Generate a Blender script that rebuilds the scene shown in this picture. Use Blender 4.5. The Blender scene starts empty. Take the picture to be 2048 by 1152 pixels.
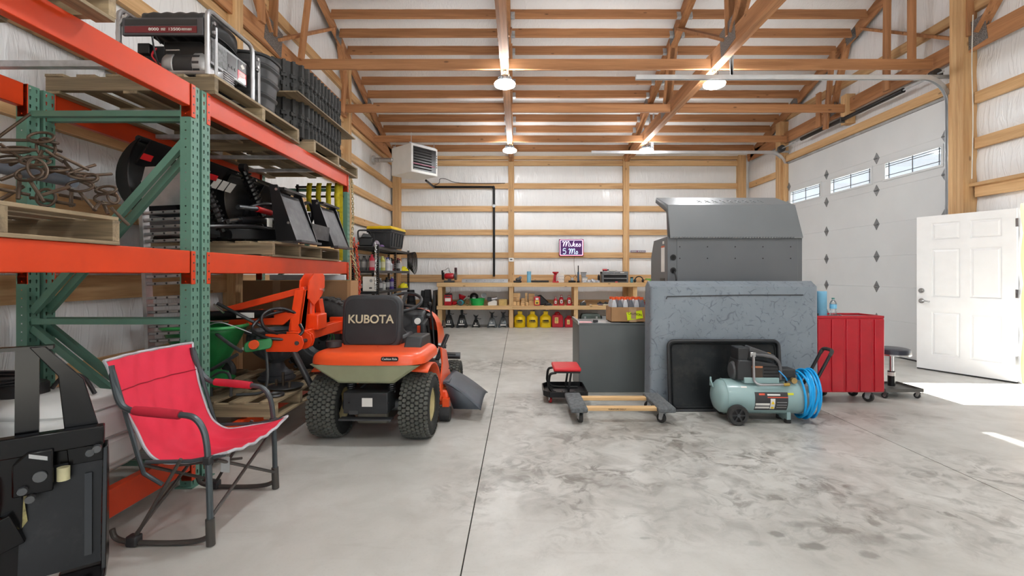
import bpy, math, random
from mathutils import Vector, Matrix, noise as mnoise
random.seed(7)
SC = bpy.context.scene
COL = SC.collection
R = math.radians
PI = math.pi

# ---------------------------------------------------------------- camera, world, sun, exposure
F = 941.0                      # focal length in pixels of the 2048 px frame
VX, VY, CH = 1038.0, 549.0, 1.30
cam = bpy.data.objects.new('camera', bpy.data.cameras.new('camera'))
COL.objects.link(cam)
cam.location = (0, 0, CH)
cam.rotation_euler = (PI / 2, 0, 0)
cam.data.sensor_width = 36.0
cam.data.lens = F / 2048 * 36.0
cam.data.shift_x = (1024 - VX) / 2048
cam.data.shift_y = (VY - 576) / 2048
cam.data.clip_start = 0.05
SC.camera = cam
SC.view_settings.view_transform = 'Standard'
SC.view_settings.look = 'None'
SC.view_settings.gamma = 1.0
SC.view_settings.use_curve_mapping = False
SC.view_settings.exposure = 0.56

w = bpy.data.worlds.new('sky')
SC.world = w
w.use_nodes = True
bg = w.node_tree.nodes['Background']
bg.inputs['Color'].default_value = (0.86, 0.93, 1.0, 1)
bg.inputs['Strength'].default_value = 1.5
sun = bpy.data.objects.new('sun', bpy.data.lights.new('sun', 'SUN'))
COL.objects.link(sun)
sun.data.energy = 26.0
sun.data.angle = R(0.6)
sun.data.color = (1.0, 0.96, 0.9)
sun.rotation_euler = Vector((-0.574, 0.03, -0.82)).to_track_quat('-Z', 'Y').to_euler()
LAMP_STRENGTH = 112.0

# ---------------------------------------------------------------- helpers
def S(r, g, b):
    def c(v):
        v /= 255.0
        return v / 12.92 if v <= 0.04045 else ((v + 0.055) / 1.055) ** 2.4
    return (c(r), c(g), c(b))

def P(px, py, d):
    """world point seen at pixel (px, py) of the photograph at depth d"""
    return Vector(((px - VX) * d / F, d, CH - (py - VY) * d / F))

XF = {}
class MB:
    def __init__(s):
        s.v = []; s.f = []
    def add(s, vs, fs):
        o = len(s.v)
        s.v += [Vector(p) for p in vs]
        s.f += [tuple(i + o for i in q) for q in fs]
        return s
    def box(s, x0, x1, y0, y1, z0, z1):
        return s.add([(x0,y0,z0),(x1,y0,z0),(x1,y1,z0),(x0,y1,z0),(x0,y0,z1),(x1,y0,z1),(x1,y1,z1),(x0,y1,z1)],
                     [(0,3,2,1),(4,5,6,7),(0,1,5,4),(1,2,6,5),(2,3,7,6),(3,0,4,7)])
    def cbox(s, c, size, rot=(0,0,0)):
        from mathutils import Euler
        m = rot if isinstance(rot, Matrix) else Euler(rot).to_matrix()
        c = Vector(c); a, b, d = [q / 2 for q in size]
        t = MB().box(-a, a, -b, b, -d, d)
        return s.add([c + m @ p for p in t.v], t.f)
    def bar(s, p, q, w, h, up=(0,0,1)):
        p, q = Vector(p), Vector(q)
        d = (q - p).normalized(); u = Vector(up)
        x = d.cross(u)
        if x.length < 1e-4: x = d.cross(Vector((0,1,0)))
        x.normalize(); y = x.cross(d).normalized()
        x *= w / 2; y *= h / 2
        vs = [p-x-y, p+x-y, p+x+y, p-x+y, q-x-y, q+x-y, q+x+y, q-x+y]
        return s.add(vs, [(0,3,2,1),(4,5,6,7),(0,1,5,4),(1,2,6,5),(2,3,7,6),(3,0,4,7)])
    def tube(s, pts, r, n=8, closed=False, cap=True):
        pts = [Vector(p) for p in pts]; m = len(pts)
        rs = r if isinstance(r, (list, tuple)) else [r] * m
        o = len(s.v); prev = None
        for i, p in enumerate(pts):
            if closed: t = pts[(i+1) % m] - pts[i-1]
            else: t = pts[min(i+1, m-1)] - pts[max(i-1, 0)]
            t.normalize()
            if prev is None:
                a = t.cross(Vector((0,0,1)))
                if a.length < 1e-3: a = t.cross(Vector((1,0,0)))
            else:
                a = prev - t * prev.dot(t)
            a.normalize(); prev = a; b = t.cross(a)
            for k in range(n):
                an = 2 * PI * k / n
                s.v.append(p + (a * math.cos(an) + b * math.sin(an)) * rs[i])
        for i in range(m if closed else m - 1):
            j = (i + 1) % m
            for k in range(n):
                l = (k + 1) % n
                s.f.append((o+i*n+k, o+i*n+l, o+j*n+l, o+j*n+k))
        if cap and not closed:
            s.f.append(tuple(o + k for k in range(n))[::-1])
            s.f.append(tuple(o + (m-1)*n + k for k in range(n)))
        return s
    def cyl(s, p, q, r, r2=None, n=16):
        return s.tube([p, q], [r, r if r2 is None else r2], n)
    def lathe(s, prof, c=(0,0,0), axis='z', n=24, a0=0, a1=2*PI):
        c = Vector(c); o = len(s.v); m = len(prof); full = abs(a1 - a0 - 2*PI) < 1e-6
        k = n if full else n + 1
        for i in range(k):
            a = a0 + (a1 - a0) * i / n
            for r, h in prof:
                x, y = r * math.cos(a), r * math.sin(a)
                p = {'z': (x, y, h), 'x': (h, x, y), 'y': (y, h, x)}[axis]
                s.v.append(c + Vector(p))
        for i in range(n):
            j = (i + 1) % k
            for q in range(m - 1):
                s.f.append((o+i*m+q, o+j*m+q, o+j*m+q+1, o+i*m+q+1))
        return s
    def prism(s, poly, p0, ex, ey, ez):
        """polygon (a, b) placed at p0 + a*ex + b*ey, extruded by vector ez"""
        p0, ex, ey, ez = Vector(p0), Vector(ex), Vector(ey), Vector(ez)
        n = len(poly); base = [p0 + ex * a + ey * b for a, b in poly]
        return s.add(base + [p + ez for p in base], [tuple(range(n))[::-1], tuple(range(n, 2*n))] +
                     [(i, (i+1) % n, n + (i+1) % n, n + i) for i in range(n)])
    def grid(s, fn, nu, nv, cu=False, cv=False):
        o = len(s.v)
        for i in range(nu):
            for j in range(nv):
                s.v.append(Vector(fn(i / (nu if cu else nu - 1), j / (nv if cv else nv - 1))))
        for i in range(nu if cu else nu - 1):
            for j in range(nv if cv else nv - 1):
                a, b = (i + 1) % nu, (j + 1) % nv
                s.f.append((o+i*nv+j, o+a*nv+j, o+a*nv+b, o+i*nv+b))
        return s
    def ball(s, c, rx, ry=None, rz=None, n=14, m=9):
        ry = ry or rx; rz = rz or rx; c = Vector(c)
        prof = [(math.sin(PI*i/m), -math.cos(PI*i/m)) for i in range(m + 1)]
        t = MB().lathe([(max(r, 1e-4), h) for r, h in prof], n=n)
        return s.add([c + Vector((p.x*rx, p.y*ry, p.z*rz)) for p in t.v], t.f)
    def tf(s, m):
        s.v = [m @ p for p in s.v]; return s
    def mesh(s, name, mat, smooth=True, ang=35):
        me = bpy.data.meshes.new(name)
        me.from_pydata([tuple(p) for p in s.v], [], s.f)
        me.update()
        if mat: me.materials.append(mat)
        if smooth:
            me.shade_smooth()
            me.set_sharp_from_angle(angle=R(ang))
        return me
    def build(s, name, mat, parent=None, bevel=0, smooth=True, ang=35, world=False, label=None, solid=0, kind=None):
        if world and parent is not None and parent.name in XF:
            s.tf(XF[parent.name].inverted())
        o = bpy.data.objects.new(name, s.mesh(name, mat, smooth, ang))
        COL.objects.link(o)
        if parent is not None: o.parent = parent
        if solid:
            m = o.modifiers.new('solid', 'SOLIDIFY'); m.thickness = solid; m.offset = 0
        if bevel:
            m = o.modifiers.new('bevel', 'BEVEL'); m.width = bevel; m.segments = 2
            m.limit_method = 'ANGLE'; m.angle_limit = R(40)
        if label: o['label'] = label
        if kind: o['kind'] = kind
        return o

def thing(name, label, cat, loc=(0,0,0), rz=0, group=None):
    o = bpy.data.objects.new(name, None); COL.objects.link(o)
    o.empty_display_size = 0.05
    o.location = loc; o.rotation_euler = (0, 0, rz)
    o['label'] = label; o['category'] = cat
    if group: o['group'] = group
    XF[o.name] = Matrix.Translation(Vector(loc)) @ Matrix.Rotation(rz, 4, 'Z')
    return o

def sub(name, parent):
    """an Empty part that carries sub-parts"""
    o = bpy.data.objects.new(name, None); COL.objects.link(o)
    o.empty_display_size = 0.05; o.parent = parent
    if parent.name in XF: XF[o.name] = XF[parent.name]
    return o

def tag(o, label, cat, group=None):
    o['label'] = label; o['category'] = cat
    if group: o['group'] = group
    return o

def dup(root, loc=None, rz=None, label=None, parent=None):
    r = root.copy(); COL.objects.link(r)
    if parent is not None: r.parent = parent
    if loc is not None: r.location = loc
    if rz is not None: r.rotation_euler = (0, 0, rz)
    if label: r['label'] = label
    for ch in list(root.children):
        dup(ch, parent=r)
    return r

def inst(o, loc, rot=None, parent=None, scale=None):
    """another piece sharing the mesh of o"""
    c = o.copy(); COL.objects.link(c); c.location = loc
    if rot is not None: c.rotation_euler = rot
    if scale is not None: c.scale = scale
    c.parent = parent if parent is not None else o.parent
    return c

def text(name, body, size, mat, parent, loc, rot, extrude=0.0015, align='CENTER', sx=1.0, bold=0.0):
    cu = bpy.data.curves.new(name, 'FONT'); cu.body = body; cu.size = size; cu.extrude = extrude
    cu.align_x = align; cu.align_y = 'CENTER'; cu.offset = bold
    tmp = bpy.data.objects.new(name, cu); COL.objects.link(tmp)
    bpy.context.view_layer.update()
    me = bpy.data.meshes.new_from_object(tmp.evaluated_get(bpy.context.evaluated_depsgraph_get()))
    bpy.data.objects.remove(tmp); bpy.data.curves.remove(cu)
    me.materials.clear(); me.materials.append(mat)
    o = bpy.data.objects.new(name, me); COL.objects.link(o)
    o.location = loc; o.rotation_euler = rot; o.scale = (sx, 1, 1)
    if parent is not None: o.parent = parent
    return o

def arc(c, r, a0, a1, n, ax=(1,0,0), ay=(0,0,1)):
    c, ax, ay = Vector(c), Vector(ax), Vector(ay)
    return [c + ax * (r * math.cos(R(a0 + (a1-a0)*i/n))) + ay * (r * math.sin(R(a0 + (a1-a0)*i/n))) for i in range(n + 1)]

def smooth_path(pts, k=5):
    pts = [Vector(p) for p in pts]; out = []
    for i in range(len(pts) - 1):
        p0, p1, p2, p3 = pts[max(i-1,0)], pts[i], pts[i+1], pts[min(i+2,len(pts)-1)]
        for j in range(k):
            t = j / k
            out.append(0.5 * ((2*p1) + (p2-p0)*t + (2*p0-5*p1+4*p2-p3)*t*t + (3*p1-p0-3*p2+p3)*t**3))
    return out + [pts[-1]]

def rrect(w, h, r, n=4):
    out = []
    for cx, cy, a in ((w/2-r, h/2-r, 0), (-w/2+r, h/2-r, 90), (-w/2+r, -h/2+r, 180), (w/2-r, -h/2+r, 270)):
        for i in range(n + 1):
            t = R(a + 90 * i / n)
            out.append((cx + r * math.cos(t), cy + r * math.sin(t)))
    return out

# ---------------------------------------------------------------- materials
def newmat(name):
    m = bpy.data.materials.new(name); m.use_nodes = True
    nt = m.node_tree
    return m, nt, nt.nodes['Principled BSDF'], (lambda t: nt.nodes.new('ShaderNode' + t)), nt.links.new

def M(name, col, rough=0.5, metal=0.0, var=0.12, scale=6.0, stretch=(1,1,1), bump=0.0, bscale=None, coat=0.0, spec=0.5, col2=None, rnd=0.0, dirt=0.0, dcol=(0.2,0.17,0.13)):
    m, nt, bs, N, L = newmat(name)
    tc = N('TexCoord'); mp = N('Mapping'); mp.inputs['Scale'].default_value = stretch
    oi = N('ObjectInfo'); ad = N('VectorMath'); ad.operation = 'ADD'
    mu = N('VectorMath'); mu.operation = 'SCALE'; mu.inputs[0].default_value = (7.3, 3.1, 5.7)
    L(oi.outputs['Random'], mu.inputs['Scale'])
    L(tc.outputs['Object'], ad.inputs[0]); L(mu.outputs[0], ad.inputs[1]); L(ad.outputs[0], mp.inputs['Vector'])
    nz = N('TexNoise'); nz.inputs['Scale'].default_value = scale; nz.inputs['Detail'].default_value = 6
    L(mp.outputs[0], nz.inputs['Vector'])
    mx = N('Mix'); mx.data_type = 'RGBA'
    c2 = col2 or tuple(c * (1 - 2 * var) for c in col); c1 = col if col2 else tuple(min(1, c * (1 + var)) for c in col)
    mx.inputs['A'].default_value = (*c2, 1); mx.inputs['B'].default_value = (*c1, 1)
    rm = N('MapRange'); rm.inputs['From Min'].default_value = 0.3; rm.inputs['From Max'].default_value = 0.7
    L(nz.outputs['Fac'], rm.inputs['Value']); L(rm.outputs[0], mx.inputs['Factor'])
    out = mx.outputs['Result']
    if rnd:
        hs = N('HueSaturation'); r2 = N('MapRange')
        r2.inputs['To Min'].default_value = 1 - rnd; r2.inputs['To Max'].default_value = 1 + rnd
        L(oi.outputs['Random'], r2.inputs['Value']); L(r2.outputs[0], hs.inputs['Value']); L(out, hs.inputs['Color'])
        out = hs.outputs['Color']
    if dirt:
        n2 = N('TexNoise'); n2.inputs['Scale'].default_value = scale * 2.3; n2.inputs['Detail'].default_value = 8; n2.inputs['Roughness'].default_value = 0.7
        L(ad.outputs[0], n2.inputs['Vector'])
        r3 = N('MapRange'); r3.inputs['From Min'].default_value = 0.5; r3.inputs['From Max'].default_value = 0.72; r3.inputs['To Max'].default_value = dirt
        L(n2.outputs['Fac'], r3.inputs['Value'])
        m2 = N('Mix'); m2.data_type = 'RGBA'; L(r3.outputs[0], m2.inputs['Factor']); L(out, m2.inputs['A']); m2.inputs['B'].default_value = (*dcol, 1)
        out = m2.outputs['Result']
    L(out, bs.inputs['Base Color'])
    bs.inputs['Roughness'].default_value = rough; bs.inputs['Metallic'].default_value = metal
    bs.inputs['Coat Weight'].default_value = coat; bs.inputs['Specular IOR Level'].default_value = spec
    if bump:
        b = N('Bump'); b.inputs['Strength'].default_value = bump; b.inputs['Distance'].default_value = 0.01
        n3 = N('TexNoise'); n3.inputs['Scale'].default_value = bscale or scale * 4; n3.inputs['Detail'].default_value = 5
        L(mp.outputs[0], n3.inputs['Vector']); L(n3.outputs['Fac'], b.inputs['Height']); L(b.outputs[0], bs.inputs['Normal'])
    return m

def wood(name, axis, base, dark, rnd=0.12):
    """lumber: grain stretched along an axis, knots, tone per board"""
    m, nt, bs, N, L = newmat(name)
    tc = N('TexCoord'); oi = N('ObjectInfo')
    mu = N('VectorMath'); mu.operation = 'SCALE'; mu.inputs[0].default_value = (17.3, 13.1, 15.7); L(oi.outputs['Random'], mu.inputs['Scale'])
    ad = N('VectorMath'); L(tc.outputs['Object'], ad.inputs[0]); L(mu.outputs[0], ad.inputs[1])
    mp = N('Mapping'); st = [9.0, 9.0, 9.0]; st['xyz'.index(axis)] = 0.45; mp.inputs['Scale'].default_value = st
    L(ad.outputs[0], mp.inputs['Vector'])
    n1 = N('TexNoise'); n1.inputs['Scale'].default_value = 1.6; n1.inputs['Detail'].default_value = 7; n1.inputs['Distortion'].default_value = 0.8
    L(mp.outputs[0], n1.inputs['Vector'])
    n2 = N('TexNoise'); n2.inputs['Scale'].default_value = 12; n2.inputs['Detail'].default_value = 4; L(mp.outputs[0], n2.inputs['Vector'])
    mx = N('Mix'); mx.data_type = 'RGBA'; mx.inputs['A'].default_value = (*dark, 1); mx.inputs['B'].default_value = (*base, 1)
    am = N('Math'); am.operation = 'MULTIPLY_ADD'; am.inputs[1].default_value = 0.35; L(n2.outputs['Fac'], am.inputs[0]); L(n1.outputs['Fac'], am.inputs[2])
    rm = N('MapRange'); rm.inputs['From Min'].default_value = 0.42; rm.inputs['From Max'].default_value = 0.82; L(am.outputs[0], rm.inputs['Value']); L(rm.outputs[0], mx.inputs['Factor'])
    vo = N('TexVoronoi'); vo.inputs['Scale'].default_value = 2.6; m3 = N('Mapping'); s3 = [2.2, 2.2, 2.2]; s3['xyz'.index(axis)] = 0.9; m3.inputs['Scale'].default_value = s3
    L(ad.outputs[0], m3.inputs['Vector']); L(m3.outputs[0], vo.inputs['Vector'])
    kr = N('MapRange'); kr.inputs['From Min'].default_value = 0.05; kr.inputs['From Max'].default_value = 0.1; kr.inputs['To Min'].default_value = 0.75; kr.inputs['To Max'].default_value = 0
    L(vo.outputs['Distance'], kr.inputs['Value'])
    m2 = N('Mix'); m2.data_type = 'RGBA'; L(kr.outputs[0], m2.inputs['Factor']); L(mx.outputs['Result'], m2.inputs['A']); m2.inputs['B'].default_value = (*[c * 0.35 for c in dark], 1)
    hs = N('HueSaturation'); r2 = N('MapRange'); r2.inputs['To Min'].default_value = 1 - rnd; r2.inputs['To Max'].default_value = 1 + rnd
    L(oi.outputs['Random'], r2.inputs['Value']); L(r2.outputs[0], hs.inputs['Value']); L(m2.outputs['Result'], hs.inputs['Color'])
    L(hs.outputs['Color'], bs.inputs['Base Color']); bs.inputs['Roughness'].default_value = 0.7
    bp = N('Bump'); bp.inputs['Strength'].default_value = 0.15; bp.inputs['Distance'].default_value = 0.005; L(n2.outputs['Fac'], bp.inputs['Height']); L(bp.outputs[0], bs.inputs['Normal'])
    return m

def emit(name, col, strength):
    m, nt, bs, N, L = newmat(name)
    bs.inputs['Base Color'].default_value = (*col, 1); bs.inputs['Emission Color'].default_value = (*col, 1)
    bs.inputs['Emission Strength'].default_value = strength
    return m

def glass(name, col=(0.95,0.98,1.0), rough=0.02, alpha=0.25):
    m, nt, bs, N, L = newmat(name)
    tr = N('BsdfTransparent'); tr.inputs['Color'].default_value = (*col, 1)
    gl = N('BsdfGlossy'); gl.inputs['Roughness'].default_value = rough
    fr = N('LayerWeight'); fr.inputs['Blend'].default_value = 0.35
    ms = N('MixShader'); sc = N('Math'); sc.operation = 'MULTIPLY_ADD'; sc.inputs[1].default_value = 0.6; sc.inputs[2].default_value = alpha * 0.2
    L(fr.outputs['Fresnel'], sc.inputs[0]); L(sc.outputs[0], ms.inputs['Fac']); L(tr.outputs[0], ms.inputs[1]); L(gl.outputs[0], ms.inputs[2])
    L(ms.outputs[0], nt.nodes['Material Output'].inputs['Surface'])
    return m

def insulation(name, axis):
    """white vinyl-faced batt: slack film gathered in wrinkles, a little gloss"""
    m, nt, bs, N, L = newmat(name)
    tc = N('TexCoord'); mp = N('Mapping'); sc = [3.2, 3.2, 0.35] if axis == 'v' else [5.0, 0.7, 5.0]
    mp.inputs['Scale'].default_value = sc; mp.inputs['Rotation'].default_value = (0, 0.15, 0) if axis == 'v' else (0, 0, 0.1)
    L(tc.outputs['Object'], mp.inputs['Vector'])
    n1 = N('TexNoise'); n1.inputs['Scale'].default_value = 2.2; n1.inputs['Detail'].default_value = 4; n1.inputs['Distortion'].default_value = 1.4; L(mp.outputs[0], n1.inputs['Vector'])
    n2 = N('TexNoise'); n2.inputs['Scale'].default_value = 9; n2.inputs['Detail'].default_value = 2; n2.inputs['Distortion'].default_value = 0.6; L(mp.outputs[0], n2.inputs['Vector'])
    n3 = N('TexNoise'); n3.inputs['Scale'].default_value = 0.8; n3.inputs['Detail'].default_value = 2; L(tc.outputs['Object'], n3.inputs['Vector'])
    sb = N('Math'); sb.operation = 'SUBTRACT'; sb.inputs[1].default_value = 0.5; L(n1.outputs['Fac'], sb.inputs[0])
    ab = N('Math'); ab.operation = 'ABSOLUTE'; L(sb.outputs[0], ab.inputs[0])
    rg = N('MapRange'); rg.interpolation_type = 'SMOOTHSTEP'; rg.inputs['From Max'].default_value = 0.07; rg.inputs['To Min'].default_value = 1; rg.inputs['To Max'].default_value = 0; L(ab.outputs[0], rg.inputs['Value'])
    am = N('Math'); am.operation = 'MULTIPLY_ADD'; am.inputs[1].default_value = 0.4; L(n2.outputs['Fac'], am.inputs[0]); L(rg.outputs[0], am.inputs[2])
    bp = N('Bump'); bp.inputs['Strength'].default_value = 0.24; bp.inputs['Distance'].default_value = 0.02; L(am.outputs[0], bp.inputs['Height']); L(bp.outputs[0], bs.inputs['Normal'])
    mx = N('Mix'); mx.data_type = 'RGBA'; mx.inputs['A'].default_value = (0.84, 0.855, 0.87, 1); mx.inputs['B'].default_value = (0.92, 0.93, 0.94, 1)
    L(n3.outputs['Fac'], mx.inputs['Factor']); L(mx.outputs['Result'], bs.inputs['Base Color'])
    bs.inputs['Roughness'].default_value = 0.26
    return m

def concrete():
    m, nt, bs, N, L = newmat('polished_concrete')
    geo = N('NewGeometry'); pos = geo.outputs['Position']
    def nz(scale, detail=5, dist=0.0, vec=None, rough=0.55):
        n = N('TexNoise'); n.inputs['Scale'].default_value = scale; n.inputs['Detail'].default_value = detail
        n.inputs['Distortion'].default_value = dist; n.inputs['Roughness'].default_value = rough
        L(vec if vec is not None else pos, n.inputs['Vector']); return n.outputs['Fac']
    def rng(v, a, b, c=0.0, d=1.0):
        r = N('MapRange'); r.inputs['From Min'].default_value = a; r.inputs['From Max'].default_value = b
        r.inputs['To Min'].default_value = c; r.inputs['To Max'].default_value = d; L(v, r.inputs['Value']); return r.outputs[0]
    def mul(a, b):
        q = N('Math'); q.operation = 'MULTIPLY'
        for i, t in enumerate((a, b)):
            if isinstance(t, (int, float)): q.inputs[i].default_value = t
            else: L(t, q.inputs[i])
        return q.outputs[0]
    def mix(f, a, b):
        q = N('Mix'); q.data_type = 'RGBA'; L(f, q.inputs['Factor'])
        for k, t in (('A', a), ('B', b)):
            if isinstance(t, tuple): q.inputs[k].default_value = (*t, 1)
            else: L(t, q.inputs[k])
        return q.outputs['Result']
    def blob(x, y, rx, ry, wob=0.35, soft=0.5, nsc=6):
        sb = N('VectorMath'); sb.operation = 'SUBTRACT'; L(pos, sb.inputs[0]); sb.inputs[1].default_value = (x, y, 0)
        dv = N('VectorMath'); dv.operation = 'DIVIDE'; L(sb.outputs[0], dv.inputs[0]); dv.inputs[1].default_value = (rx, ry, 1)
        ln = N('VectorMath'); ln.operation = 'LENGTH'; L(dv.outputs[0], ln.inputs[0])
        a = N('Math'); a.operation = 'MULTIPLY_ADD'; a.inputs[1].default_value = wob * 2; L(nz(nsc, 4), a.inputs[0]); L(ln.outputs['Value'], a.inputs[2])
        return rng(a.outputs[0], 1 + wob - soft / 2, 1 + wob + soft / 2, 1.0, 0.0)
    base = mix(rng(nz(0.7, 6), 0.35, 0.68), S(178, 177, 171), S(202, 201, 196))
    base = mix(rng(nz(4.5, 7, 0.6), 0.42, 0.75, 0, 0.5), base, S(162, 160, 153))
    base = mix(rng(nz(60, 3), 0.55, 0.8, 0, 0.3), base, S(162, 159, 152))
    # tyre scuffs: swirled grey rubber marks
    sw = mul(rng(nz(7.0, 5, 1.3, None, 0.62), 0.46, 0.60), rng(nz(2.2, 5, 1.5), 0.36, 0.62))
    area = None
    for a in ((1.2, 3.55, 1.25, .95), (2.0, 4.25, 1.3, .45), (.45, 3.0, .8, .6), (1.9, 2.75, 1.0, .5), (3.0, 2.9, .5, .5), (.2, 4.6, .6, .5), (.0, 6.8, 1.3, .5)):
        b = blob(*a, wob=0.5, soft=1.2, nsc=2)
        if area is None: area = b
        else:
            q = N('Math'); q.operation = 'MAXIMUM'; L(area, q.inputs[0]); L(b, q.inputs[1]); area = q.outputs[0]
    base = mix(mul(mul(sw, area), 0.85), base, S(104, 99, 92))
    base = mix(mul(mul(area, rng(nz(3.1, 6, 1.0), 0.42, 0.72)), 0.65), base, S(116, 110, 102))
    # oil spots
    for x, y, rx, ry, k in ((1.29, 2.36, .045, .05, .6), (1.40, 2.25, .075, .06, .62), (1.63, 2.39, .10, .06, .5), (1.62, 2.18, .05, .05, .5), (1.14, 2.27, .05, .05, .3),
                            (1.95, 2.33, .09, .05, .35), (2.35, 2.30, .07, .05, .3), (1.48, 2.45, .12, .06, .35), (1.9, 2.65, .07, .04, .4), (1.72, 2.30, .16, .08, .28), (.62, 2.32, .03, .02, .35)):
        base = mix(mul(blob(x, y, rx * .8, ry * .55, 0.8, 0.6, 22), k * .9), base, S(72, 68, 60))
    st = N('Mapping'); st.inputs['Scale'].default_value = (0.6, 6, 1); st.inputs['Rotation'].default_value = (0, 0, 0.5); L(pos, st.inputs['Vector'])
    base = mix(rng(nz(2.0, 4, 0.5, st.outputs[0]), 0.62, 0.78, 0, 0.28), base, S(132, 127, 118))
    L(base, bs.inputs['Base Color'])
    L(rng(nz(3.0, 5), 0.3, 0.7, 0.30, 0.52), bs.inputs['Roughness'])
    bp = N('Bump'); bp.inputs['Strength'].default_value = 0.06; bp.inputs['Distance'].default_value = 0.004; L(nz(35, 4), bp.inputs['Height']); L(bp.outputs[0], bs.inputs['Normal'])
    return m

MT = {}
BW, BD = S(216, 178, 130), S(182, 138, 92)
RW, RD = S(182, 130, 88), S(146, 98, 62)  # same lumber as the walls, roof shade painted into a darker, redder tone
for ax in 'xyz':
    MT['lum_' + ax] = wood('lumber_' + ax, ax, BW, BD)
    MT['roof_' + ax] = wood('roof_lumber_' + ax, ax, RW, RD)
    MT['pal_' + ax] = wood('pallet_wood_' + ax, ax, S(154, 136, 108), S(94, 81, 63), 0.2)
    MT['pine_' + ax] = wood('bench_pine_' + ax, ax, S(226, 190, 140), S(198, 156, 104), 0.06)
MT['ins'] = insulation('wall_insulation', 'v')
MT['insr'] = insulation('roof_insulation', 'r')
MT['conc'] = concrete()
MT['joint'] = M('joint_sealant', S(60, 58, 54), 0.9)
MT['orange'] = M('orange_powdercoat', S(210, 62, 16), 0.38, var=0.06, scale=3, dirt=0.15, dcol=S(150, 60, 30))
MT['green'] = M('green_powdercoat', S(94, 136, 120), 0.42, var=0.06, scale=3)
MT['galv'] = M('galvanised_steel', S(188, 192, 196), 0.4, 0.45, var=0.15, scale=14)
MT['steel'] = M('bright_steel', S(200, 202, 204), 0.22, 0.95, var=0.06)
MT['alu'] = M('aluminium', S(178, 178, 180), 0.36, 0.8, var=0.1, scale=9)
MT['dsteel'] = M('dark_steel', S(92, 94, 96), 0.4, 0.7, var=0.15)
MT['rust'] = M('rusty_steel', S(88, 74, 62), 0.5, 0.6, var=0.3, scale=12, dirt=0.5, dcol=S(104, 70, 46), bump=0.2)
MT['black'] = M('black_paint', S(22, 22, 24), 0.32, spec=.35, var=0.2, scale=5)
MT['blackp'] = M('black_plastic', S(42, 43, 45), 0.5, var=0.15, scale=10)
MT['rubber'] = M('black_rubber', S(48, 48, 48), 0.72, var=0.2, scale=12, bump=0.15, dirt=0.25, dcol=S(92, 88, 80))
MT['hose'] = M('hose_rubber', S(28, 28, 30), 0.35)
MT['white'] = M('white_enamel', S(226, 228, 228), 0.35, var=0.03)
MT['offw'] = M('offwhite_plastic', S(214, 214, 208), 0.45, var=0.05)
MT['red'] = M('red_enamel', S(186, 24, 40), 0.3, var=0.06, coat=0.2)
MT['yellow'] = M('yellow_enamel', S(238, 200, 16), 0.35, var=0.05)
MT['paper'] = M('white_paper', S(228, 226, 220), 0.8, var=0.05)
MT['card'] = M('cardboard', S(172, 132, 92), 0.85, var=0.08, scale=3)
MT['card2'] = M('brown_cardboard', S(138, 104, 72), 0.85, var=0.08, scale=3)
MT['lgrey'] = M('light_grey_paint', S(170, 172, 172), 0.4)
MT['grey'] = M('grey_powdercoat', S(98, 102, 104), 0.4, var=0.05, bump=0.05, bscale=120)
MT['dgrey'] = M('charcoal_paint', S(66, 70, 72), 0.4, var=0.08)
MT['glass'] = glass('window_glass')
# ================================================================ the building shell
XL, XR, YB, YF = -3.32, 5.98, 12.24, -4.2      # inner faces of the insulation; ridge half way
YR, EAVE, SL = 4.0, 4.14, 0.325                # ridge, underside of purlins at the far wall, pitch
def zroof(y): return EAVE + SL * (YB - y) if y >= YR else EAVE + SL * (y - YF)

# floor: six slabs parted by saw-cut joints
fl = MB().box(XL - .3, XR + .3, YF - .3, YB + .3, -.2, -.012).build('floor', MT['joint']); fl['kind'] = 'structure'
xs = [XL - .3, -.252, 2.895, XR + .3]; ys = [YF - .3, .0 - 1.0, 5.12, 9.3, YB + .3]
for i in range(3):
    for j in range(4):
        g = .0035
        MB().box(xs[i] + g, xs[i+1] - g, ys[j] + g, ys[j+1] - g, -.15, 0).build('slab', MT['conc'], fl, smooth=False)
gr = MB().box(-40, 50, -50, 50, -.4, -.21).build('ground', M('pale_gravel', S(190, 186, 176), 0.9, var=.15, scale=9)); gr['kind'] = 'structure'

def film(fn, nu, nv, name, amp=.016, flip=False):
    mb = MB().grid(fn, nu, nv)
    return mb

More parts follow.
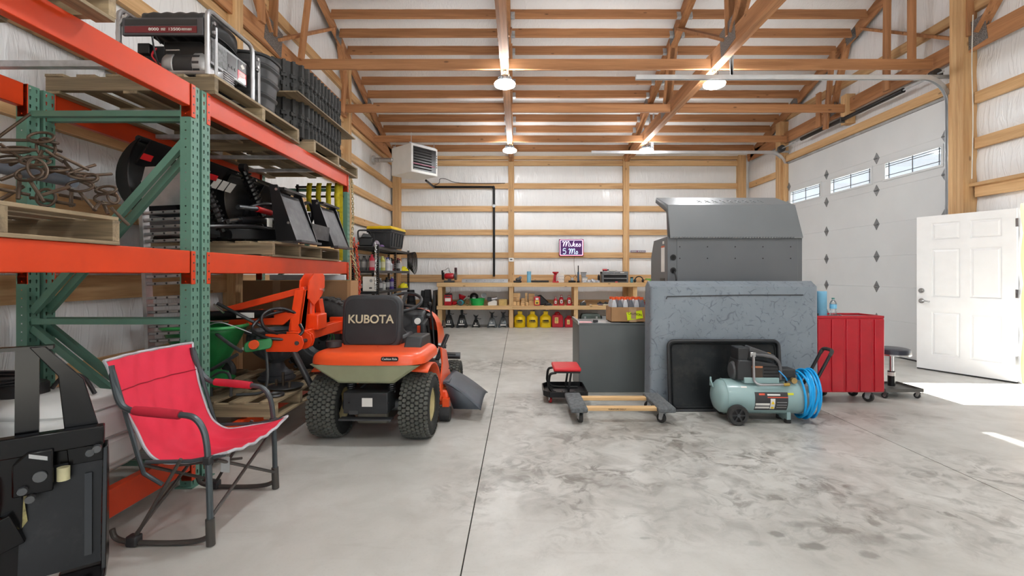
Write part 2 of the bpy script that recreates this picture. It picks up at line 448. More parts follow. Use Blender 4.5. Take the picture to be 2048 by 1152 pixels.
GZ = [.58, 1.2, 1.8, 2.39, 3.0, 3.59, 4.18]
def bulge(z):
    for a, b in zip([-.05] + GZ, GZ + [4.8]):
        if a <= z <= b: return math.sin(PI * (z - a) / (b - a))
    return 0
def wob(a, z, s):
    n = mnoise.noise(Vector((a * 3.1 + s, z * .9, s * 2))) + .5 * mnoise.noise(Vector((a * 9 + z * 2, z * 2.0, s)))
    return n
def wall_back_pt(u, v):
    x = XL - .1 + (XR - XL + .2) * u; z = -.02 + 4.7 * v; b = bulge(z)
    return (x, YB - .03 * b - .016 * wob(x, z, 1.3) * b, z)
wb = MB().grid(wall_back_pt, 230, 80).build('wall_back', MT['ins'], smooth=True, ang=80); wb['kind'] = 'structure'
def side_wall(name, X, sgn, holes, y0=YF, y1=YB):
    mb = MB(); ny, nz = 200, 96; H = 7.2
    def inside(y, z): return any(a < y < b and c < z < d for a, b, c, d in holes)
    yy = sorted(set([y0 + (y1 - y0) * i / ny for i in range(ny + 1)] + [v for h in holes for v in h[:2]]))
    zz = sorted(set([4.7 * i / 70 - .02 for i in range(71)] + [v for h in holes for v in h[2:] if v > 0]))
    idx = {}
    for i, y in enumerate(yy):
        top = zroof(y) + .2
        for j, z in enumerate(zz + [max(top, 4.7)]):
            b = bulge(z) if j < len(zz) else 0
            idx[i, j] = len(mb.v); mb.v.append(Vector((X - sgn * (.03 * b + .016 * wob(y, z, 4.1 * sgn) * b), y, z)))
    for i in range(len(yy) - 1):
        for j in range(len(zz)):
            ym = (yy[i] + yy[i+1]) / 2
            zm = (zz[j] + (zz[j+1] if j + 1 < len(zz) else zz[j] + .1)) / 2
            if inside(ym, zm): continue
            mb.f.append((idx[i, j], idx[i+1, j], idx[i+1, j+1], idx[i, j+1]))
    o = mb.build(name, MT['ins'], smooth=True, ang=80); o['kind'] = 'structure'
    return o
D1 = (6.50, 10.34); D3 = (0.02, 3.86); DW = (4.62, 5.58); DZ = 3.70
wl = side_wall('wall_left', XL, -1, [])
wr = side_wall('wall_right', XR, 1, [(D1[0], D1[1], -1, DZ), (D3[0], D3[1], -1, DZ), (DW[0], DW[1], -1, 2.14)])
wf = MB().box(XL, -1.2, YF - .2, YF, -.02, 4.5).box(3.9, XR, YF - .2, YF, -.02, 4.5).box(-1.2, 3.9, YF - .2, YF, 3.7, 4.5).build('wall_front', MT['ins'], smooth=False); wf['kind'] = 'structure'  # unseen open doorway left in this wall, added for even front light

# outer steel skin keeps daylight out of the cavity
sk = MB()
sk.box(XL - .3, XR + .3, YB + .2, YB + .24, -.2, 4.5)
sk.box(XL - .3, XL - .26, YF - .2, YB + .2, -.2, 7.2)
sk.build('wall_outer', MT['white'])['kind'] = 'structure'

# ---- girts and posts on the walls
def girt(p, x0, x1, y0, y1, z0, z1, ax, name='girt'):
    return MB().box(x0, x1, y0, y1, z0, z1).build(name, MT['lum_' + ax], p, smooth=False)
PX = [-3.24 + .09, -.2, 2.76, 5.74]             # posts on the far wall
for z in GZ:
    h = .07 if z != 1.2 else .095
    for a, b in zip(PX[:-1], PX[1:]):
        girt(wb, a + .07, b - .07, YB - .085, YB - .045, z - h, z + h, 'x')
for a, b in zip(PX[:-1], PX[1:]): girt(wb, a + .07, b - .07, YB - .1, YB - .045, 4.27, 4.40, 'x', 'top_plate')
for x in PX:
    wdt = .075 if x not in (PX[0], PX[-1]) else .1
    for k in range(3):
        a = x - wdt + 2 * wdt * k / 3
        girt(wb, a, a + 2 * wdt / 3 - .002, YB - .15, YB - .02, 0, 4.42, 'z', 'post')
LPY = [5.3, 8.78]
RPY = [6.22, 10.50]
for z in GZ + [4.78]:
    h = .07 if z != 1.2 else .095
    girt(wl, XL + .02, XL + .075, YF + .1, YB - .16, z - h, z + h, 'y')
for y in LPY + [1.6]:
    for k in range(3):
        girt(wl, XL + .03, XL + .17, y - .075 + .05 * k, y - .027 + .05 * k, 0, zroof(y) - .02, 'z', 'post')
for z in GZ[:6] + [4.78]:
    h = .07
    spans = [(YF + .1, D3[0] - .2), (D3[1] + .2, RPY[0] - .12), (RPY[1] + .1, YB - .16)] if z < 3.75 else [(YF + .1, YB - .16)]
    for a, b in spans:
        if a < DW[1] and b > DW[0] and z < 2.3:
            for c, d in ((a, DW[0] - .08),): girt(wr, XR - .075, XR - .02, c, d, z - h, z + h, 'y')
        else: girt(wr, XR - .075, XR - .02, a, b, z - h, z + h, 'y')
for y in RPY + [D3[0] - .22, D3[1] + .26]:
    for k in range(4):
        girt(wr, XR - .20, XR - .02, y - .10 + .05 * k, y - .052 + .05 * k, 0, zroof(y) - .02, 'z', 'post')
girt(wr, XR - .16, XR - .02, RPY[0] + .11, RPY[0] + .16, 0, 3.74, 'z', 'door_jamb')
girt(wr, XR - .16, XR - .02, RPY[1] - .15, RPY[1] - .11, 0, 3.74, 'z', 'door_jamb')
for a, b in (D1, D3): girt(wr, XR - .10, XR - .02, a - .12, b + .05, 3.78, 3.92, 'y', 'door_header')
for k in range(3): girt(wr, XR - .19, XR - .03, 8.32 + .05 * k, 8.368 + .05 * k, 3.98, 4.5, 'z', 'cripple_post')
MB().tube(smooth_path([(XR - .21, 5.98, 4.6), (XR - .205, 6.0, 4.0), (XR - .205, 5.985, 3.3), (XR - .205, 6.0, 2.52)]), .006, n=6).build('wall_cable', MT['offw'], wr)
# opening of the walk door
girt(wr, XR - .09, XR - .02, DW[0] - .12, DW[1] + .5, 2.30, 2.44, 'y', 'lintel_board')
girt(wr, XR - .13, XR - .02, DW[0] - .12, DW[1] + .62, 2.44, 2.48, 'y', 'lintel_board')
girt(wr, XR + .03, XR + .14, DW[1] + .02, DW[1] + .14, 0, 2.30, 'z', 'door_stud')
girt(wr, XR - .11, XR - .02, DW[0] - .14, DW[0] - .02, 0, 2.30, 'z', 'door_stud')
girt(wr, XR - .12, XR - .03, 4.95, 5.10, 2.2, 2.95, 'z', 'door_stud')

# ---- ceiling: insulation over purlins hung between four trusses that run front to back
def roof_pt(u, v):
    y = YR + (YB + .1 - YR) * v; x = XL - .1 + (XR - XL + .2) * u
    d = ((YB - y) / .378) % 1.0
    return (x, y, zroof(y) + .20 - .02 * math.sin(PI * d) - .006 * wob(x, y * 3, 2))
rf = MB().grid(roof_pt, 90, 140)
rf.grid(lambda u, v: (XL - .1 + (XR - XL + .2) * u, YR - (YR - YF + .1) * v, zroof(YR - (YR - YF + .05) * v) + .2), 10, 20)
ce = rf.build('ceiling', MT['insr'], smooth=True, ang=80); ce['kind'] = 'structure'
MB().add([(XL-.4, YB+.4, EAVE+.2), (XR+.4, YB+.4, EAVE+.2), (XR+.4, YR, zroof(YR)+.35), (XL-.4, YR, zroof(YR)+.35), (XR+.4, YF-.4, EAVE+.2), (XL-.4, YF-.4, EAVE+.2)],
         [(0,1,2,3), (3,2,4,5)]).build('roof', MT['white'], smooth=False)['kind'] = 'structure'
TX = [-3.2, -.2, 2.76, 5.87]
pur = {}
for r in range(17):
    y = YB - .62 - .378 * r; z = zroof(y)
    for k in range(3):
        a, b = TX[k] + .06, TX[k+1] - .06
        if k not in pur:
            pur[k] = MB().box(a, b, -.019, .019, 0, .184).build('purlin', MT['roof_x'], ce, smooth=False); o = pur[k]
        else: o = inst(pur[k], (0, 0, 0))
        o.location = (0, y, z); o.rotation_euler = (-math.atan(SL), 0, 0)
hang = None
for r in range(1, 15):
    y = YB - .62 - .378 * r; z = zroof(y)
    for k in (1, 2):
        for sg in (-1, 1):
            if hang is None:
                hang = MB().box(-.035, .035, -.028, -.022, 0, .11).box(-.035, .035, -.025, .025, -.004, 0).build('joist_hanger', MT['galv'], ce, smooth=False); o = hang
            else: o = inst(hang, (0, 0, 0))
            o.location = (TX[k] + sg * .095, y, z); o.rotation_euler = (-math.atan(SL), 0, 0)
ZB = 4.19
TEETH = M('toothed_plate', S(150, 150, 150), 0.45, 0.8, var=0.35, scale=90, stretch=(1, 1, 1))
def truss(x, plies, ybot0):
    t = sub('roof_truss', ce)
    pw = .038
    for k in range(plies):
        xx = x + (k - (plies - 1) / 2) * (pw + .001)
        MB().bar((xx, ybot0, ZB + .115), (xx, YF + .4, ZB + .115), pw, .23).build('bottom_chord', MT['roof_y'], t, smooth=False)
        n = Vector((0, -SL, 1)).normalized() * .1
        MB().bar(Vector((xx, YB - .15, zroof(YB - .15))) + n, Vector((xx, YR, zroof(YR))) + n, pw, .2).build('top_chord', MT['roof_y'], t, smooth=False)
    webs = [((10.0, 0), (8.85, 1)), ((8.78, 1), (8.42, 0)), ((8.1, 0), (6.2, 1)), ((6.1, 1), (6.2, 0)), ((6.0, 1), (4.1, 0)), ((11.2, 0), (11.0, 1)), ((1.9, 1), (3.9, 0)), ((1.9, 1), (.2, 0))]
    for (ya, ka), (yb, kb) in webs:
        za = ZB + .2 if ka else zroof(ya) + .05; zb = ZB + .2 if kb else zroof(yb) + .05
        for k in range(2 if plies > 1 else 1):
            xx = x + (k - .5 * (plies > 1)) * (pw + .004)
            MB().bar((xx, ya, za), (xx, yb, zb), pw, .12, (1, 0, 0)).build('web', MT['roof_z'], t, smooth=False)
    for yp, zp, hh in ((6.1, ZB + .2, .34), (8.82, ZB + .18, .22), (8.3, zroof(8.3) + .08, .2), (10.0, zroof(10) + .08, .18)):
        for sg in (-1, 1):
            MB().cbox((x + sg * (plies * pw / 2 + .003), yp, zp), (.003, hh * 1.25, hh), (R(-8), 0, 0)).build('gusset_plate', TEETH, t, smooth=False)
truss(TX[0], 1, 11.9); truss(TX[1], 3, 11.6); truss(TX[2], 3, 11.6); truss(TX[3], 1, 11.9)
for y, z in ((6.62, 4.185), (8.38, 4.185), (10.22, 4.175)):
    for k in range(3):
        a, b = TX[k] + .065, TX[k+1] - .065
        MB().box(a, b, y - .019, y + .019, z, z + .14).build('lateral_brace', MT['roof_x'], ce, smooth=False)
# uprights standing in front of the gable truss over the big door
for y0, y1, z0, z1 in ((7.28, 7.30, 4.15, 5.9), (6.83, 6.83, 4.25, 5.5), (8.55, 8.75, 4.0, 5.35), (8.95, 8.95, 4.1, 4.75)):
    MB().bar((5.70, y0, z1), (5.70, y1, z0), .038, .12, (0, 1, 0)).build('brace_stud', MT['roof_z'], ce, smooth=False)
for y0, y1, z0, z1 in ((8.3, 8.15, 4.1, 4.85), (6.9, 6.6, 4.3, 5.6), (5.4, 5.6, 4.3, 5.9)):
    MB().bar((-3.06, y0, z1), (-3.06, y1, z0), .038, .12, (0, 1, 0)).build('brace_stud', MT['roof_z'], ce, smooth=False)

# ---- overhead doors
WD = M('overhead_door_paint', S(216, 220, 222), 0.42, var=0.02, scale=2, bump=0.04, bscale=60)
GRL = M('dark_grille', S(60, 62, 66), 0.4)
HZ = [0.02, .57, 1.10, 1.60, 2.13, 2.69, 3.22, 3.73]
def hinge_mb():
    mb = MB()
    mb.prism([(0, -.075), (.035, -.02), (.05, 0), (.035, .02), (0, .075), (-.035, .02), (-.05, 0), (-.035, -.02)], (-.006, 0, 0), (0, 1, 0), (0, 0, 1), (.006, 0, 0))
    mb.cyl((-.012, -.03, 0), (-.012, .03, 0), .009, n=8)
    return mb
HNG = M('hinge_zinc', S(134, 137, 140), .4, .4)
TRK = M('track_steel', S(222, 226, 230), .3, .5, var=.05)
def overhead(name, y0, y1):
    X = XR - .06
    t = bpy.data.objects.new(name, None); COL.objects.link(t); t['kind'] = 'structure'
    n = 3; ww = 1.045; pit = (y1 - y0 - 2 * .075 - ww) / (n - 1)
    wins = [(y0 + .075 + pit * i, y0 + .075 + pit * i + ww) for i in range(n)]
    for k in range(7):
        a, b = HZ[k], HZ[k+1]
        if k == 5:
            mb = MB().box(X, X + .05, y0, y1, a, 2.83).box(X, X + .05, y0, y1, 3.10, b)
            e = [y0] + [q for w_ in wins for q in w_] + [y1]
            for i in range(0, len(e), 2): mb.box(X, X + .05, e[i], e[i+1], 2.83, 3.10)
        else: mb = MB().box(X, X + .05, y0, y1, a, b)
        mb.build('door_section', WD, t, bevel=.004)
    hg = None
    for z in HZ[1:7]:
        for y in (y0 + .03, y0 + (y1 - y0) * .335, y0 + (y1 - y0) * .665, y1 - .03):
            if hg is None: hg = hinge_mb().tf(Matrix.Scale(1.25, 4)).build('hinge', HNG, t); o = hg
            else: o = inst(hg, (0, 0, 0))
            o.location = (X, y, z)
    for a, b in wins:
        fr = MB()
        for c in ((a - .02, b + .02, 3.09, 3.125), (a - .02, b + .02, 2.805, 2.84), (a - .02, a + .02, 2.84, 3.09), (b - .02, b + .02, 2.84, 3.09)):
            fr.box(X - .012, X, *c)
        w_ = fr.build('window_frame', WD, t, bevel=.004)
        MB().box(X + .02, X + .024, a, b, 2.83, 3.10).build('pane', MT['glass'], w_)
        gb = MB()
        for z in (2.895, 3.04, 3.075): gb.box(X + .012, X + .02, a, b, z - .0045, z + .0045)
        for y in (a + .07, (a + b) / 2, b - .07): gb.box(X + .012, X + .02, y - .0045, y + .0045, 2.83, 3.10)
        gb.build('window_grille', GRL, w_)
    MB().box(X - .004, X + .05, y0 - .04, y1 + .04, 3.735, 3.775).build('top_seal', MT['lgrey'], t)
    MB().box(X - .004, X + .05, y0 + .0, y1, 0, .02).build('bottom_seal', MT['blackp'], t)
    # tracks
    for y, s in ((y0 - .05, 1), (y1 + .05, -1)):
        Xt = X - .03; r = .36; zt = 4.0
        path = [(Xt, y, .05), (Xt, y, zt - r)] + [tuple(p) for p in arc((Xt - r, y, zt - r), r, 0, 90, 8)[1:]] + [(1.60, y, zt)]
        mb = MB()
        for off in ((-.022, 0), (.022, 0)):
            pp = [Vector(p) + Vector((0, off[0], 0)) for p in path]
            for p, q in zip(pp[:-1], pp[1:]): mb.bar(p, q, .004, .06, (0, 1, 0) if False else (q - p).cross(Vector((0, 1, 0))))
        for p, q in zip(path[:-1], path[1:]):
            p, q = Vector(p), Vector(q); nn = (q - p).normalized().cross(Vector((0, 1, 0))) * -.024
            mb.bar(p + nn, q + nn, .048, .004, nn)
        mb.build('track', TRK, t, smooth=False)
        MB().box(X - .02, X + .05, y - .07 * (s > 0) - .0, y + .07 * (s < 0), 3.05, 3.72).build('jamb_bracket', MT['galv'], t)
        MB().box(Xt - .30, X + .08, y - .02, y + .02, 3.99, 4.03).build('angle_bracket', MT['galv'], t)
        for z in (.6, 1.4, 2.2, 2.86): MB().box(X - .03, X + .07, y - .06, y + .06, z, z + .06).build('track_bracket', MT['galv'], t)
        MB().cyl((X - .16, y + s * .02, 4.06), (X - .16, y + s * .10, 4.06), .075, n=20).build('cable_drum', MT['dsteel'], t)
        for xx in ((2.72, 3.6) if y == y0 - .05 and y0 > 5 else (2.75,)):
            h = 4.5 if xx < 3 else 4.3
            if xx < 3:
                for dx in (0, .10): MB().bar((xx + .2, y, 3.99), (xx + dx + .12, y, 4.85), .035, .004, (0, 1, 0)).build('track_hanger', MT['galv'], t)
    MB().cyl((X - .16, y0 - .12, 4.06), (X - .16, y1 + .12, 4.06), .0127, n=10).build('torsion_shaft', MT['galv'], t)
    MB().cyl((X - .16, y0 + .55, 4.06), (X - .16, y1 - .75, 4.06), .036, n=14).build('torsion_spring', MT['black'], t)
    MB().box(X - .2, X - .02, y0 + 1.86, y0 + 1.89, 4.0, 4.1).build('shaft_bracket', MT['dsteel'], t)
    return t
overhead('door_1', *D1); overhead('door_3', *D3)
mb = MB()
for k in range(4): mb.box(XR - .065, XR - .06, D1[0] - .105, D1[0] - .085, 2.55 + .29 * k, 2.68 + .29 * k)
mb.build('caution_tape', M('red_label', S(205, 60, 40), .6), bpy.data.objects['door_1'])
MB().box(XR - .0645, XR - .0595, D1[0] - .108, D1[0] - .082, 2.45, 3.72).build('caution_tape', MT['paper'], bpy.data.objects['door_1'])
MB().box(XR - .055, XR - .04, D1[0] - .14, D1[0] - .0, 0, 3.74).build('jamb_seal', MT['blackp'], bpy.data.objects['door_1'])

# ---- walk door, swung open against the wall
hx, hy = 5.925, 5.60
dang = math.atan2(6.50 - hy, 5.50 - hx)
d2 = bpy.data.objects.new('door_2', None); COL.objects.link(d2); d2['kind'] = 'structure'
d2.location = (hx, hy, .02); d2.rotation_euler = (0, 0, dang); XF['door_2'] = Matrix.Translation((hx, hy, .02)) @ Matrix.Rotation(dang, 4, 'Z')
DWM = M('door_paint', S(238, 239, 240), 0.35, var=0.015)
# local x runs along the leaf, +y is the face towards the room
LW, LH = 1.0, 2.07
leaf = MB(); cols = [(.13, .43), (.53, .83)]; rows = [(.20, .78), (.98, 1.62), (1.74, 1.97)]
leaf.box(0, LW, -.044, -.012, 0, LH)
xsx = [0, .13, .43, .53, .83, LW]; zsz = [0, .20, .78, .98, 1.62, 1.74, 1.97, LH]
for i in range(5):
    for j in range(7):
        if i in (1, 3) and j in (1, 3, 5): continue
        leaf.box(xsx[i], xsx[i+1], -.012, 0, zsz[j], zsz[j+1])
leaf.build('door_leaf', DWM, d2, smooth=False)
for a, b in cols:
    for c, d in rows:
        m_ = .035
        MB().add([(a + .012, -.0118, c + .012), (b - .012, -.0118, c + .012), (b - .012, -.0118, d - .012), (a + .012, -.0118, d - .012), (a + m_, -.002, c + m_), (b - m_, -.002, c + m_), (b - m_, -.002, d - m_), (a + m_, -.002, d - m_)],
                 [(4, 5, 6, 7), (0, 1, 5, 4), (1, 2, 6, 5), (2, 3, 7, 6), (3, 0, 4, 7)]).build('raised_panel', DWM, d2, smooth=False)
MB().cyl((LW - .06, 0, 1.06), (LW - .06, .02, 1.06), .033, n=20).cyl((LW - .06, .02, 1.06), (LW - .06, .035, 1.06), .018, n=14).build('deadbolt', MT['steel'], d2)
MB().cyl((LW - .06, 0, .92), (LW - .06, .015, .92), .034, n=20).cyl((LW - .06, .015, .92), (LW - .06, .055, .92), .012, n=12).tube(smooth_path([(LW - .06, .055, .92), (LW - .11, .058, .925), (LW - .17, .05, .915)]), .011, n=10).build('lever_handle', MT['steel'], d2)
MB().box(0, LW, -.04, -.004, -.015, 0).build('door_sweep', MT['blackp'], d2)
for z in (.2, 1.0, 1.85): MB().box(-.015, .01, -.03, .004, z, z + .1).build('hinge', MT['steel'], d2)
# ================================================================ lamps
HB = M('lamp_housing', S(70, 72, 74), 0.4, 0.5)
LENS = emit('lamp_lens', (0.95, 0.98, 1.0), LAMP_STRENGTH)
lamp0 = None
lamp_names = {(0, 2): 'round high bay light hanging from the truss above the lawn mower', (0, 3): 'round high bay light hanging near the white heater',
              (1, 2): 'round high bay light hanging beside the overhead door track', (1, 3): 'round high bay light hanging above the tall grey cabinet, by the far wall',
              (0, 0): 'round high bay light far behind the viewer over the pallet rack', (0, 1): 'round high bay light overhead, in front of the pallet rack',
              (1, 0): 'round high bay light far behind the viewer on the door side', (1, 1): 'round high bay light overhead on the door side of the shop'}
for (i, j), lab in lamp_names.items():
    x, y = (-.2, 2.76)[i], (-.45, 3.1, 6.65, 10.2)[j]
    if lamp0 is None:
        lamp0 = thing('high_bay_light', lab, 'ceiling light', (x, y, 4.0), 0, 'high bay lights')
        MB().lathe([(.001, .11), (.05, .11), (.06, .09), (.08, .075), (.092, .03), (.098, .022), (.001, .02)]).build('housing', HB, lamp0)
        fin = None
        for k in range(12):
            a = 2 * PI * k / 12
            fn = MB().box(.05, .098, -.003, .003, .02, .085).build('cooling_fin', HB, lamp0) if fin is None else inst(fin, (0, 0, 0))
            fin = fin or fn; fn.rotation_euler = (0, 0, a)
        MB().lathe([(.099, .021), (.135, .012), (.15, -.006), (.142, -.032), (.09, -.055), (.001, -.062)]).build('lens', LENS, lamp0)  # sloped upper rim shaped to spill extra light onto the ceiling
        MB().tube([(0, 0, .11), (0, 0, .14)] + arc((0, 0, .165), .025, -90, 180, 8), .006, n=6).build('hook', MT['steel'], lamp0)
        MB().tube(smooth_path([(.03, 0, .1), (.06, .02, .17), (.02, .05, .26), (.05, .05, .40)]), .005, n=6).build('power_cord', MT['hose'], lamp0)
    else: dup(lamp0, (x, y, 4.0), label=lab)

# ================================================================ pallet rack
FX, RX = -2.0, -3.0                      # aisle face of the front posts, aisle face of the rear posts
PW, PD, PH = .076, .066, 2.462
LV = [(.105, .244), (1.308, 1.445), (2.326, 2.466)]
def perf(mb, o, eu, ev, nu, nv, cw, chh, hole):
    """perforated strip: nu x nv cells, each with a hole polygon (8 points)"""
    o, eu, ev = Vector(o), Vector(eu), Vector(ev)
    rect = [(0, 0), (.5, 0), (1, 0), (1, .5), (1, 1), (.5, 1), (0, 1), (0, .5)]
    for i in range(nu):
        for j in range(nv):
            b = len(mb.v)
            for u, v in rect: mb.v.append(o + eu * ((i + u) * cw) + ev * ((j + v) * chh))
            for u, v in hole: mb.v.append(o + eu * (i * cw + cw / 2 + u) + ev * (j * chh + chh / 2 + v))
            for k in range(8): mb.f.append((b + k, b + (k+1) % 8, b + 8 + (k+1) % 8, b + 8 + k))
TEAR = [(-.0035, -.011), (0, -.0125), (.0035, -.011), (.0045, .001), (.0065, .008), (0, .0135), (-.0065, .008), (-.0045, .001)]
SQ = [(-.004, -.004), (0, -.004), (.004, -.004), (.004, 0), (.004, .004), (0, .004), (-.004, .004), (-.004, 0)]
n_ = int(PH / .0508); cell = PH / n_
pm = MB()
perf(pm, (0, 0, 0), (0, 1, 0), (0, 0, 1), 2, n_, PW / 2, cell, TEAR)          # aisle face
for yy, s in ((0, 1), (PW, -1)):
    perf(pm, (-PD, yy, 0), (1, 0, 0), (0, 0, 1), 1, n_, PD, cell, SQ)         # sides
    pm.box(-PD - .001, -PD, min(yy, yy + s * .015), max(yy, yy + s * .015), 0, PH)
POST = pm.mesh('upright_post', MT['green'], False)
def rack_frame(t, y):
    for X in (FX, RX):
        o = bpy.data.objects.new('upright_post', POST); COL.objects.link(o); o.parent = t; o.location = (X, y, 0)
        MB().box(X - PD - .02, X + .02, y - .02, y + PW + .02, 0, .006).build('foot_plate', MT['green'], t)
    yc = y + PW / 2; a, b = RX + .0, FX - PD
    for z in (.14, 1.01, 2.29):
        MB().bar((a, yc, z), (b, yc, z), .036, .034).build('brace', MT['green'], t)
    for (xa, za), (xb, zb) in (((a, .97), (b, .22)), ((a, 1.07), (b, 2.12))):
        MB().bar((xa, yc, za), (xb, yc, zb), .032, .042).build('brace', MT['green'], t)
CB = [None]
def connector(t, X, y, z0, z1, s, face):
    """beam end plate: wraps the post corner; s=+1 the beam runs towards +y"""
    mb = MB(); za, zb = z1 - .205, z1 - .002
    ye = y + (-.004 if s > 0 else .004)
    mb.box(X - .062, X + .004, min(y, ye), max(y, ye), za, zb)
    fy0, fy1 = (y - .034, y) if s > 0 else (y, y + .034)
    mb.box(X + .001, X + .005, fy0, fy1, za, zb) if face > 0 else None
    o = mb.build('beam_connector', MT['orange'], t, bevel=.002)
    if face > 0:
        for k in range(4):
            MB().cyl((X + .004, (fy0 + fy1) / 2, za + .03 + .0508 * k), (X + .0065, (fy0 + fy1) / 2, za + .03 + .0508 * k), .006, n=8).build('rivet', MT['dsteel'], o)
def rack(name, label, y0, y1):
    t = thing(name, label, 'pallet rack', (-2.5, (y0 + y1) / 2, 0), 0, 'pallet racks')
    w0 = [o for o in bpy.data.objects]
    rack_frame(t, y0); rack_frame(t, y1 - PW)
    a, b = y0 + PW + .004, y1 - PW - .004
    for z0, z1 in LV:
        for X, f in ((FX, 1), (RX, -1)):
            xc = X - .052 if f > 0 else X - PD
            mb = MB().box(xc, xc + .05, a, b, z0, z1 - .035).box(xc + (0 if f > 0 else .022), xc + (.028 if f > 0 else .05), a, b, z1 - .035, z1)
            mb = MB().prism([(0, 0), (.05, 0), (.05, z1 - z0), (.0, z1 - z0)] , (xc, a, z0), (1, 0, 0), (0, 0, 1), (0, b - a, 0))
            mb.build('beam', MT['orange'], t, bevel=.004)
            connector(t, X, y0 + PW, z0, z1, 1, f); connector(t, X, y1 - PW, z0, z1, -1, f)
    for z0, z1 in LV[1:]:
        for k in ((.36, .64, .88) if y0 > 2 and z1 < 2 else (.12, .36, .64, .88)):
            y = a + (b - a) * k
            MB().box(RX - .02, FX - .055, y - .02, y + .02, z1 - .036, z1 - .003).build('crossbar', MT['galv'], t)
    o = Vector(t.location)
    for ch in t.children: ch.location = Vector(ch.location) - o
    return t
RA0, RA1, RB0, RB1 = .36, 2.945, 2.968, 5.56
rackA = rack('pallet_rack', 'orange and green pallet rack bay closest to the viewer, holding the spiked chain', RA0, RA1)
rackB = rack('pallet_rack', 'orange and green pallet rack bay behind the lawn mower, holding the generator', RB0, RB1)

# ---------------------------------------------------------------- pallets
def pallet(label, x0, x1, y0, y1, z, h=.125, nb=6, axis='x', ns=3, solid=False):
    """stringers along axis, deck boards across them"""
    t = thing('pallet', label, 'pallet', ((x0 + x1) / 2, (y0 + y1) / 2, z), 0, 'wooden pallets')
    A, B = (x1 - x0) / 2, (y1 - y0) / 2
    if axis == 'x':
        for k in range(ns):
            y = -B + .02 + (2 * B - .04) * k / (ns - 1)
            MB().box(-A, A, y - .02, y + .02, .018, h - .018).build('stringer', MT['pal_x'], t, bevel=.002)
        for lo in (0, 1):
            m = nb if lo else 3; bw = .12 if lo else .09
            for k in range(m):
                x = -A + bw / 2 + (2 * A - bw) * k / (m - 1)
                e = random.uniform(-.006, .006)
                MB().box(x - bw / 2, x + bw / 2, -B + e, B + e, h - .018 if lo else 0, h if lo else .018).build('deck_board', MT['pal_y'], t, bevel=.002)
    else:
        for k in range(ns):
            x = -A + .02 + (2 * A - .04) * k / (ns - 1)
            MB().box(x - .02, x + .02, -B, B, .018, h - .018).build('stringer', MT['pal_y'], t, bevel=.002)
        for lo in (0, 1):
            m = nb if lo else 3; bw = .12 if lo else .09
            for k in range(m):
                y = -B + bw / 2 + (2 * B - bw) * k / (m - 1)
                MB().box(-A, A, y - bw / 2, y + bw / 2, h - .018 if lo else 0, h if lo else .018).build('deck_board', MT['pal_x'], t, bevel=.002)
    return t
Z1, Z2, Z3 = LV[0][1], LV[1][1], LV[2][1]
pallet('weathered wooden pallet under the spiked harrow chain', -3.0, -1.99, 1.28, 2.345, Z2, .14)
pallet('wooden pallet overhead at the top left corner, on the top beams', -2.96, -1.87, 1.0, 2.185, Z3, .125)
pallet('wooden pallet on the top beams carrying the generator', -3.05, -1.96, 3.03, 4.2, Z3, .125)
pallet('wooden pallet on the top beams carrying the rubber tracks', -3.05, -1.96, 4.50, 5.72, Z3, .125)
pallet('wooden pallet on the middle beams under the black blade attachment', -3.03, -1.985, 3.79, 5.2, Z2, .125, ns=4)
pallet('wooden pallet on the lowest beams under the orange implement', -3.0, -1.77, 3.42, 4.62, Z1, .13, ns=4)
ZT1, ZT2, ZT3 = Z1 + .13, Z2 + .125, Z3 + .125

# ---------------------------------------------------------------- generator
GX0, GX1, GY0, GY1 = -2.62, -2.04, 3.08, 3.60
g = thing('generator', 'black portable generator in a grey tube frame on the top pallet', 'generator', (-2.33, 3.34, ZT3))
L_ = lambda x, y, z: (x + 2.33, y - 3.34, z)
GT = MT['alu']
for x, nm in ((GX1, 'end_frame'), (GX0, 'end_frame')):
    pts = [L_(x, GY0, .02), L_(x, GY0, .40)] + [L_(x, GY0 + .05 - .05 * math.cos(R(a)), .40 + .05 * math.sin(R(a))) for a in (30, 60, 90)] + [L_(x, GY1 - .05, .45)] + [L_(x, GY1 - .05 + .05 * math.sin(R(a)), .40 + .05 * math.cos(R(a))) for a in (30, 60, 90)] + [L_(x, GY1, .02)]
    MB().tube(pts, .016, n=10).build(nm, GT, g)
for y in (GY0, GY1):
    MB().tube([L_(GX0, y, .03), L_(GX1, y, .03)], .014, n=8).build('base_rail', GT, g)
# left curved tube on the long side
MB().tube(smooth_path([L_(GX0 + .06, GY0, .41), L_(GX0 + .0, GY0, .33), L_(GX0 + .01, GY0, .22), L_(GX0 + .12, GY0, .12), L_(GX0 + .3, GY0 + .02, .05)]), .013, n=8).build('side_tube', GT, g)
tank = MB().grid(lambda u, v: (lambda a, w: L_(GX0 + .04 + (GX1 - GX0 - .06) * u, (GY0 + GY1) / 2 + w * .2 * math.copysign(abs(math.cos(a)) ** .5, math.cos(a)), .415 + (.068 + .012 * math.sin(u * 19) ** 2) * math.copysign(abs(math.sin(a)) ** .6, math.sin(a)) * w))(2 * PI * v, min(1, 9 * u, 9 * (1 - u)) ** .5 + .001), 30, 20, cv=True)
tank.build('fuel_tank', MT['blackp'], g)
DEC = M('dark_panel', S(44, 44, 46), .35); MAR = M('maroon_decal', S(112, 26, 34), .4)
MB().box(*[q + 2.33 for q in (GX0 + .03, GX1 - .02)], GY0 - 3.34 - .012, GY0 - 3.34 + .01, .27, .385).build('heat_shield', M('shield_grey', S(88, 88, 92), .35, .4), g, bevel=.004)
MB().box(*[q + 2.33 for q in (GX0 + .05, GX1 - .06)], GY0 - 3.34 - .0145, GY0 - 3.34 - .011, .335, .372).build('black_decal', DEC, g)
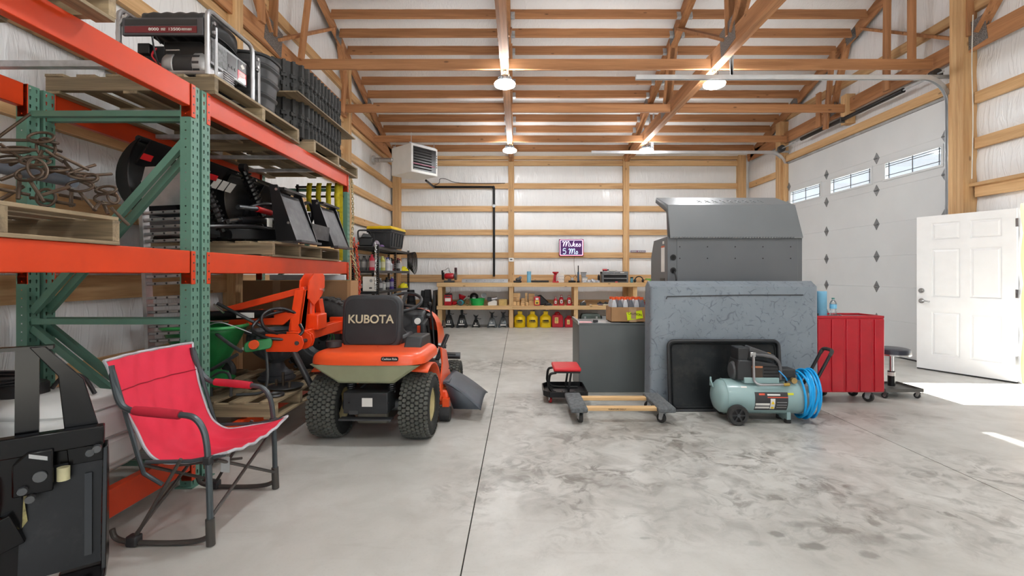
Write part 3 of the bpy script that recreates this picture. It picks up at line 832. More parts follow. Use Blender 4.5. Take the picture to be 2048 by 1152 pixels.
MB().box(*[q + 2.33 for q in (GX0 + .05, GX1 - .06)], GY0 - 3.34 - .0145, GY0 - 3.34 - .011, .285, .327).build('red_decal', MAR, g)
text('wattage_lettering', '8000', .026, MT['paper'], g, (-.05, GY0 - 3.34 - .016, .306), (PI/2, 0, 0), sx=1.3)
text('wattage_lettering', '13500', .026, MT['paper'], g, (.085, GY0 - 3.34 - .016, .306), (PI/2, 0, 0), sx=1.3)
text('wattage_lettering', 'WATTS\nRATED', .009, MT['paper'], g, (.012, GY0 - 3.34 - .016, .306), (PI/2, 0, 0))
text('wattage_lettering', 'STARTING WATTS\nMADE IN AMERICA', .008, MT['paper'], g, (.165, GY0 - 3.34 - .016, .306), (PI/2, 0, 0))
al = MB()
al.lathe([(.001, -.16), (.085, -.155), (.1, -.13), (.1, -.08), (.095, -.075)], axis='x', n=28, c=(.1, -.12, .115)).build('alternator_end_bell', GT, g)
MB().lathe([(.092, -.075), (.097, -.07), (.097, .05), (.092, .055)], axis='x', n=28, c=(.1, -.12, .115)).build('alternator_body', DEC, g)
MB().lathe([(.095, .055), (.104, .06), (.104, .11), (.09, .14), (.001, .145)], axis='x', n=28, c=(.1, -.12, .115)).build('alternator_end_bell', GT, g)
for k in range(14):
    a = 2 * PI * k / 14
    MB().cbox((.1 + .085, -.12 + .103 * math.cos(a), .115 + .103 * math.sin(a)), (.045, .006, .016), (a, 0, 0)).build('cooling_slot', DEC, g)
MB().cyl((-.24, -.15, .1), (-.1, -.15, .105), .038, n=16).build('starter_motor', M('brass_grey', S(150, 146, 122), .4, .6), g)
MB().box(-.26, .22, -.14, .2, .12, .27).build('engine_shroud', MT['blackp'], g, bevel=.02)
MB().prism([(-.05, .27), (.2, .27), (.26, .19), (.12, .12), (.03, .15), (-.05, .15)], (0, -.19, 0), (1, 0, 0), (0, 0, 1), (0, .06, 0)).build('air_cleaner', MT['black'], g, bevel=.006)
MB().box(-.03, .06, -.196, -.19, .205, .213).build('bright_strip', MT['alu'], g)
MB().box(-.21, -.13, -.21, -.17, .18, .25).build('switch_box', MT['black'], g, bevel=.005)
MB().tube(smooth_path([(-.06, -.2, .25), (-.1, -.22, .3), (-.08, -.22, .16), (-.06, -.2, .08)]), .006, n=6).build('cable', MT['hose'], g)
MB().tube(smooth_path([(-.09, -.2, .22), (-.11, -.21, .16), (-.05, -.19, .1), (.0, -.17, .12)]), .006, n=6).build('cable', MT['red'], g)
cp = sub('control_panel', g)
x = GX1 + 2.33 - .02
MB().box(x - .02, x, -.2, .22, .12, .30).build('panel_plate', M('panel_grey', S(150, 153, 156), .4, .5), cp, bevel=.004)
MB().box(x, x + .002, -.19, -.02, .14, .28).build('info_label', M('label_grey', S(120, 122, 124), .5, var=.3, scale=40), cp)
MB().box(x, x + .003, -.02, .09, .14, .28).build('outlet_cover', DEC, cp)
for k in range(3): MB().cyl((x, .0 + .035 * k, .19), (x + .006, .0 + .035 * k, .19), .012, n=12).build('outlet', MT['black'], cp)
MB().box(x, x + .003, .105, .21, .215, .285).build('badge', MT['black'], cp)
MB().prism([(0, -.02), (.026, 0), (0, .02), (-.026, 0)], (x + .003, .158, .25), (0, 1, 0), (0, 0, 1), (.002, 0, 0)).build('diamond_emblem', MT['paper'], cp)
MB().box(x, x + .003, .105, .21, .135, .212).build('badge', MT['red'], cp)
for k in range(3): MB().box(x + .003, x + .004, .118, .198 - .02 * k, .19 - .018 * k, .198 - .018 * k).build('badge_print', MT['paper'], cp)
MB().grid(lambda u, v: (x - .1 + .08 * math.sin(PI * v), -.2 + .42 * u, .3 + .07 * math.sin(PI * min(1, u * 1.15)) ** .5 * (.6 + .4 * v)), 16, 6).build('panel_hood', MT['blackp'], cp)
for y in (GY0 - 3.34, GY1 - 3.34):
    hd = sub('folding_handle', g)
    MB().box(x + .022, x + .034, y + .02, y + .09, .28, .40).build('pivot_plate', MT['black'], hd, bevel=.006)
    for dz in (.31, .37): MB().cyl((x + .034, y + .035, dz), (x + .048, y + .035, dz), .012, n=10).build('pivot_bolt', GT, hd)
    MB().tube([(x + .03, y + .07, .36), (x + .03, y + .075, .0 + .02)], .011, n=8).build('handle_tube', GT, hd)
rc = MB().lathe([(.001, .02), (.06, .018), (.09, .0), (.092, -.03)], axis='x', n=28, c=(x - .02, .0, .10)); rc.build('recoil_cover', GT, g)
for k in range(6): MB().box(x + .0, x + .004, -.07 + .01, .07 - .01, .06 + .016 * k, .066 + .016 * k).build('recoil_vent', DEC, g)

# ---------------------------------------------------------------- black tub and rubber tracks on the top level
tb = thing('tub', 'large black ribbed plastic tub standing behind the generator', 'tub', (-2.42, 3.88, ZT3))
def tubpt(u, v):
    a = 2 * PI * u; k = .9 + .12 * v; rib = .012 * (abs((v * 4.2) % 1 - .5) < .11)
    c, s_ = math.cos(a), math.sin(a); e = .6
    return ((.40 * k + rib) * math.copysign(abs(c) ** e, c), (.20 * k + rib) * math.copysign(abs(s_) ** e, s_), .46 * v)
MB().grid(tubpt, 48, 40, cu=True).build('tub_shell', MT['blackp'], tb, ang=50)
MB().tube([Vector(tubpt(i / 48, 1)) for i in range(48)], .014, n=8, closed=True).build('rim', MT['blackp'], tb)
MB().grid(lambda u, v: Vector(tubpt(u, .97)) * v + Vector((0, 0, .446)) * (1 - v), 24, 2, cu=True).build('lid_panel', MT['blackp'], tb)
MB().tube([(.30, -.22, .36), (.36, .1, .04)], .004, n=5).build('tie_cord', MT['hose'], tb)

def track(label, z):
    t = thing('rubber_track', label, 'rubber track', (-2.47, 4.92, z), 0, 'rubber tracks')
    hw, hl, H = .42, .66, .335        # half extents of the loop, height of the belt on its side
    def loop(s, off):
        r = .30 + off; a, b = hw + off, hl + off
        pts = rrect(2 * a, 2 * b, r, 8); n = len(pts); L = [0]
        for i in range(n): L.append(L[-1] + math.dist(pts[i], pts[(i+1) % n]))
        q = (s % 1.0) * L[-1]
        for i in range(n):
            if q <= L[i+1]:
                f = (q - L[i]) / (L[i+1] - L[i]); p, e = pts[i], pts[(i+1) % n]
                tx, ty = e[0] - p[0], e[1] - p[1]; l = math.hypot(tx, ty)
                return p[0] + tx * f, p[1] + ty * f, ty / l, -tx / l
    N_ = 120
    mb = MB()
    mb.grid(lambda u, v: (lambda q, z_: (q[0], q[1], z_))(loop(u, [0, 0, -.035, -.035][int(round(v * 4)) % 4]), [0, H, H, 0][int(round(v * 4)) % 4]), N_, 4, cu=True, cv=True)
    mb.build('belt', MT['rubber'], t, ang=30)
    lug = None
    nl = 46
    for k in range(nl):
        x, y, nx, ny = loop(k / nl, 0)
        if lug is None:
            m_ = MB()
            for zz, hh, oy in ((.0, .13, 0), (H - .13, .13, .0)):
                m_.prism([(-.02, 0), (.02, 0), (.013, .034), (-.013, .034)], (0, 0, zz), (0, 1, 0), (1, 0, 0), (0, 0, hh))
            for zz in (.12, .2): m_.prism([(-.03, 0), (.03, 0), (.024, .028), (-.024, .028)], (0, .0, zz - .022), (0, 1, 0), (1, 0, 0), (0, 0, .04))
            m_.prism([(-.009, 0), (.009, 0), (.006, .026), (-.006, .026)], (0, 0, .12), (0, 1, 0), (1, 0, 0), (0, 0, .1))
            lug = m_.build('tread_lug', MT['rubber'], t, bevel=.003); o = lug
        else: o = inst(lug, (0, 0, 0))
        o.location = (x - nx * .002, y - ny * .002, 0); o.rotation_euler = (0, 0, math.atan2(ny, nx))
    return t
track('lower black rubber track with chunky lugs, lying on the top pallet', ZT3)
tag(MB().box(-.47, .49, -.74, .74, 0, .012).build('plywood_sheet', MT['pal_y']), 'thin plywood sheet between the two rubber tracks', 'plywood').location = (-2.46, 4.93, ZT3 + .336)
track('upper black rubber track with chunky lugs, resting on the plywood sheet', ZT3 + .349)

# ---------------------------------------------------------------- spiked chain harrow on the near pallet
zt = Z2 + .14
h = thing('chain_harrow', 'heap of rusty spiked chain harrow links on the weathered pallet', 'chain harrow', (-2.4, 1.85, zt))
random.seed(11)
def harrow_pt(px, py, d): return P(px, py, d) - Vector((-2.4, 1.85, zt))
rods = [((-4, 275, 2.25), (60, 228, 2.3)), ((0, 280, 2.1), (80, 281, 2.15)), ((0, 300, 2.0), (75, 300, 2.1)), ((0, 288, 2.05), (62, 330, 2.15)), ((76, 287, 2.1), (123, 303, 2.2)),
        ((90, 300, 2.1), (128, 325, 2.15)), ((110, 307, 2.1), (178, 340, 2.2)), ((140, 345, 2.15), (190, 330, 2.3)), ((150, 353, 2.1), (223, 348, 2.3)), ((128, 322, 2.15), (155, 355, 2.1)),
        ((0, 360, 1.95), (40, 345, 2.0)), ((40, 350, 1.98), (36, 398, 1.95)), ((58, 358, 1.98), (88, 404, 1.98)), ((85, 390, 2.0), (140, 373, 2.05)), ((64, 355, 2.1), (115, 340, 2.1)),
        ((143, 378, 2.1), (142, 414, 2.1)), ((160, 385, 2.1), (192, 422, 2.12)), ((177, 370, 2.15), (212, 384, 2.2)), ((200, 405, 2.15), (188, 420, 2.1)), ((222, 415, 2.2), (258, 451, 2.24)),
        ((205, 402, 2.2), (216, 428, 2.2)), ((120, 390, 2.15), (165, 398, 2.15)), ((0, 378, 1.95), (60, 390, 2.0)), ((72, 330, 2.1), (85, 300, 2.1)), ((0, 322, 2.1), (70, 318, 2.2)),
        ((60, 395, 2.05), (150, 410, 2.1)), ((0, 400, 1.97), (48, 372, 2.02)), ((95, 338, 2.1), (150, 352, 2.12)), ((160, 362, 2.15), (215, 385, 2.2)), ((20, 330, 2.15), (58, 312, 2.15))]
for a, b in rods:
    MB().tube([harrow_pt(*a), harrow_pt(*b)], .0072, n=8).build('spike_rod', MT['rust'], h)
def ring(c, r1, r2, tilt, az, th=.006):
    m = Matrix.Rotation(az, 4, 'Z') @ Matrix.Rotation(tilt, 4, 'X')
    pts = [Vector(c) + m @ Vector((r1 * math.cos(2*PI*k/18), r2 * math.sin(2*PI*k/18), 0)) for k in range(18)]
    return MB().tube(pts, th, n=7, closed=True)
for px, py, d, r1, r2, ti, az in ((82, 275, 2.1, .048, .032, 1.0, .2), (98, 283, 2.12, .03, .022, .3, 1.2), (92, 295, 2.12, .03, .045, 1.4, .8), (58, 348, 1.98, .05, .035, 1.1, .1), (75, 338, 2.0, .03, .05, 1.2, 1.0),
                                  (70, 322, 2.05, .05, .03, .8, .4), (112, 338, 2.1, .045, .03, .5, .3), (160, 372, 2.1, .05, .032, 1.0, .2), (166, 352, 2.12, .05, .03, .6, .8), (182, 356, 2.13, .025, .02, 1.3, .4),
                                  (212, 380, 2.16, .042, .026, .9, .1), (214, 398, 2.18, .045, .028, 1.1, .5), (226, 395, 2.18, .02, .03, 1.2, 1.1), (18, 318, 2.1, .05, .03, .7, .2), (92, 395, 2.05, .03, .04, 1.3, .6), (30, 300, 2.12, .06, .03, .7, .2)):
    ring(harrow_pt(px, py, d), r1, r2, ti, az).build('link_ring', MT['rust'], h)
MB().tube([harrow_pt(-20, 330, 2.25), harrow_pt(150, 362, 2.32)], .034, n=14).build('roller_bar', M('blue_grey_steel', S(96, 104, 116), .4, .3), h)

# ---------------------------------------------------------------- blade attachment on the middle level
bl = thing('plow_blade', 'long black curved blade attachment with red decals on the middle pallet', 'plow blade', (-2.7, 4.28, ZT2))
def bp(x, y, z): return (x + 2.7, y - 4.28, z - ZT2)
BY0, BY1 = 3.20, 5.36
def prof(v):   # from the cutting edge up to the top lip
    a = R(-62 + 112 * v); return -2.42 - .42 * math.cos(a) + .10, 1.97 + .36 * math.sin(a) * .93
MB().grid(lambda u, v: bp(prof(v)[0], BY0 + (BY1 - BY0) * u, prof(v)[1]), 2, 16).build('moldboard', MT['black'], bl, solid=.012)
for y in (BY0, 3.7, 4.25, 4.8, BY1):
    pts = [(prof(v)[0], prof(v)[1]) for v in [i / 12 for i in range(13)]]
    poly = pts + [(x + .07 * math.sin(PI * (i / 12)) + .012, z) for i, (x, z) in reversed(list(enumerate(pts)))]
    MB().prism([(a + 2.7, b - ZT2) for a, b in poly], (0, y - 4.28 - .006, 0), (1, 0, 0), (0, 0, 1), (0, .012, 0)).build('rib', MT['black'], bl)
tp = prof(1)
MB().tube([bp(tp[0], BY0, tp[1]), bp(tp[0], BY1, tp[1])], .022, n=10).build('top_tube', MT['black'], bl)
for k in range(7): MB().cyl(bp(tp[0] + .02, BY0 + .15 + .31 * k, tp[1] - .01), bp(tp[0] + .032, BY0 + .15 + .31 * k, tp[1] - .01), .011, n=10).build('bolt', MT['steel'], bl)
lo = prof(0)
MB().cbox(bp(lo[0] - .01, 4.28, lo[1] - .03), (.02, BY1 - BY0, .12), (0, .3, 0)).build('cutting_edge', MT['dsteel'], bl)
# decals on the aisle side
def on_blade(v, y, off=.028):
    x, z = prof(v); a = R(-62 + 112 * v)
    return bp(x - off * math.cos(a) * -1, y, z)
RD_ = M('red_decal_paint', S(200, 26, 32), .4)
MB().cbox(bp(prof(.93)[0] + .05, BY0 + .075, 2.13), (.004, .09, .08), (0, .5, 0)).build('reflector', RD_, bl)
MB().cbox(bp(-2.60 + .02, 3.66, 2.14), (.012, .86, .20), (0, .62, 0)).build('name_plate', MT['black'], bl)
text('lettering', 'LAND PRIDE', .085, MT['paper'], bl, bp(-2.553, 3.64, 2.165), (PI/2 - .62, 0, PI/2), sx=1.0)
MB().prism([(-.22, .0), (.26, .0), (.16, -.075), (-.12, -.075)], bp(-2.533, 3.7, 2.125), (0, 1, 0), Vector((-.58, 0, .81)), (.004, 0, .003)).build('red_chevron', RD_, bl)
for k in range(3): MB().cbox(bp(-2.545 + .012, 3.93 + .1 * k, 2.06), (.004, .08, .09), (0, .62, 0)).build('warning_label', MT['paper'], bl)
# push frame, springs, hydraulics
MB().box(-.2, .18, -.55, .62, .02, .12).build('push_frame', MT['black'], bl, bevel=.01)
for y, z in ((3.78, 1.87), (4.42, 2.0)):
    c0, c1 = Vector(bp(-2.38, y, z - .2)), Vector(bp(-2.50, y - .12, z + .22))
    d = (c1 - c0); m_ = MB(); pts = []
    for k in range(120):
        a = 2 * PI * k / 10; t_ = k / 119
        u1 = d.normalized().cross(Vector((0, 1, 0))).normalized(); u2 = d.normalized().cross(u1)
        pts.append(c0 + d * t_ + (u1 * math.cos(a) + u2 * math.sin(a)) * .042)
    m_.tube(pts, .009, n=6).build('coil_spring', MT['black'], bl)
    MB().tube([c0 - d * .12, c1 + d * .12], .03, n=10).build('spring_rod', MT['black'], bl)
    for e in (c0 - d * .12, c1 + d * .12): MB().cyl(e + Vector((-.02, 0, 0)), e + Vector((.03, 0, 0)), .04, n=12).build('spring_eye', MT['black'], bl)
MB().cyl(bp(-2.30, 3.86, 1.74), bp(-2.24, 4.32, 1.80), .035, n=12).build('hydraulic_cylinder', MT['black'], bl)
MB().cyl(bp(-2.24, 4.02, 1.86), bp(-2.22, 4.2, 1.85), .026, n=12).build('hose_fitting', RD_, bl)
MB().cyl(bp(-2.27, 3.8, 1.845), bp(-2.24, 4.02, 1.86), .02, n=10).build('hose_fitting', MT['dsteel'], bl)
MB().cyl(bp(-2.3, 3.72, 1.72), bp(-2.3, 3.86, 1.75), .018, n=8).build('hose_fitting', MT['steel'], bl)
for k, pts in enumerate(([(-2.4, 4.1, 1.72), (-2.3, 4.0, 1.86), (-2.2, 4.2, 1.92), (-2.2, 4.4, 1.8), (-2.3, 4.6, 1.72)], [(-2.3, 4.5, 1.72), (-2.16, 4.62, 1.95), (-2.12, 4.75, 2.02), (-2.13, 4.86, 1.9), (-2.2, 4.85, 1.75)], [(-2.45, 3.5, 1.65), (-2.3, 3.7, 1.68), (-2.2, 4.0, 1.7), (-2.18, 4.4, 1.66)])):
    MB().tube(smooth_path([bp(*p) for p in pts]), .017, n=8).build('hydraulic_hose', MT['hose'], bl)
MB().box(-.36, .42, -.35, .75, .0, .045).build('lower_frame', MT['black'], bl, bevel=.008)
MB().bar(bp(-2.4, 3.85, 1.63), bp(-2.05, 4.3, 1.66), .1, .09).build('hinge_arm', MT['black'], bl, bevel=.008)
# coupler plates facing the aisle
CP = M('worn_black_plate', S(74, 75, 78), .45, .3, var=.25, scale=7, dirt=.5, dcol=S(110, 110, 112))
for y0, y1 in ((3.93, 4.33), (4.72, 5.14)):
    q = sub('coupler_plate', bl)
    MB().prism([(y0, 0), (y1, 0), (y1 - .03, .43), (y0 + .03, .43)], bp(-1.86, 4.28 - 4.28 + 0, ZT2 + .02), (0, 1, 0), Vector((-.36, 0, .93)), (-.012, 0, -.004)).tf(Matrix.Translation((0, 0, 0))).build('face_plate', CP, q)
    for yy, e in ((y0 - .012, 1), (y1, 1)):
        MB().prism([(0, 0), (-.17, .0), (-.23, .47), (-.165, .47)], bp(-1.85, yy, ZT2 + .01), (1, 0, 0), (0, 0, 1), (0, .014, 0)).build('side_flange', MT['black'], q)
    MB().box(.84 - .03, .84 + .045, y0 - 4.28, y1 - 4.28, .0, .02).build('bottom_lip', CP, q)
    MB().bar(bp(-2.0, y0, ZT2 + .45), bp(-2.0, y1, ZT2 + .45), .08, .02).build('top_lip', MT['black'], q)
    for z in (.16, .44): MB().cyl(bp(-1.86 - .36 * z, y0 - .012, ZT2 + z), bp(-1.86 - .36 * z, y0 - .022, ZT2 + z), .012, n=8).build('bolt', MT['steel'], q)
for c in bl.children:
    pass
MB().box(.78 - .0, .80, .05, .44, .06, .2).build('bridge_plate', CP, bl)
MB().box(.6, .603, -.36, -.28, .13, .2).build('serial_label', MT['paper'], bl).location = (.0, .0, .0)

# ---------------------------------------------------------------- aluminium loading ramp standing in the rack
rp = thing('loading_ramp', 'tall aluminium loading ramp with perforated rungs standing behind the green upright', 'loading ramp', (-2.24, 3.12, .0))
RM = Matrix.Rotation(R(-2.6), 4, 'Y')
rw = .17
for s in (-1, 1):
    MB().box(s * rw - .012, s * rw + .012, -.03, .03, .0, 1.78).tf(RM).build('side_rail', MT['alu'], rp, smooth=False)
MB().box(-rw, rw, -.012, .0, 1.76, 1.93).tf(RM).build('lip_plate', MT['alu'], rp)
MB().prism([(-rw, 0), (rw, 0), (rw - .03, .1), (-rw + .03, .1)], (0, -.01, 1.92), (1, 0, 0), (0, 0, 1), (0, .008, 0)).tf(RM).build('lip_plate', MT['alu'], rp)
for k in range(36):
    z = .06 + .047 * k
    if k in (12, 24): continue
    mb = MB().box(-rw + .012, rw - .012, -.022, .02, z, z + .02).tf(RM)
    rg = mb.build('rung', MT['alu'], rp, bevel=.004)
    if k > 8:
        mh = MB()
        for i in range(4): mh.cyl((-rw + .07 + .075 * i, -.0235, z + .01), (-rw + .07 + .075 * i, -.021, z + .01), .007, n=8)
        mh.tf(RM).build('rung_holes', MT['blackp'], rg, kind='stuff')

# ---------------------------------------------------------------- straps, chain at the rack end
sb = thing('strap_rail', 'black rail with hooks fixed across the far end frame of the rack', 'rail', (-2.3, 5.44, 2.2))
MB().box(-.28, .27, -.012, .012, .10, .122).build('upper_bar', MT['black'], sb)
MB().box(-.25, .27, -.012, .012, -.01, .012).build('lower_bar', MT['black'], sb)
for x in (-.26, .25): MB().box(x - .012, x + .012, -.01, .01, -.05, .14).build('bracket', MT['black'], sb)
YS = M('yellow_webbing', S(196, 178, 24), .8, var=.15, scale=20)
for k, (px, lab) in enumerate(((617, 'folded yellow ratchet strap hanging on the rack rail, first from the blade'), (636, 'folded yellow ratchet strap hanging on the rack rail, second from the blade'), (656, 'folded yellow ratchet strap hanging on the rack rail, third from the blade'), (673, 'folded yellow ratchet strap hanging on the rack rail, last one before the yellow post strap'))):
    X = (px - VX) * 5.38 / F
    st = thing('ratchet_strap', lab, 'strap', (X, 5.415, 2.33), 0, 'straps on the rack rail')
    MB().grid(lambda u, v: ((v - .5) * .055, [-.0, -.02, -.03, -.02, -.01][min(4, int(u * 5))] * 1.0, .02 * math.sin(PI * min(1, u * 4)) - .36 * max(0, u - .15)), 14, 2).build('webbing', YS, st, solid=.012)
    MB().box(-.03, .03, -.04, -.012, -.40, -.32).build('ratchet_buckle', MT['dsteel'], st, bevel=.006)
    MB().tube(arc((0, -.02, -.43), .018, 0, 300, 8), .004, n=5).build('hook', MT['galv'], st)
tag(MB().box(-.02, .02, -.003, .003, 0, 1.05).build('yellow_strap', YS), 'long yellow strap hanging down beside the far green upright', 'strap').location = (-2.05, 5.42, 1.46)
def chain(name, label, pts, r, mat, link=.03, group='chains on the rack end'):
    t = thing(name, label, 'chain', tuple(pts[0]), 0, group)
    path = smooth_path([Vector(p) - Vector(pts[0]) for p in pts], 8)
    L = [0]
    for a, b in zip(path[:-1], path[1:]): L.append(L[-1] + (b - a).length)
    n = int(L[-1] / link); base = None
    for k in range(n):
        q = k * link
        i = max(j for j in range(len(L)) if L[j] <= q); i = min(i, len(path) - 2)
        p = path[i].lerp(path[i+1], (q - L[i]) / max(1e-6, L[i+1] - L[i])); d = (path[i+1] - path[i]).normalized()
        if base is None:
            base = MB().tube([(r * .35 * math.cos(2*PI*j/12) * 1.3, 0, link * .68 * math.sin(2*PI*j/12)) for j in range(12)], r * .2, n=5, closed=True).build('chain_link', mat, t); o = base
        else: o = inst(base, (0, 0, 0))
        o.location = p; o.rotation_euler = (d.to_track_quat('Z', 'Y') @ Matrix.Rotation((k % 2) * PI / 2, 3, 'Z').to_quaternion()).to_euler()
    return t
GC = M('gold_chain', S(186, 170, 130), .35, .8)
chain('hanging_chain', 'zinc chain hanging from the top of the far rack upright', [P(704, 362, 5.62), P(706, 430, 5.62), P(704, 500, 5.62), P(713, 545, 5.62), P(712, 600, 5.62)], .026, GC)
OC = M('orange_red_paint', S(196, 70, 40), .45)
chain('hanging_chain', 'orange-red chain hanging low on the far rack upright', [P(708, 478, 5.66), P(704, 510, 5.66), P(712, 550, 5.66), P(718, 590, 5.66), P(712, 612, 5.66)], .03, OC)
chain('hanging_chain', 'orange-red chain hanging closest to the black shelving', [P(712, 490, 5.7), P(716, 530, 5.7), P(720, 570, 5.7), P(716, 596, 5.7)], .03, OC)
chain('hanging_chain', 'bright steel chain hanging between the rack and shelving', [P(751, 488, 8.85), P(752, 520, 8.85), P(750, 550, 8.85), P(751, 585, 8.85)], .034, MT['steel'], .04)
# ================================================================ lower level of the far bay
zp = ZT1
# large cardboard carton leaning at the far end
bx_ = thing('carton', 'tall brown cardboard carton at the far end of the lowest rack level', 'carton', (-2.42, 5.26, Z1))
MB().box(-.6, .58, -.12, .12, 0, .99).build('carton_body', MT['card2'], bx_, bevel=.004)
MB().box(-.6, .58, -.123, -.12, .985, .992).build('flap_edge', MT['card'], bx_)
MB().box(-.27, -.19, -.1225, -.12, 0, .99).build('tape_strip', M('packing_tape', S(160, 126, 92), .35), bx_)
MB().box(.545, .582, -.124, .12, 0, .99).build('corner_fold', MT['card'], bx_)
tag(MB().box(-.42, .42, -.02, .02, 0, .06).build('foam_panel', M('pale_foam', S(196, 202, 206), .6), bevel=.006), 'pale foam strip lying on top of the tall carton', 'panel').location = (-2.35, 5.24, Z1 + .993)

# wheel with off-road tyre behind the orange implement
wh = thing('spare_wheel', 'large black tyre on a dark steel rim behind the orange implement', 'wheel', (-2.02, 4.88, .0))
wz, wr_ = .665, .395
MB().lathe([(.215, -.1), (.26, -.125), (.34, -.12), (.385, -.09), (wr_, -.05), (wr_, .05), (.385, .09), (.34, .12), (.26, .125), (.215, .1)], c=(0, 0, wz), axis='y', n=48).build('tyre', MT['rubber'], wh)
MB().lathe([(.22, -.095), (.205, -.085), (.195, -.03), (.16, .0), (.09, -.03), (.05, -.03), (.05, .05), (.16, .06), (.22, .08)], c=(0, 0, wz), axis='y', n=40).build('rim', MT['dgrey'], wh)
for k in range(6):
    a = 2 * PI * k / 6
    MB().cyl((.078 * math.cos(a), -.034, wz + .078 * math.sin(a)), (.078 * math.cos(a), -.028, wz + .078 * math.sin(a)), .013, n=10).build('lug_hole', MT['black'], wh)
MB().cyl((0, -.034, wz), (0, -.03, wz), .05, n=20).build('hub_bore', MT['black'], wh)
lug = None
for k in range(36):
    a = 2 * PI * k / 36
    if lug is None: lug = MB().box(wr_ - .01, wr_ + .008, -.11, -.02, -.018, .018).box(wr_ - .01, wr_ + .008, .02, .11, -.0, .036).build('tread_block', MT['rubber'], wh, bevel=.003); o = lug
    else: o = inst(lug, (0, 0, 0))
    o.location = (0, 0, wz); o.rotation_euler = (0, -a, 0)
MB().tube(smooth_path([(.10, -.14, wz + .1), (.13, -.15, wz + .03), (.12, -.15, wz - .04), (.16, -.15, wz - .02), (.15, -.15, wz + .05)]), .004, n=5).build('green_tie', M('green_cord', S(70, 190, 80), .6), wh)

# green broadcast spreader
sp = thing('lawn_spreader', 'green broadcast spreader with a grey push frame on the lowest pallet', 'spreader', (-2.24, 3.66, zp))
SG = M('spreader_green', S(34, 120, 62), .38, var=.12, dirt=.25, dcol=S(50, 70, 40))
DT = M('frame_tube_grey', S(78, 80, 82), .4, .5, dirt=.3, dcol=S(60, 50, 44))
def hop(u, v):
    a = 2 * PI * u; c, s_ = math.cos(a), math.sin(a); e = .55
    k = .28 + .72 * v ** .8
    return (-.21 + .27 * k * math.copysign(abs(c) ** e, c), .02 + .2 * k * math.copysign(abs(s_) ** e, s_), .16 + .36 * v)
MB().grid(hop, 40, 10, cu=True).build('hopper', SG, sp, ang=60, solid=.006)
MB().tube([hop(i / 40, 1) for i in range(40)], .014, n=8, closed=True).build('hopper_rim', M('spreader_green_light', S(60, 160, 88), .35), sp)
MB().tube(smooth_path([(-.26, -.08, .62), (-.1, -.12, .53), (.08, -.17, .42), (.2, -.2, .36)]), .013, n=8).build('handle_tube', DT, sp)
MB().tube(smooth_path([(-.12, .02, .70), (.06, .04, .60), (.25, .07, .49), (.36, .08, .42)]), .013, n=8).build('handle_tube', DT, sp)
MB().tube([(-.12, -.02, .695), (-.02, -.06, .635)], .008, n=6).build('lever', MT['steel'], sp)
MB().tube(smooth_path([(-.35, -.1, .06), (-.2, -.14, .14), (.0, -.19, .24), (.17, -.2, .34)]), .013, n=8).build('lower_tube', DT, sp)
MB().prism(rrect(.21, .085, .03), (.25, -.06, .39), Vector((.85, .3, .12)), Vector((-.1, .3, .9)), (.02, -.05, .0)).build('control_housing', SG, sp, bevel=.008)
MB().cyl((.25, -.12, .40), (.255, -.145, .40), .034, n=18).build('orange_dial', M('orange_knob', S(226, 80, 30), .4), sp)
for k in range(2): MB().cbox((.17 + .05 * k, -.11, .365), (.03, .012, .02)).build('switch', MT['paper'], sp)
MB().tube([(-.05, -.16, .02)] + smooth_path([(-.05, -.16, .16), (.02, -.165, .2), (.08, -.165, .19), (.1, -.165, .12), (.1, -.165, .02)]), .011, n=8).build('kick_stand', DT, sp)
MB().tube(smooth_path([(.28, -.02, .36), (.30, -.03, .2), (.30, -.04, .09), (.26, -.05, .02), (.1, -.1, .016)]), .011, n=8).build('kick_stand', DT, sp)
MB().tube(smooth_path([(.16, .0, .47), (.0, -.1, .56), (-.1, -.1, .545)]), .004, n=5).build('control_cable', MT['galv'], sp)
MB().lathe([(.001, .09), (.1, .1), (.12, .12), (.12, .124), (.1, .108), (.001, .1)], c=(-.1, -.0, 0), n=24).build('impeller', SG, sp)
MB().prism([(-.10, 0), (.10, 0), (.08, .12), (-.06, .14)], (-.0, -.17, .09), (1, 0, 0), (0, 0, 1), (0, .012, 0)).build('deflector', SG, sp)
for s in (-1, 1):
    MB().lathe([(.04, -.03), (.11, -.035), (.125, 0), (.11, .035), (.04, .03)], c=(-.22, .02 + s * .2, .126), axis='y', n=24).build('wheel', MT['rubber'], sp)

# fluted urn
un = thing('urn', 'dark grey fluted garden urn on a round foot, beside the green spreader', 'urn', (-2.14, 4.16, zp))
UR = M('urn_grey', S(74, 76, 80), .6, var=.15)
MB().lathe([(.001, .02), (.15, 0), (.155, .02), (.13, .045), (.135, .055), (.10, .075), (.07, .11), (.055, .15), (.07, .175)], n=36).build('foot', UR, un)
MB().grid(lambda u, v: (lambda r: (r * math.cos(2*PI*u), r * math.sin(2*PI*u), .17 + .25 * v))((.07 + .16 * math.sin(PI * min(1, v * .62 + .0)) ** .7) * (1 + .035 * math.cos(24 * 2 * PI * u) * min(1, 4 * v))), 144, 18, cu=True).build('bowl', UR, un, ang=60)
MB().lathe([(.215, .41), (.25, .42), (.255, .44), (.22, .445), (.2, .41)], n=40).build('rim', UR, un)

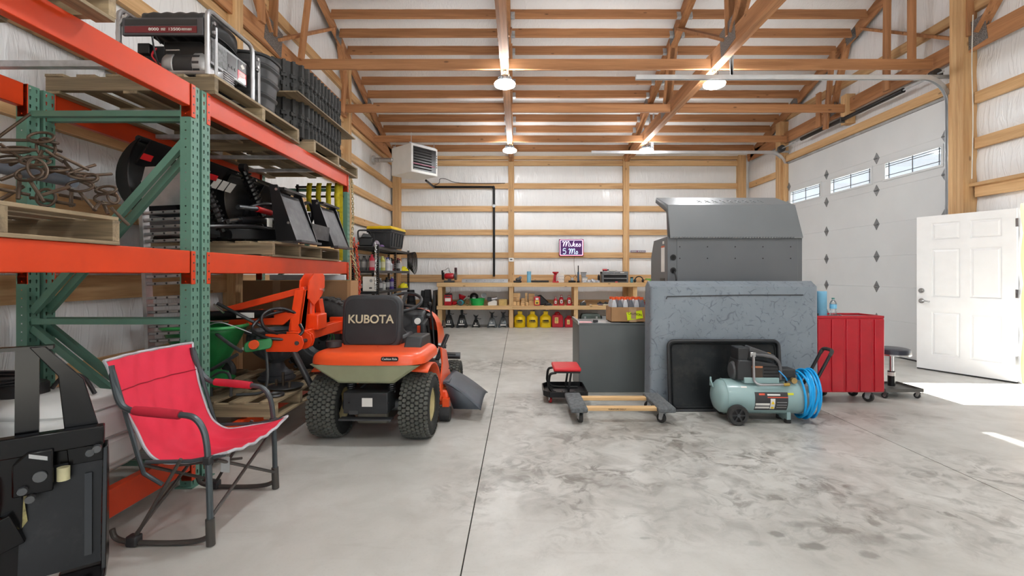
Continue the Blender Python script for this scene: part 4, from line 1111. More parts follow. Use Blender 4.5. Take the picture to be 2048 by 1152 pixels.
# orange three-point implement
im = thing('tractor_implement', 'orange three-point tractor implement with an upright mast on the lowest pallet', 'implement', (-2.05, 4.45, zp))
IO = M('implement_orange', S(238, 70, 22), .33, var=.05, coat=.15)
def ip(px, py, d): return P(px, py, d) - Vector((-2.05, 4.45, zp))
X0 = -1.93
def at(x, y, z): return (x + 2.05, y - 4.45, z - zp)
MB().box(*[a + 2.05 for a in (X0 - .05, X0 + .05)], 4.08 - 4.45, 5.12 - 4.45, .70 - zp, .80 - zp).build('toolbar', IO, im, bevel=.006)
for y, th in ((3.98, .012), (4.14, .012), (4.19, .012)):
    w_ = .24 if y < 4 else .14
    MB().prism([(-w_, -.075), (.03, -.075), (.07, -.05), (.085, 0), (.07, .05), (.03, .075), (-w_, .075)], at(X0 + .05, y, .72), (1, 0, 0), (0, 0, 1), (0, th, 0)).build('clevis_plate', IO, im, bevel=.002)
MB().cyl(at(X0 + .08, 3.97, .72), at(X0 + .08, 4.22, .72), .018, n=12).build('pin', MT['dsteel'], im)
MB().box(*[a + 2.05 for a in (X0 - .09, X0 + .06)], 5.08 - 4.45, 5.13 - 4.45, .66 - zp, .84 - zp).build('end_plate', IO, im, bevel=.004)
# mast
yl, yr_ = 4.16, 4.72
MB().prism([(0, 0), (.11, 0), (.19, .36), (.12, .36)], at(X0, yl, .80), (0, 1, 0), (0, 0, 1), (.02, 0, 0)).prism([(0, 0), (.11, 0), (.19, .36), (.12, .36)], at(X0 - .08, yl, .80), (0, 1, 0), (0, 0, 1), (.02, 0, 0)).build('mast_leg', IO, im)
MB().prism([(0, 0), (.11, 0), (.19, .36), (.12, .36)], at(X0 - .08, yl, .80), (0, 1, 0), (0, 0, 1), (.1, 0, 0)).build('mast_leg', IO, im, bevel=.004)
MB().prism([(.08, 0), (.18, 0), (.08, .27), (-.02, .27)], at(X0 - .06, yr_ - .08, .79), (0, 1, 0), (0, 0, 1), (.05, 0, 0)).build('mast_leg', IO, im, bevel=.004)
for dx in (-.06, .02):
    MB().prism([(.0, .0), (.12, -.07), (.30, .02), (.36, .1), (.36, .2), (.32, .23), (.12, .23), (.02, .16)], at(X0 + dx, 4.30, 1.08), (0, 1, 0), (0, 0, 1), (.014, 0, 0)).build('top_link_plate', IO, im, bevel=.002)
MB().cyl(at(X0 - .08, 4.60, 1.15), at(X0 + .05, 4.60, 1.15), .016, n=12).build('pin', MT['steel'], im)
MB().cyl(at(X0 - .02, 4.47, .80), at(X0 - .02, 4.47, 1.1), .035, n=16).build('post_tube', IO, im)
MB().box(*[a + 2.05 for a in (X0 - .09, X0 + .09)], 4.38 - 4.45, 4.58 - 4.45, .78 - zp, .93 - zp).build('gear_housing', IO, im, bevel=.012)
MB().bar(at(X0 - .02, 4.36, 1.16), at(-2.62, 4.30, .98), .07, .06).build('boom', IO, im, bevel=.005)
MB().bar(at(X0 - .02, 4.3, .93), at(-2.75, 4.25, .92), .09, .07).build('boom', IO, im, bevel=.005)
MB().cyl(at(-2.80, 4.18, .93), at(-2.16, 4.22, .95), .042, n=16).build('hydraulic_cylinder', MT['black'], im)
MB().box(*[a + 2.05 for a in (-2.45, -2.30)], 4.125 - 4.45, 4.135 - 4.45, .92 - zp, .965 - zp).build('cylinder_label', MT['paper'], im)
MB().prism([(0, 0), (.5, 0), (.62, .1), (.3, .14), (.05, .08)], at(-2.58, 4.20, .85), (1, 0, 0), (0, 0, 1), (0, .03, 0)).build('side_plate', IO, im, bevel=.003)
for pts in ([(-2.05, 4.2, .98), (-2.2, 4.1, .93), (-2.24, 4.0, .84), (-2.1, 3.95, .77), (-1.92, 4.02, .75), (-1.86, 4.1, .80), (-1.9, 4.14, .86)], [(-1.95, 4.3, .92), (-2.1, 4.14, 1.0), (-2.19, 4.06, .94), (-2.12, 4.0, .83), (-1.95, 4.0, .78), (-1.87, 4.06, .77)],
            [(-2.24, 4.1, .9), (-2.12, 4.15, 1.0), (-2.0, 4.2, .97), (-1.95, 4.25, .9)]):
    MB().tube(smooth_path([at(*p) for p in pts], 6), .014, n=8).build('hydraulic_hose', MT['hose'], im)
MB().tube([at(-1.93, 4.06, .66), at(-1.79, 4.15, zp - .085)], .026, n=12).build('parking_stand', MT['dsteel'], im)

im.scale = (.912,) * 3; im.location = Vector((-.025, 0, CH)) + .912 * (Vector(im.location) - Vector((0, 0, CH)))
# small parts on that pallet
fp = thing('disc_plate', 'round steel plate with upright pins lying on the lowest pallet', 'steel plate', (-1.885, 3.80, zp + .012))
MB().lathe([(.001, 0), (.10, 0), (.135, .012), (.135, .018), (.09, .012), (.001, .012)], n=30).build('plate', MT['dsteel'], fp)
for x, y, l in ((-.03, .02, .12), (-.09, .03, .06), (.05, -.04, .06)): MB().cyl((x, y, .01), (x, y, l), .011, n=10).build('pin', MT['rust'], fp)
tag(MB().tube([(.055 * math.cos(2*PI*k/24), .055 * math.sin(2*PI*k/24), .012) for k in range(24)], .012, n=8, closed=True).build('iron_ring', MT['dsteel']), 'small dark iron ring lying at the edge of the lowest pallet', 'ring').location = (-1.855, 3.58, zp)
for k, (x, y, lab, mt) in enumerate(((-1.83, 4.40, 'red-brown steel shackle lying on the lowest pallet', M('red_oxide', S(110, 50, 48), .5, .4)), (-1.80, 4.55, 'grey steel shackle lying on the pallet by the mower', MT['dsteel']))):
    s_ = thing('shackle', lab, 'shackle', (x, y, zp), .6 * k, 'shackles on the pallet')
    MB().tube([(-.035, -.05, .02)] + arc((0, .02, .02), .035, 180, 0, 8, (1, 0, 0), (0, 1, 0)) + [(.035, -.05, .02)], .011, n=8).build('bow', mt, s_)
    MB().cyl((-.06, -.05, .02), (.07, -.05, .02), .012, n=10).build('pin', mt, s_)
    MB().ball((.08, -.05, .022), .022).build('pin_head', mt, s_)

# ================================================================ white tank sprayer on the lowest near level
ts = thing('sprayer_tank', 'white plastic sprayer tank with black hoses behind the camping chair', 'sprayer tank', (-2.50, 2.42, Z1))
WP = M('milky_plastic', S(216, 218, 216), .4, var=.04)
def tnk(u, v):
    a = 2 * PI * u; c, s_ = math.cos(a), math.sin(a); e = .45
    k = (1 - abs(2 * v - 1) ** 6) ** .3 * (1 - .05 * (abs((v * 3) % 1 - .5) < .07)) * (1 - .18 * max(0, v - .6))
    return (.44 * k * math.copysign(abs(c) ** e, c), .26 * k * math.copysign(abs(s_) ** e, s_), .005 + .44 * v)
MB().grid(tnk, 56, 36, cu=True).build('tank', WP, ts, ang=60)
MB().lathe([(.001, .50), (.09, .50), (.1, .49), (.1, .43)], c=(-.05, 0, 0), n=28).build('filler_cap', MT['blackp'], ts)
for k in range(5):
    MB().tube([(-.2 + (.15 + .01 * k) * math.cos(2*PI*j/28), -.02 + (.09 + .006 * k) * math.sin(2*PI*j/28), .47 + .016 * k) for j in range(28)], .011, n=7, closed=True).build('hose_coil', MT['hose'], ts)
MB().tube(smooth_path([(-.1, -.1, .5), (-.1, -.22, .47), (-.2, -.27, .36), (-.22, -.28, .25), (-.3, -.28, .15)]), .012, n=8).build('hose', MT['hose'], ts)
MB().tube(smooth_path([(.05, .05, .46), (.12, .05, .53), (.22, .04, .52), (.3, .02, .44)]), .010, n=8).build('carry_strap', MT['hose'], ts)
MB().tube(smooth_path([(-.1, -.275, .1), (.15, -.285, .13), (.32, -.27, .19), (.45, -.2, .24)]), .010, n=8).build('hose', MT['hose'], ts)
MB().tube(smooth_path([(-.2, -.28, .04), (.1, -.29, .05), (.35, -.27, .07), (.46, -.2, .11)]), .010, n=8).build('hose', MT['hose'], ts)
MB().box(-.46, .46, -.29, -.27, .0, .03).box(-.46, .46, .27, .29, .0, .03).build('mount_rails', MT['lgrey'], ts, kind='stuff')

# ================================================================ black coupler attachment in the near corner
ax_ = Vector((-.79, -.61, 0)).normalized()          # runs from the open end back towards the rack
nz_ = Vector((-ax_.y * 1.0, ax_.x, 0)) * -1.0        # faces the viewer / aisle
nz_ = Vector((.61, -.79, 0)).normalized()
O_ = Vector((-1.69, 1.936, 0))
at_ = thing('loader_attachment', 'black steel loader coupler frame standing on the floor beside the chair', 'loader attachment', (-1.8, 1.85, 0))
def q(t, z, n=0): return O_ + ax_ * t + nz_ * n + Vector((0, 0, z)) - Vector((-1.8, 1.85, 0))
BK = M('glossy_black_paint', S(10, 10, 12), .2, spec=.3, var=.25, scale=6, dirt=.12, dcol=S(60, 60, 60))
WK = M('scraped_black_plate', S(20, 21, 23), .35, .0, spec=.25, var=.3, scale=5, dirt=.3, dcol=S(64, 64, 60))
# lower coupler plate (leans out at the bottom)
def ql(t, z): return q(t, z, .10 - .22 * z)
MB().add([ql(.02, .16), ql(.25, .16), ql(.25, .56), ql(.02, .56), ql(.02, .16) - nz_ * .012, ql(.25, .16) - nz_ * .012, ql(.25, .56) - nz_ * .012, ql(.02, .56) - nz_ * .012], [(0, 1, 2, 3), (7, 6, 5, 4), (0, 4, 5, 1), (1, 5, 6, 2), (2, 6, 7, 3), (3, 7, 4, 0)]).build('coupler_plate', WK, at_, smooth=False)
MB().bar(ql(.02, .575), ql(.25, .575), .05, .02, tuple(nz_)).build('plate_lip', BK, at_)
MB().bar(ql(.02, .60) + nz_ * -.03, ql(.25, .60) + nz_ * -.03, .02, .09, (0, 0, 1)).build('plate_lip', BK, at_)
MB().bar(ql(.14, .145) + nz_ * .05, ql(.0, .145) + nz_ * .05, .15, .014, (0, 0, 1)).build('bottom_tab', BK, at_, bevel=.004)
MB().bar(ql(.055, .2) + nz_ * .012, ql(.06, .5) + nz_ * .01, .022, .02, tuple(nz_)).build('stiffener', BK, at_)
# open-end side plate, tall and tapered
sp_ = [(-.05, .12), (.12, .12), (.02, .60), (-.01, .62), (-.05, .55)]
MB().prism(sp_, q(0, 0, 0), nz_, (0, 0, 1), ax_ * .016).build('side_plate', BK, at_, bevel=.003)
MB().prism([(0, .54), (.016, .62), (.075, .88), (.185, 1.02), (.23, 1.02), (.15, .90), (.135, .72), (.12, .54)], q(0, 0, -.02), ax_, (0, 0, 1), nz_ * .012).build('gusset_plate', BK, at_, bevel=.003)
MB().bar(q(.165, 1.015, -.04), q(.36, 1.015, -.04), .05, .014, (0, 0, 1)).build('top_strap', BK, at_)
for t0 in (.238,): MB().bar(q(t0, .68, -.03), q(t0, 1.01, -.04), .066, .012, tuple(nz_)).build('upright_strap', BK, at_)
MB().bar(q(.01, .655, .02), q(.36, .655, .02), .05, .075).build('cross_tube', BK, at_, bevel=.005)
MB().prism([(0, 0), (.11, 0), (.11, .12), (.07, .16), (0, .16)], q(.155, .475, .04), ax_, (0, 0, 1), nz_ * .02).build('latch_box', BK, at_, bevel=.006)
MB().cyl(q(.19, .54, .06), q(.19, .54, .07), .02, n=14).build('latch_pivot', MT['dsteel'], at_)
MB().prism([(0, 0), (.05, .02), (.05, .035), (0, .015)], q(.17, .595, .061), ax_, (0, 0, 1), nz_ * .001).build('latch_label', MT['lgrey'], at_)
MB().cyl(q(.13, .55, .03), q(.13, .50, .03), .02, n=12).build('grip', M('cream_plastic', S(196, 190, 150), .5), at_)
MB().cyl(q(.30, .48, -.0), q(.36, .48, .0), .085, n=20).build('orange_drum', MT['orange'], at_)
MB().bar(q(.27, .64, .0), q(.29, .0, -.0), .075, .06, tuple(nz_)).build('rear_leg', BK, at_, bevel=.006)
MB().bar(q(.25, .36, .03), q(.36, .32, .03), .06, .12).build('lower_tube', BK, at_, bevel=.005)
for t0, z in ((.235, .50), (.215, .465), (.03, .61), (.05, .6)): MB().cyl(q(t0, z, .05), q(t0, z, .08), .014, n=10).build('bolt', MT['dsteel'], at_)
YW = M('yellow_scraped_paint', S(176, 166, 110), .6, var=.4, scale=30)
MB().prism([(0, 0), (.02, .03), (.012, .1), (.03, .14), (.02, .2), (0, .2)], ql(.248, .34) + nz_ * .001, -ax_, (0, 0, 1), nz_ * .001).build('worn_patch', YW, at_)
MB().prism([(0, 0), (.07, .03), (.07, .045), (.0, .02)], ql(.24, .47) + nz_ * .001, -ax_, (0, 0, 1), nz_ * .001).build('worn_patch', MT['lgrey'], at_)
dk = thing('grey_case', 'dark grey moulded case standing in the rack behind the black loader frame', 'case', (-2.46, 1.88, Z1))
MB().prism([(-.16, 0), (.12, 0), (.18, .3), (.10, .62), (-.16, .62)], (0, 0, .0), (1, 0, 0), (0, 0, 1), (0, .14, 0)).build('case_body', MT['dgrey'], dk, bevel=.012)
MB().box(-.1, .06, -.003, 0, .40, .42).build('label_strip', MT['lgrey'], dk)
MB().box(-.1, .02, -.003, 0, .26, .33).build('label_strip', MT['lgrey'], dk)
# ================================================================ red rocking camp chair
ch = thing('camping_chair', 'red fabric rocking camp chair with a grey tube frame', 'chair', (-1.68, 2.555, 0))
CF = M('red_canvas', S(222, 44, 72), .8, var=.07, scale=5, bump=.25, bscale=9)
PIP = M('grey_piping', S(186, 186, 192), .8)
TUB = M('hammered_grey_tube', S(82, 90, 94), .35, .45, var=.1)
TU2 = M('brown_grey_tube', S(84, 80, 76), .4, .4, var=.1)
PR = [(-2.005, .885), (-1.985, .80), (-1.95, .68), (-1.90, .55), (-1.845, .435), (-1.77, .385), (-1.66, .385), (-1.55, .405), (-1.42, .445)]
PR = [(p.x, p.z) for p in smooth_path([(a, 0, b) for a, b in PR], 4)]
def half_w(v):   # half width along the sling
    if v < .22: return .305 - .03 * v / .22
    if v < .5: return .275 - .03 * math.sin((v - .22) / .28 * PI / 2) + .0
    return .245 + .045 * (v - .5) / .5
def sling(u, v):
    i = v * (len(PR) - 1); k = min(int(i), len(PR) - 2); f = i - k
    x = PR[k][0] * (1 - f) + PR[k+1][0] * f; z = PR[k][1] * (1 - f) + PR[k+1][1] * f
    y = (2 * u - 1) * half_w(v); e = 1 - (2 * u - 1) ** 2
    wr = .006 * math.sin(9 * y * 6 + v * 21) * e + .008 * mnoise.noise(Vector((u * 5, v * 7, 3)))
    return (x + 1.7 - .045 * e * (1 - v) + (wr if v < .5 else 0), y, z - .045 * e * max(0, v - .35) * 1.2 + (wr if v >= .5 else 0))
MB().grid(sling, 28, 60).build('sling_fabric', CF, ch, ang=80, solid=.004)
for s in (0, 1): MB().tube([sling(s, k / 40) for k in range(41)], .007, n=6).build('edge_piping', PIP, ch)
for v in (0, 1): MB().tube([sling(k / 20, v) for k in range(21)], .008, n=6).build('edge_piping', PIP, ch)
MB().tube([Vector(sling(k / 20, .2)) + Vector((.004, 0, 0)) for k in range(21)], .0028, n=5).build('seam', M('dark_red_seam', S(160, 20, 44), .9), ch)
for s in (-1, 1):
    y = s * .30
    back = smooth_path([(-.29, s * .285, .86), (-.275, s * .285, .78), (-.235, y, .69), (-.19, y, .652), (-.13, y, .645)], 4)
    fr = smooth_path([(.05, y, .628), (.12, y, .615), (.165, y, .56), (.185, y, .47), (.195, y, .3), (.20, y, .12)], 5)
    MB().tube(back + fr, .0145, n=10).build('arm_tube', TUB, ch)
    MB().tube([(-.165, y, .649), (-.13, y, .645), (-.04, y, .637), (.055, y, .627)], [.021, .023, .024, .022], n=12).build('arm_sleeve', M('red_sleeve', S(190, 30, 54), .8, bump=.2), ch)
    MB().cyl((.199, y, .13), (.203, y, .004), .020, n=12).build('leg_sleeve', TU2, ch)
    MB().tube(smooth_path([(.20, y, .05), (.15, y, .025), (.05, y, .014), (-.1, y, .014), (-.20, y, .02), (-.255, y, .04), (-.27, y, .08)], 5), .0125, n=10).build('rocker_runner', TU2, ch)
    MB().cbox((-.165, y, .028), (.055, .045, .05)).build('pivot_clamp', MT['blackp'], ch, bevel=.008)
    MB().tube([(-.165, y, .03), (.06, y, .415)], .009, n=8).build('side_strut', TU2, ch)
    MB().tube([(-.12, y * .95, .395), (.1, y * .95, .40), (.26, y * .95, .43)], .010, n=8).build('seat_rail', TUB, ch)
    MB().tube([(-.28, y * .95, .84), (-.16, y * .95, .43), (-.13, y * .95, .34), (-.05, y * .9, .28)], .010, n=8).build('back_rail', TUB, ch)
    MB().cbox((.19, y, .41), (.036, .036, .04)).build('joint_cap', MT['blackp'], ch, bevel=.006)
MB().tube([(.20, -.30, .13), (.23, .29, .42)], .0085, n=8).build('cross_strut', TU2, ch)
MB().tube([(.20, .30, .10), (.21, -.27, .40)], .0085, n=8).build('cross_strut', TU2, ch)
MB().tube([(-.16, -.30, .05), (-.14, .28, .38)], .0085, n=8).build('cross_strut', TU2, ch)
MB().tube([(-.16, .30, .05), (-.14, -.28, .38)], .0085, n=8).build('cross_strut', TU2, ch)
for s in (-.16, .16): MB().tube([(-.05, s, .33), (.08, -s, .24)], .008, n=6).build('cross_strut', TU2, ch)
MB().grid(lambda u, v: (.20 + .02 * u, -.22 + .04 * u, .40 - .08 * v - .02 * u), 4, 4).build('care_label', MT['lgrey'], ch)

# ================================================================ lawn tractor
mo = thing('lawn_mower', 'orange and black riding lawn mower seen from behind', 'lawn mower', (-1.15, 3.80, 0), R(-2))
KO = M('mower_orange', S(240, 88, 40), .35, var=.03, scale=2, coat=.2)
KG = M('mower_grey_green', S(150, 154, 124), .5, var=.06)
KB = M('mower_black', S(46, 48, 50), .5, var=.12)
CRM = M('cream_rim', S(214, 200, 150), .4, var=.08, dirt=.3, dcol=S(120, 110, 80))
TYR = M('tyre_rubber', S(34, 35, 34), .85, var=.15, scale=20, dirt=.25, dcol=S(70, 72, 52))
TRD = M('tread_rubber', S(88, 89, 84), .8, var=.15, scale=20, dirt=.35, dcol=S(104, 106, 72))  # groove shade put into the colour: blocks lighter than the tyre body
def tyre(r, wd, blocks, rows):
    h = wd / 2
    body = MB().lathe([(r * .5, -h * .8), (r * .62, -h * .98), (r * .82, -h), (r * .94, -h * .86), (r * .985, -h * .6), (r, 0), (r * .985, h * .6), (r * .94, h * .86), (r * .82, h), (r * .62, h * .98), (r * .5, h * .8)], axis='x', n=56)
    tr = MB(); cw = wd * .98 / rows; ca = 2 * PI / blocks
    for i in range(rows):
        x = -wd * .49 + cw * (i + .5)
        rr = r * (1 - .015 * (abs(x) / h) ** 2 - .055 * max(0, abs(x) / h - .55) * 2.2)
        for j in range(blocks):
            a = ca * (j + .5 * (i % 2))
            hexa = [(-.47, -.28), (-.47, .28), (-.1, .44), (.1, .44), (.47, .28), (.47, -.28), (.1, -.44), (-.1, -.44)]
            b = len(tr.v)
            for dr, sc_ in ((-.004, .96), (.009, .80)):
                for u, v in hexa:
                    aa = a + v * sc_ * ca * 1.04; q_ = rr + dr
                    tr.v.append(Vector((x + u * sc_ * cw * 1.1, q_ * math.cos(aa), q_ * math.sin(aa))))
            n = 8
            tr.f.append(tuple(b + n + k for k in range(n)))
            for k in range(n): tr.f.append((b + k, b + (k+1) % n, b + n + (k+1) % n, b + n + k))
    return body, tr
def wheel(nm, x, y, r, wd, blocks, rows, rimr, cache={}):
    w_ = sub(nm, mo)
    body, tr = tyre(r, wd, blocks, rows)
    o = body.build('tyre', TYR, w_); o.location = (x, y, r + .006)
    o = tr.build('tread', TRD, w_, smooth=False, kind='stuff'); o.location = (x, y, r + .006)
    s = 1 if x > 0 else -1; h = wd / 2
    o = MB().lathe([(rimr, -h * .85), (rimr + .012, -h * .8), (rimr * .95, -h * .6), (rimr * .85, 0), (rimr * .8, s * h * .3), (rimr * .3, s * h * .45), (.03, s * h * .4), (.001, s * h * .4)], axis='x', n=36).lathe([(rimr * .9, h * .2), (rimr * .95, h * .7), (rimr + .012, h * .8), (rimr, h * .85)], axis='x', n=36).build('rim', CRM, w_); o.location = (x, y, r + .006)
    o = MB().cyl((-s * h * .5, 0, 0), (s * h * .62, 0, 0), .035, n=14).build('hub', KB, w_); o.location = (x, y, r + .006)
wheel('rear_wheel', .355, 0, .25, .23, 42, 7, .125); wheel('rear_wheel', -.355, 0, .25, .23, 42, 7, .125)
wheel('front_wheel', .41, 1.20, .19, .16, 34, 5, .09); wheel('front_wheel', -.41, 1.20, .19, .16, 34, 5, .09)
# rear fender: a soft rounded pan
def fend(u, v):
    a = 2 * PI * u; c, s_ = math.cos(a), math.sin(a); e = .3
    k = math.cos(PI / 2 * v) ** .16 if v > 0 else 1.0
    y0 = .05
    bow = .04 * (1 - abs(c)) * (s_ < 0)
    return (.445 * (k if v > 0 else 1) * math.copysign(abs(c) ** e, c), y0 + .31 * k * math.copysign(abs(s_) ** e, s_) - bow, .622 + .092 * math.sin(PI / 2 * v) ** .7)
MB().grid(fend, 64, 14, cu=True).build('fender', KO, mo, ang=60)
MB().grid(lambda u, v: fend(u, 0) if v == 0 else (fend(u, 0)[0] * .9, fend(u, 0)[1] * .92, .612), 64, 2, cu=True).build('fender_underside', KG, mo)
for s in (-1, 1):
    def arch(u, v):
        a = R(118 - 128 * u); r_ = .335
        return (s * (.22 + .235 * v), .0 + r_ * math.cos(a) * 1.05, .27 + r_ * math.sin(a) - .02 * v)
    MB().grid(arch, 20, 4).build('wheel_arch', KO, mo, solid=.01, ang=60)
    MB().prism([(.30, .30), (.42, .50), (.36, .66), (.60, .60), (.78, .36), (.92, .30), (.92, .22), (.5, .2), (.36, .22)], (s * .44, 0, 0), (0, 1, 0), (0, 0, 1), (s * .015, 0, 0)).build('side_skirt', KO, mo, bevel=.006)
    MB().prism([(.34, .50), (.78, .30), (.98, .30), (.98, .27), (.76, .27), (.34, .46)], (s * .20, 0, 0), (0, 1, 0), (0, 0, 1), (s * .235, 0, 0)).build('footboard', KB, mo)
MB().add([(-.42, -.285, .622), (.42, -.285, .622), (.42, .10, .622), (-.42, .10, .622), (-.21, -.25, .475), (.21, -.25, .475), (.21, .0, .475), (-.21, .0, .475)], [(0, 1, 5, 4), (1, 2, 6, 5), (2, 3, 7, 6), (3, 0, 4, 7), (4, 5, 6, 7)]).build('rear_pan', KG, mo, bevel=.02)
bd = MB().prism(rrect(.13, .032, .012), (.20, -.297, .672), (1, 0, 0), (0, .15, 1), (0, -.004, 0)).build('badge', MT['black'], mo)
text('badge_lettering', 'Cushion Ride', .022, MT['paper'], mo, (.20, -.303, .672), (PI/2, 0, 0), sx=.95)
# rear frame
MB().box(-.175, .165, -.24, .1, .245, .405).build('frame_box', KB, mo, bevel=.006)
MB().box(-.20, .20, -.27, -.20, .200, .212).build('hitch_plate', MT['dsteel'], mo)
MB().box(-.03, .05, -.243, -.24, .30, .365).build('data_plate', MT['paper'], mo)
MB().box(-.13, -.06, -.243, -.24, .24, .27).build('data_plate', MT['dsteel'], mo)
for x in (-.15, .15): MB().cyl((x + .02, -.242, .33), (x + .02, -.238, .33), .006, n=8).build('bolt_hole', MT['black'], mo)
MB().cyl((-.26, 0, .255), (.26, 0, .255), .05, n=16).build('axle_housing', MT['dsteel'], mo)
MB().box(-.12, .13, -.12, .25, .13, .24).build('transaxle', M('cast_alloy', S(120, 116, 104), .6, .3), mo, bevel=.02)
for x in (-.16, .16):
    pts = [(x + .025 * math.cos(k * .9), -.12 + .025 * math.sin(k * .9), .385 + .0023 * k) for k in range(48)]
    MB().tube(pts, .006, n=5).build('seat_spring', MT['dsteel'], mo)
MB().tube(smooth_path([(-.1, -.08, .4), (0, -.02, .47), (.12, -.04, .43)]), .012, n=6).build('fuel_hose', MT['hose'], mo)
# seat
se = sub('seat', mo)
SB = M('seat_vinyl', S(52, 54, 57), .5, var=.1)
def sback(u, v):
    w = .24 * (1 - .04 * v); n_ = (2 * u - 1)
    return (n_ * w, .10 + .05 * v - .06 * abs(n_) ** 4 * -1, .70 + .42 * v)
ol = rrect(.50, .45, .09, 6)
MB().prism(ol, (-.09, .13, .90), (1, 0, 0), (0, .1, 1), (0, .09, 0)).build('seat_back', SB, se, bevel=.02)
MB().prism(rrect(.44, .38, .07, 6), (-.09, .122, .905), (1, 0, 0), (0, .1, 1), (0, .012, 0)).build('back_panel', M('seat_shell', S(40, 42, 45), .55), se, bevel=.006)
MB().prism(rrect(.50, .46, .09, 6), (-.09, .38, .69), (1, 0, 0), (0, 1, 0), (0, 0, .09)).build('seat_cushion', SB, se, bevel=.025)
for s in (-1, 1):
    MB().prism([(.14, .70), (.58, .70), (.6, .76), (.4, .79), (.30, .84), (.25, 1.0), (.2, 1.08), (.14, 1.0)], (-.09 + s * .205 - .025, 0, 0), (0, 1, 0), (0, 0, 1), (.05, 0, 0)).build('side_bolster', SB, se, bevel=.018)
text('brand_lettering', 'KUBOTA', .098, M('cream_print', S(206, 200, 168), .6), mo, (-.09, .117, .925), (PI/2 - .1, 0, 0), sx=.98, bold=.0015)
MB().box(-.28, .22, .0, .4, .66, .69).build('seat_base', M('dark_red_base', S(96, 20, 24), .5), mo)
for x in (-.2, -.02): MB().box(x, x + .12, -.004, .0, .672, .70).build('warning_label', MT['paper'], mo)
MB().cyl((-.34, -.02, .72), (-.34, -.02, .765), .06, n=20).build('fuel_cap', KB, mo)
MB().prism([(-.02, .70), (.26, .70), (.40, .62), (.34, .80), (.06, .80)], (.22, 0, -.01), (0, 1, 0), (0, 0, 1), (.14, 0, 0)).build('side_console', KB, mo, bevel=.012)
# dash, wheel, hood
MB().prism([(.62, .30), (.66, .80), (.74, .93), (.92, .97), (1.02, .93), (1.02, .3)], (-.21, 0, 0), (0, 1, 0), (0, 0, 1), (.42, 0, 0)).build('dashboard', KB, mo, bevel=.02)
stc = Vector((0, .72, 1.035)); sn = Vector((0, -.42, .91)).normalized(); sa = Vector((1, 0, 0)); sbv = sn.cross(sa)
sw_ = sub('steering_wheel', mo)
MB().tube([stc + sa * .185 * math.cos(2*PI*k/32) + sbv * .185 * math.sin(2*PI*k/32) for k in range(32)], .016, n=10, closed=True).build('rim', KB, sw_)
for a in (90, 210, 330): MB().bar(stc - sn * .03, stc + (sa * math.cos(R(a)) + sbv * math.sin(R(a))) * .18, .035, .014, tuple(sn)).build('spoke', KB, sw_)
MB().cyl(stc - sn * .15, stc - sn * .01, .035, n=14).build('column', KB, sw_)
def hood(u, v):
    a = PI * v; y = .84 + .76 * u; top = .97 - .30 * u ** 2; w = .335 * (1 - .25 * u ** 2)
    e = .5; c, s_ = math.cos(a), math.sin(a)
    return (w * math.copysign(abs(c) ** e, c), y - .05 * (1 - s_) + .08 * s_ * 0, .46 + (top - .46) * abs(s_) ** e)
MB().grid(hood, 24, 24).build('hood', KO, mo, ang=50)
MB().grid(lambda u, v: (hood(1, v)[0] * (1 - u), hood(1, v)[1] + .06 * math.sin(PI * u / 2), .46 + (hood(1, v)[2] - .46) * (1 - u * .4)), 6, 24).build('grille', KB, mo)
for s in (-1, 1):
    MB().prism([(.58, .84), (.74, .88), (.93, .62), (.93, .36), (.58, .36)], (s * .215, 0, 0), (0, 1, 0), (0, 0, 1), (s * .035, 0, 0)).build('side_panel', KB, mo, bevel=.008)
    for k in range(6): MB().bar((s * .253, .66 + .034 * k, .82 - .05 * k), (s * .253, .72 + .034 * k, .72 - .05 * k), .012, .018, (1, 0, 0)).build('vent_slot', MT['black'], mo)
    hl = MB().prism([(0, 0), (.16, .02), (.14, .07), (.02, .06)], (s * .333, .98, .78), (0, 1, -.3), (0, .1, 1), (s * .012, 0, 0)).build('hood_vent', MT['black'], mo)
MB().cyl((.26, .70, .90), (.268, .685, .92), .02, n=14).build('ignition_switch', MT['dsteel'], mo)
MB().box(.12, .22, .655, .66, .80, .90).build('gauge_panel', MT['dgrey'], mo)
MB().cyl((.17, .64, .86), (.17, .655, .86), .03, n=18).build('gauge', MT['paper'], mo)
MB().box(.17, .20, .63, .635, .74, .82).build('key_tag', MT['orange'], mo)
MB().tube([(.33, .66, .56), (.30, .70, .86), (.285, .66, 1.0)], .01, n=8).ball((.283, .65, 1.02), .022).build('lever', MT['black'], mo)
MB().bar((.36, .62, .50), (.43, .78, .72), .04, .025).build('height_lever', MT['blackp'], mo, bevel=.006)
MB().cyl((.34, .78, .62), (.42, .78, .60), .02, n=10).build('pivot', MT['steel'], mo)
MB().bar((.30, .76, .44), (.46, .74, .40), .1, .016).build('pedal', MT['rubber'], mo, bevel=.005)
MB().bar((.33, .92, .52), (.48, .95, .50), .09, .014).build('pedal', MT['rubber'], mo, bevel=.005)
MB().cyl((.30, 1.10, .46), (.50, 1.12, .455), .035, n=16).build('exhaust_pipe', MT['dsteel'], mo)
MB().bar((-.40, 1.2, .2), (.40, 1.2, .2), .06, .07).build('front_axle', KB, mo)
MB().box(-.2, .2, .3, 1.5, .28, .36).build('chassis_rail', KB, mo)
